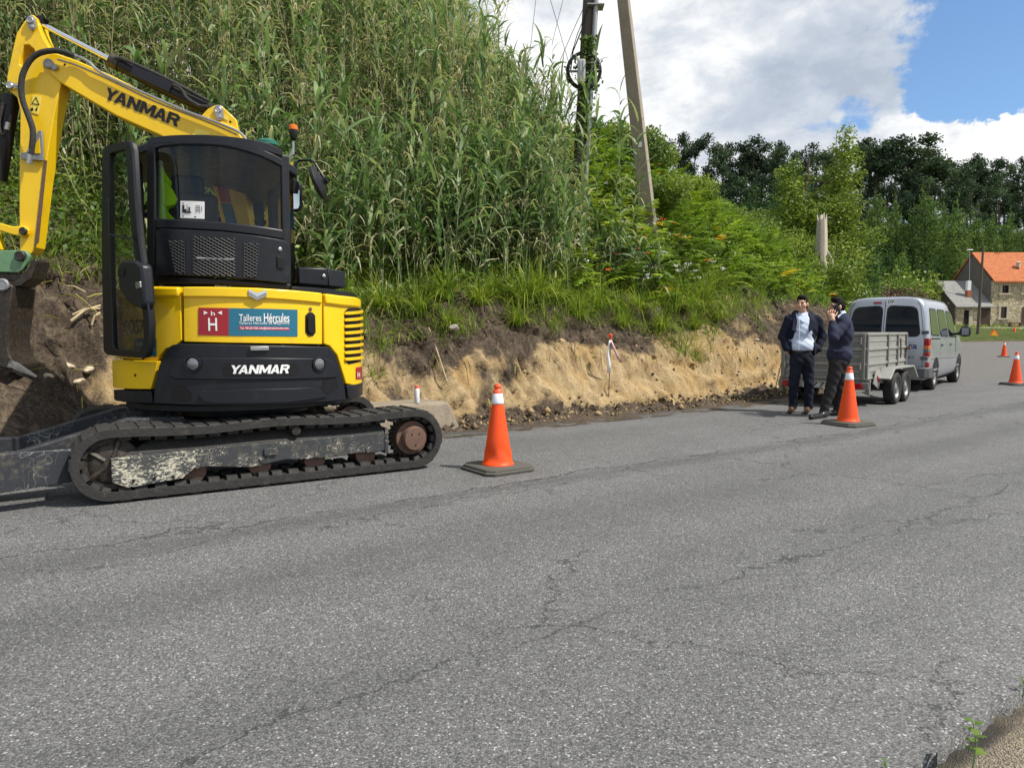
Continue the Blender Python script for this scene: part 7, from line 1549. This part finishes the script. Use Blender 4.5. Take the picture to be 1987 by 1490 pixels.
# ------------------------------------------------------------------ trailer
def trailer():
    h = R_(42.0); fv = Vector((math.sin(h), math.cos(h), 0)); rv = Vector((fv.y, -fv.x, 0)); O = Vector((5.60, 11.42, 0)); L_, W_ = 2.38, 1.32; ZF, ZT = .46, 1.185
    def Lp(a, b, z): return O+fv*a+rv*(b-0)+Vector((0, 0, z))      # b = 0 right side, -W_ left
    root = thing('trailer', 'grey galvanised box trailer with twin axles hitched behind the silver van', 'trailer', tuple(Lp(1.2, -W_/2, 0)))
    def slab_(mb, a0, a1, b0, b1, z0, z1): mb.prism([Lp(a0, b0, z0), Lp(a1, b0, z0), Lp(a1, b1, z0), Lp(a0, b1, z0)], (0, 0, z1-z0))
    mb = MB(); slab_(mb, 0, L_, -W_, 0, ZF-.06, ZF); mb.build('floor', M['galv_dark'], root)
    def wallpanel(nm, f, ln, posts, mat='galv'):
        mb = MB(); f(mb, 0, ln, 0.0, .022, ZF+.004, ZT-.01); o = mb.build(nm, M[mat], root)
        for i, z in enumerate(np.linspace(ZF, ZT, 4)):
            mb = MB(); f(mb, 0, ln, -.020, .0, z-.022 if i else z, z+.022 if i < 3 else z+.02); mb.build('rail', M['galv'], o, bevel=.004)
        for x in posts: mb = MB(); f(mb, x-.024, x+.024, -.032, -.002, ZF, ZT); mb.build('post', M['galv_dark'], o, bevel=.004)
        for z in np.linspace(ZF, ZT, 4)[:3]:
            mb = MB(); f(mb, 0.02, ln-.02, -.008, 0, z+.115, z+.135); mb.build('pressed_rib', M['galv'], o)
        return o
    rs = wallpanel('side_panel', lambda mb, x0, x1, d0, d1, z0, z1: slab_(mb, x0, x1, -d1, -d0, z0, z1), L_, (.03, 1.18, 1.78, L_-.03))
    wallpanel('side_panel', lambda mb, x0, x1, d0, d1, z0, z1: slab_(mb, x0, x1, -W_+d0, -W_+d1, z0, z1), L_, (.03, 1.18, L_-.03))
    tg = wallpanel('tailgate', lambda mb, x0, x1, d0, d1, z0, z1: slab_(mb, d0-.012, d1-.012, -W_+x0, -W_+x1, z0, z1), W_, (.03, .45, .87, W_-.03), 'galv_dark')
    wallpanel('front_panel', lambda mb, x0, x1, d0, d1, z0, z1: slab_(mb, L_-d1, L_-d0, -W_+x0, -W_+x1, z0, z1), W_, (.03, W_-.03))
    for b in (-.06, -W_+.06):
        for z in (.62, 1.02): mb = MB(); mb.tube([Lp(-.05, b, z), Lp(-.05, b, z+.11)], .014, 8); mb.build('gate_latch', M['steel'], tg)
    # hanging chain and latches on the side
    mb = MB(); mb.tube([Lp(1.83, .045, 1.10), Lp(1.83, .05, .98), Lp(1.86, .05, .86), Lp(1.84, .05, .76)], .013, 6); mb.build('chain', M['rust'], rs)
    for a, z in ((1.84, .53), (2.33, .92), (2.33, .55)): mb = MB(); mb.box(Lp(a, .05, z), (.09, .07, .05), Matrix.Rotation(-h, 3, 'Z')); mb.build('side_latch', M['rust'], rs, bevel=.006)
    # under-frame, light bar, plate
    mb = MB(); slab_(mb, -.03, .03, -W_-.06, .06, .30, .41); lbar = mb.build('light_bar', M['galv_dark'], root, bevel=.006)
    for b in (-.02, -W_+.02): mb = MB(); slab_(mb, -.06, -.028, b-.13 if b > -.5 else b, b if b > -.5 else b+.13, .31, .40); mb.build('tail_light', M['red_lens'], lbar, bevel=.006)
    pb = MB(); slab_(pb, -.04, -.032, -W_/2-.30, -W_/2+.22, .30, .41); pl_ = pb.build('number_plate', pbr('dirty_plate', (.50, .50, .48), .5, var=.2, dirt=.3), lbar)
    mb = MB(); add_text(mb, '5777', lambda x, y: Lp(-.043, -W_/2-.25+x*.42, .315+y*.08), .01); mb.build('plate_digits', M['letter_black'], pl_, 0)
    mb = MB()
    for b in (-.25, -W_+.25): slab_(mb, .1, L_+.1, b-.03, b+.03, .30, .40)
    mb.build('chassis', M['galv_dark'], root)
    # axles, wheels and mudguards, both sides
    for sg in (1, -1):
        out = rv*sg; b0 = .20 if sg > 0 else -W_-.20
        for a in (1.12, 1.72): wheel(root, Lp(a, b0, .27), out, fv, .272, .165, hub='alloy')
        mb = MB(); q = [(.55, .44), (.62, .46), (.83, .60), (2.02, .60), (2.34, .38), (2.36, .40), (2.06, .625), (.80, .625), (.58, .485), (.53, .46)]
        ba = .03 if sg > 0 else -W_-.03; mb.prism([Lp(a, ba, z) for a, z in q], out*.20); mb.build('mudguard', M['galv'], root, bevel=.004)
        mb = MB(); mb.prism([Lp(a, ba, z) for a, z in ((.30, .38), (.58, .28), (.72, .46), (.62, .60), (.42, .58))], out*.02); gp = mb.build('tread_plate', M['galv'], root, bevel=.003)
        mb = MB(); mb.prism([Lp(a, ba, z)+out*.021 for a, z in ((.46, .50), (.54, .50), (.60, .42), (.56, .39), (.48, .43))], out*.012); mb.build('marker_light', M['red_lens'], gp, bevel=.004)
        mb = MB(); slab_(mb, .0, .06, ba-.02, ba+.04, .22, .46); mb.build('corner_stand', M['galv_dark'], root)
    for a in (1.12, 1.72): mb = MB(); mb.cyl(Lp(a, .1, .27), Lp(a, -W_-.1, .27), .03); mb.build('axle', M['rust'], root)
    mb = MB(); mb.tube([Lp(L_, -.25, .35), Lp(L_+.9, -W_/2, .40)], .035, 8); mb.tube([Lp(L_, -W_+.25, .35), Lp(L_+.9, -W_/2, .40)], .035, 8); mb.tube([Lp(L_+.85, -W_/2, .40), Lp(L_+1.6, -W_/2, .42)], .04, 8); mb.build('drawbar', M['galv_dark'], root)
trailer()
# ------------------------------------------------------------------ people: distance fields turned into one smooth skin
def d_cone(P, a, b, r1, r2):
    a = np.array(a); b = np.array(b); ba = b-a; l2 = ba @ ba; t = np.clip(((P-a) @ ba)/max(l2, 1e-9), 0, 1)
    return np.linalg.norm(P-a-t[..., None]*ba, axis=-1)-(r1+(r2-r1)*t)
def d_ell(P, c, r, ax=None):
    q = P-np.array(c)
    if ax is not None: q = q @ np.array(ax).T
    r = np.array(r); k0 = np.linalg.norm(q/r, axis=-1); k1 = np.linalg.norm(q/(r*r), axis=-1); return k0*(k0-1)/np.maximum(k1, 1e-6)
def smin(a, b, k):
    h = np.clip(0.5+0.5*(b-a)/k, 0, 1); return b*(1-h)+a*h-k*h*(1-h)
def union(P, prims, k=0.03):
    d = None
    for pr in prims:
        e = d_cone(P, *pr[1:5]) if pr[0] == 'c' else d_ell(P, *pr[1:4])
        kk = pr[5] if pr[0] == 'c' and len(pr) > 5 else (pr[4] if pr[0] == 'e' and len(pr) > 4 else k)
        d = e if d is None else smin(d, e, kk)
    return d
def c_(a, b, r1, r2, k=0.03): return ('c', tuple(a), tuple(b), r1, r2, k)
def e_(c, r, ax=None, k=0.03): return ('e', tuple(c), r, ax, k)
def surfnet(name, fn, lo, hi, h, mat, parent):
    lo = np.array(lo); n = np.ceil((np.array(hi)-lo)/h).astype(int)+1
    ax = [lo[i]+h*np.arange(n[i]) for i in range(3)]; P = np.stack(np.meshgrid(*ax, indexing='ij'), -1); D = fn(P).astype(np.float32)
    ins = D < 0; nx, ny, nz = n
    S = np.zeros((nx-1, ny-1, nz-1, 3), np.float32); Cn = np.zeros((nx-1, ny-1, nz-1), np.float32)
    for axis in range(3):
        sl0 = [slice(None)]*3; sl1 = [slice(None)]*3; sl0[axis] = slice(0, -1); sl1[axis] = slice(1, None)
        d0, d1 = D[tuple(sl0)], D[tuple(sl1)]; cr = (d0 < 0) != (d1 < 0); t = np.where(cr, d0/np.where(cr, d0-d1, 1), 0)
        oth = [i for i in range(3) if i != axis]
        for a in (0, 1):
            for b in (0, 1):
                # edges belonging to cell (i, j, k) at corner offsets a, b of the other axes
                s = [None]*3; s[axis] = slice(None); s[oth[0]] = slice(a, n[oth[0]]-1+a); s[oth[1]] = slice(b, n[oth[1]]-1+b)
                c = cr[tuple(s)]; tt = t[tuple(s)]; off = np.zeros(c.shape+(3,), np.float32); off[..., axis] = tt; off[..., oth[0]] = a; off[..., oth[1]] = b
                S += off*c[..., None]; Cn += c
    act = Cn > 0; idx = -np.ones(act.shape, np.int64); idx[act] = np.arange(act.sum())
    cell = np.argwhere(act); V = lo+h*(cell+S[act]/Cn[act][:, None])
    Q = []
    for axis in range(3):
        sl0 = [slice(None)]*3; sl1 = [slice(None)]*3; sl0[axis] = slice(0, -1); sl1[axis] = slice(1, None)
        cr = ins[tuple(sl0)] != ins[tuple(sl1)]; e = np.argwhere(cr); u, v = [(1, 2), (2, 0), (0, 1)][axis]
        ok = (e[:, u] > 0) & (e[:, v] > 0) & (e[:, u] < n[u]-1) & (e[:, v] < n[v]-1); e = e[ok]
        def at(du, dv): q = e.copy(); q[:, u] += du; q[:, v] += dv; return idx[q[:, 0], q[:, 1], q[:, 2]]
        q = np.stack([at(-1, -1), at(0, -1), at(0, 0), at(-1, 0)], 1); fl = ~ins[tuple(e.T)]; q[fl] = q[fl][:, ::-1]; Q.append(q)
    return fast(name, V, np.concatenate(Q), mat, parent, smooth=True)
def bounds(prims, pad=0.05):
    lo = np.full(3, 1e9); hi = -lo
    for p in prims:
        pts = [(np.array(p[1]), p[3]), (np.array(p[2]), p[4])] if p[0] == 'c' else [(np.array(p[1]), max(p[2]))]
        for q, r in pts: lo = np.minimum(lo, q-r); hi = np.maximum(hi, q+r)
    return lo-pad, hi+pad
def grow(name, prims, h, mat, parent, wr=0.0, wf=28.0, cut=None, seed=0.0):
    lo, hi = bounds(prims)
    def fn(P):
        d = union(P, prims)
        if wr: d = d+wr*(np.sin(P[..., 2]*wf+3*np.sin(P[..., 0]*11+seed))*np.sin(P[..., 0]*wf*0.8+P[..., 1]*wf*0.6+seed)+0.5*np.sin(P[..., 2]*wf*2.3+P[..., 0]*40))
        return cut(P, d) if cut else d
    return surfnet(name, fn, lo, hi, h, mat, parent)
M['skin'] = pbr('skin', (0.56, 0.33, 0.235), 0.5, var=0.1, vscale=25); M['hair'] = pbr('dark_hair', (0.008, 0.006, 0.005), 0.7, var=0.3, vscale=60, bump=0.6, bscale=160, spec=0.15)
M['navy'] = pbr('navy_cloth', (0.013, 0.016, 0.032), 0.85, var=0.25, vscale=14, spec=0.2); M['suit'] = pbr('blue_grey_suit_cloth', (0.026, 0.030, 0.058), 0.85, var=0.2, vscale=14, spec=0.2)
M['trouser_navy'] = pbr('dark_blue_trousers', (0.013, 0.016, 0.028), 0.85, var=0.25, vscale=12, spec=0.2); M['charcoal'] = pbr('charcoal_trousers', (0.026, 0.025, 0.027), 0.85, var=0.2, vscale=12, spec=0.2)
M['shirt'] = pbr('pale_blue_shirt', (0.56, 0.66, 0.84), 0.8, var=0.06, vscale=10, bump=0.3, bscale=30); M['brown_shoe'] = pbr('brown_leather', (0.085, 0.04, 0.022), 0.4, var=0.3, vscale=20); M['black_shoe'] = pbr('black_leather', (0.010, 0.010, 0.011), 0.3, var=0.2); M['lip'] = pbr('lips', (0.38, 0.15, 0.12), 0.5)
def head(c, f, mat_prims, s=1.0):
    """c: head centre, f: facing unit vector (horizontal); returns skin primitives and helpers"""
    f = Vector(f).normalized(); l = Vector((-f.y, f.x, 0)); u = Vector((0, 0, 1)); ax = [tuple(l), tuple(f), tuple(u)]
    def q(a, b, d): return tuple(c+l*(a*s)+f*(b*s)+u*(d*s))
    pr = [e_(q(0, -.012, .022), (.076, .094, .098), ax, .02), e_(q(0, .030, -.052), (.056, .062, .068), ax, .03), e_(q(0, .068, -.092), (.026, .022, .022), ax, .03),
          c_(q(0, .090, .012), q(0, .112, -.026), .010, .015, .012), e_(q(0, .088, -.055), (.026, .016, .012), ax, .01),
          e_(q(.044, .060, -.022), (.025, .025, .025), ax, .03), e_(q(-.044, .060, -.022), (.025, .025, .025), ax, .03), c_(q(.038, .080, .026), q(-.038, .080, .026), .013, .013, .02),
          e_(q(.078, -.008, -.012), (.012, .020, .034), ax, .008), e_(q(-.078, -.008, -.012), (.012, .020, .034), ax, .008)]
    return pr, q, ax, l, f
def face_parts(q, ax, l, f, body):
    for sg in (1, -1):
        mb = MB(); mb.lathe([(0.0, -.005), (.009, -.002), (.011, .002), (.006, .006), (0, .007)], q(sg*.032, .082, .006), f, 10); mb.build('eye', M['black'], body)
        mb = MB(); mb.tube([q(sg*.014, .094, .026), q(sg*.034, .092, .032), q(sg*.052, .078, .027)], [.004, .006, .003], 6); mb.build('eyebrow', M['hair'], body)
    mb = MB(); mb.tube([q(.024, .094, -.056), q(.008, .103, -.053), q(-.008, .103, -.053), q(-.024, .094, -.056)], [.003, .006, .006, .003], 6); mb.build('mouth', M['lip'], body)
def hairs(q, ax, body, h=0.006, back=0.0, beard=False):
    pr = [e_(q(0, -.020, .030), (.081, .098, .100), ax, .02), e_(q(0, -.055, -.02), (.070, .055, .07), ax, .03), e_(q(0, .028, .100), (.060, .060, .034), ax, .03)]
    fc = np.array(q(0, .105, -.055)); lo, hi = bounds(pr, .02)
    def fn(P):
        d = union(P, pr); d = d+.006*np.sin(P[..., 0]*150)*np.sin(P[..., 1]*150+1)*np.sin(P[..., 2]*130)
        d = np.maximum(d, -d_ell(P, fc, (.073, .088, .118), ax)); return np.maximum(d, -d_ell(P, q(0, .03, -.12), (.1, .09, .075), ax))
    surfnet('hair', fn, lo, hi, h, M['hair'], body)
def shoe(toe, heel, mat, parent):
    toe = Vector(toe); heel = Vector(heel); d = (toe-heel).normalized()
    pr = [c_(heel+Vector((0, 0, .045)), toe+Vector((0, 0, .036))-d*.03, .040, .034, .03), c_(heel+Vector((0, 0, .08)), heel+d*.11+Vector((0, 0, .055)), .042, .040, .03)]
    lo, hi = bounds(pr, .03)
    surfnet('shoe', lambda P: np.maximum(union(P, pr), 0.004-P[..., 2]), lo, hi, .008, M[mat], parent)
def man_one():
    Y = 10.86
    def J(px, py, dy=0.0): return atY(px, py, Y+dy)
    g = G(1553, 801); root = thing('person', 'man in open navy jacket and pale blue shirt with hands in his pockets', 'person', (g.x, g.y, 0))
    sl, sr = J(1531, 620, .02), J(1585, 620, .02); el, er = J(1519, 652, .06), J(1596, 652, .06); hl, hr = J(1527, 676, .0), J(1587, 677, .0)
    hd = J(1556.5, 590); f = Vector((-.62, -.78, 0)); pr, q, ax, l, f = head(hd, f, None)
    kl, kr = J(1540, 746, -.02), J(1570, 746, -.02); al, ar = J(1538.5, 790, .03), J(1568.5, 792, .0); pl, pr_ = J(1546, 703), J(1567, 703)
    for v in (al, ar): v.z = 0.09
    skin = pr+[c_(J(1557, 603, .02), J(1557, 616, .03), .056, .066, .03), e_(J(1557, 640, .02), (.15, .10, .24), None, .05), e_(J(1556, 690, .02), (.14, .10, .13), None, .05),
               c_(sl, el, .05, .042), c_(el, hl, .042, .034), c_(sr, er, .05, .042), c_(er, hr, .042, .034), c_(pl, kl, .075, .055), c_(kl, al, .055, .04), c_(pr_, kr, .075, .055), c_(kr, ar, .055, .04)]
    for h_, s_ in ((hl, 1), (hr, -1)):
        for k in range(4): b = h_+Vector((.014*(k-1.5), .0, -.03)); skin.append(c_(b, b+Vector((.004*s_, .03, -.05)), .009, .008, .008))
        skin += [c_(h_, h_+Vector((0, .0, -.04)), .034, .032, .02), c_(h_+Vector((s_*.03, -.01, -.02)), h_+Vector((s_*.035, .0, -.05)), .011, .009, .01)]
    body = grow('body', skin, 0.009, M['skin'], root)
    face_parts(q, ax, l, f, body); hairs(q, ax, body)
    torso = [e_(J(1557, 642, .02), (.185, .135, .27), None, .05), e_(J(1557, 672, .0), (.178, .14, .15), None, .05)]
    shirt = grow('shirt', torso+[c_(J(1557, 610, .02), J(1557, 618, .02), .066, .085, .03)], 0.010, M['shirt'], root, .004, 30, cut=lambda P, d: np.maximum(d, J(1556, 680).z-P[..., 2]))
    mb = MB(); mb.tube([J(1551, 621, -.105), J(1551, 645, -.137), J(1550, 679, -.150)], .004, 6); mb.build('button_placket', M['white'], shirt)
    for a, b, c in (((1545, 606), (1549, 617), (1551, 621)), ((1568, 605), (1560, 617), (1553, 621))):
        mb = MB(); mb.prism([J(*a, -.05), J(*c, -.11), J(c[0]+(a[0]-c[0])*.5, c[1]+5, -.105), J(a[0], a[1]+7, -.06)], (0, .012, 0)); mb.build('collar', M['shirt'], shirt, bevel=.003)
    jk = [e_(J(1557, 638, .04), (.225, .155, .26), None, .06), e_(J(1557, 678, .02), (.215, .165, .17), None, .06), c_(J(1535, 621, .03), J(1580, 621, .03), .07, .07, .05),
          c_(sl, el, .075, .062, .04), c_(el, hl+Vector((0, 0, .0)), .062, .060, .04), c_(sr, er, .075, .062, .04), c_(er, hr+Vector((0, 0, .0)), .062, .060, .04), c_(J(1543, 609, .05), J(1571, 609, .05), .05, .05, .03)]
    zj = J(1556, 703).z
    def cut(P, d):
        x = P[..., 0]; z = P[..., 2]; y = P[..., 1]; zt = J(1556, 607).z
        cx = J(1555, 640).x; hw = 0.068+0.090*np.clip((zt-z)/0.55, 0, 1); o = np.maximum(np.abs(x-cx)-hw, y-(Y+0.02)); d = np.maximum(d, -o)
        d = np.maximum(d, zj-z+0.02*np.sin(x*14)); neck = d_ell(P, J(1557, 606, -.02), (.075, .09, .09)); return np.maximum(d, -neck)
    jacket = grow('jacket', jk, 0.010, M['navy'], root, .005, 24, cut, 1.0)
    for a, b, c in (((1541, 612), (1537, 640), (1546, 645)), ((1571, 612), (1579, 638), (1570, 645))):
        mb = MB(); mb.prism([J(*a, -.06), J(*b, -.145), J(*c, -.15)], (0, .012, 0)); mb.build('lapel', M['navy'], jacket, bevel=.003)
    tr = [e_(J(1556, 692, .01), (.176, .135, .17), None, .05), c_(pl, kl, .098, .072, .04), c_(kl, al, .072, .062, .03), c_(pr_, kr, .098, .072, .04), c_(kr, ar, .072, .062, .03)]
    grow('trousers', tr, 0.010, M['trouser_navy'], root, .005, 26, lambda P, d: np.maximum(np.maximum(d, .055-P[..., 2]), P[..., 2]-J(1556, 681).z), 2.0)
    mb = MB(); zb = J(1556, 682).z; cb = J(1556, 682, .02); mb.lathe([(.172, -.018), (.175, -.018), (.175, .018), (.172, .018)], (0, 0, 0), (0, 0, 1), 36); mb.v = [Vector((v.x+cb.x, v.y*.76+cb.y, v.z+zb)) for v in mb.v]; mb.build('belt', M['black_shoe'], root)
    a = G(1530.5, 803); b = Vector((al.x+.01, al.y+.045, 0)); shoe((a.x, a.y-.02, 0), b, 'brown_shoe', root); a = G(1562, 804.5); b = Vector((ar.x+.01, ar.y+.045, 0)); shoe((a.x, a.y-.02, 0), b, 'brown_shoe', root)
man_one()
def man_two():
    Y = 10.35
    def J(px, py, dy=0.0): return atY(px, py, Y+dy)
    g = G(1612, 810); root = thing('person', 'man in dark blue suit seen from his side, holding a phone to his ear', 'person', (g.x, g.y, 0))
    hd = J(1624, 595); pr, q, ax, l, f = head(hd, Vector((-.93, -.05, 0)), None, 1.03)
    ns, fs_ = J(1640, 627, -.17), J(1633, 626, .17); ne = J(1618, 655, -.27); nh = J(1615, 622, -.20)
    fe, fh = J(1622, 660, .24), J(1610, 690, .2)
    k1, k2 = J(1611, 757, -.06), J(1631, 757, .10); a1, a2 = J(1598, 803, -.07), J(1626, 797, .12); p1, p2 = J(1624, 706, -.08), J(1630, 706, .09)
    a1.z = a2.z = .09
    skin = pr+[c_(J(1630, 606, 0), J(1633, 619, 0), .056, .064, .03), e_(J(1630, 645), (.115, .15, .24), None, .05), e_(J(1629, 695), (.12, .14, .12), None, .05),
               c_(ns, ne, .05, .042), c_(ne, nh, .042, .031), c_(fs_, fe, .05, .042), c_(fe, fh, .042, .032), c_(p1, k1, .075, .055), c_(k1, a1, .055, .04), c_(p2, k2, .075, .055), c_(k2, a2, .055, .04)]
    # near hand: palm upright, four bent fingers round the phone, thumb behind it
    w0 = nh+Vector((.0, -.005, .02)); pc = J(1613.5, 613, -.185); skin += [c_(nh, w0, .027, .026, .02), c_(w0, pc, .027, .034, .02), c_(J(1609.5, 611.5, -.18), J(1617, 611.5, -.185), .015, .016, .015)]
    for (bx, by), (mx, my), (tx, ty), r in (((1608.7, 611), (1606.6, 606.5), (1608, 603.6), .0085), ((1611.5, 610), (1610.8, 604.8), (1612.6, 601.4), .0092), ((1614.5, 609.6), (1615.2, 604.2), (1617, 600.8), .0092), ((1617.5, 610), (1619.5, 605.2), (1621, 602.2), .0088)):
        skin += [c_(J(bx, by, -.185), J(mx, my, -.195), r*1.1, r, .006), c_(J(mx, my, -.195), J(tx, ty, -.165), r, r*.85, .006)]
    skin += [c_(J(1618, 615, -.18), J(1622, 611, -.165), .012, .010, .01), c_(J(1622, 611, -.165), J(1625, 606, -.15), .010, .009, .006)]
    for k in range(4): b = fh+Vector((0, .014*(k-1.5), -.06)); skin.append(c_(b, b+Vector((-.012, 0, -.06)), .009, .008, .008))
    skin += [c_(fh, fh+Vector((-.005, 0, -.07)), .034, .034, .02), c_(fh+Vector((-.02, -.02, -.03)), fh+Vector((-.035, -.03, -.07)), .011, .009, .01)]
    body = grow('body', skin, 0.0075, M['skin'], root); face_parts(q, ax, l, f, body); hairs(q, ax, body)
    ph = J(1624, 601, -.125); R = Matrix.Rotation(R_(-22), 3, 'Y'); mb = MB(); mb.box(ph, (.075, .011, .15), R); o = mb.build('phone', M['black'], None, bevel=.006); tag(o, 'black mobile phone held to the ear of the man in the suit', 'phone')
    mb = MB(); mb.box(ph+R @ Vector((-.018, -.0065, .055)), (.025, .003, .028), R); mb.build('camera_module', M['dark'], o)
    shirt = grow('shirt', [c_(J(1631, 608), J(1634, 619), .067, .085, .03), e_(J(1630, 645), (.13, .16, .24), None, .05)], .010, M['shirt'], root)
    jk = [e_(J(1631, 645, 0), (.165, .20, .27), None, .06), e_(J(1629, 688, 0), (.170, .19, .17), None, .06), c_(J(1638, 624, -.13), J(1634, 624, .13), .075, .075, .05),
          c_(ns, ne, .080, .068, .04), c_(ne, nh+Vector((0, 0, -.03)), .066, .052, .03), c_(fs_, fe, .078, .064, .04), c_(fe, fh, .062, .05, .04), c_(J(1636, 615, -.04), J(1634, 615, .05), .062, .062, .03)]
    zj = J(1628, 707).z
    def cut(P, d): d = np.maximum(d, zj-P[..., 2]+.03*(P[..., 0]-J(1630, 700).x)*-1.2); return np.maximum(d, -d_ell(P, J(1629, 609), (.075, .085, .055)))
    jacket = grow('suit_jacket', jk, .010, M['suit'], root, .005, 22, cut, 3.0)
    mb = MB(); mb.box(J(1627, 681, -.185), (.15, .012, .035), Matrix.Rotation(R_(4), 3, 'Y')); mb.build('pocket_flap', M['suit'], jacket, bevel=.005)
    mb = MB(); mb.prism([J(1626, 613, -.09), J(1637, 606, -.07), J(1641, 611, -.08), J(1627, 622, -.12)], (0, .02, 0)); mb.build('collar', M['shirt'], shirt, bevel=.004)
    tr = [e_(J(1629, 700, .0), (.135, .16, .11), None, .05), c_(p1, k1, .100, .074, .04), c_(k1, a1, .074, .064, .03), c_(p2, k2, .098, .074, .04), c_(k2, a2, .074, .064, .03)]
    grow('trousers', tr, .010, M['charcoal'], root, .006, 24, lambda P, d: np.maximum(d, .05-P[..., 2]), 4.0)
    a = G(1571, 814.5); b = Vector((a1.x+.045, a1.y, 0)); shoe((a.x, a.y, 0), b, 'black_shoe', root); b = Vector((a2.x+.05, a2.y, 0)); shoe((b.x-.25, b.y-.02, 0), b, 'black_shoe', root)
man_two()
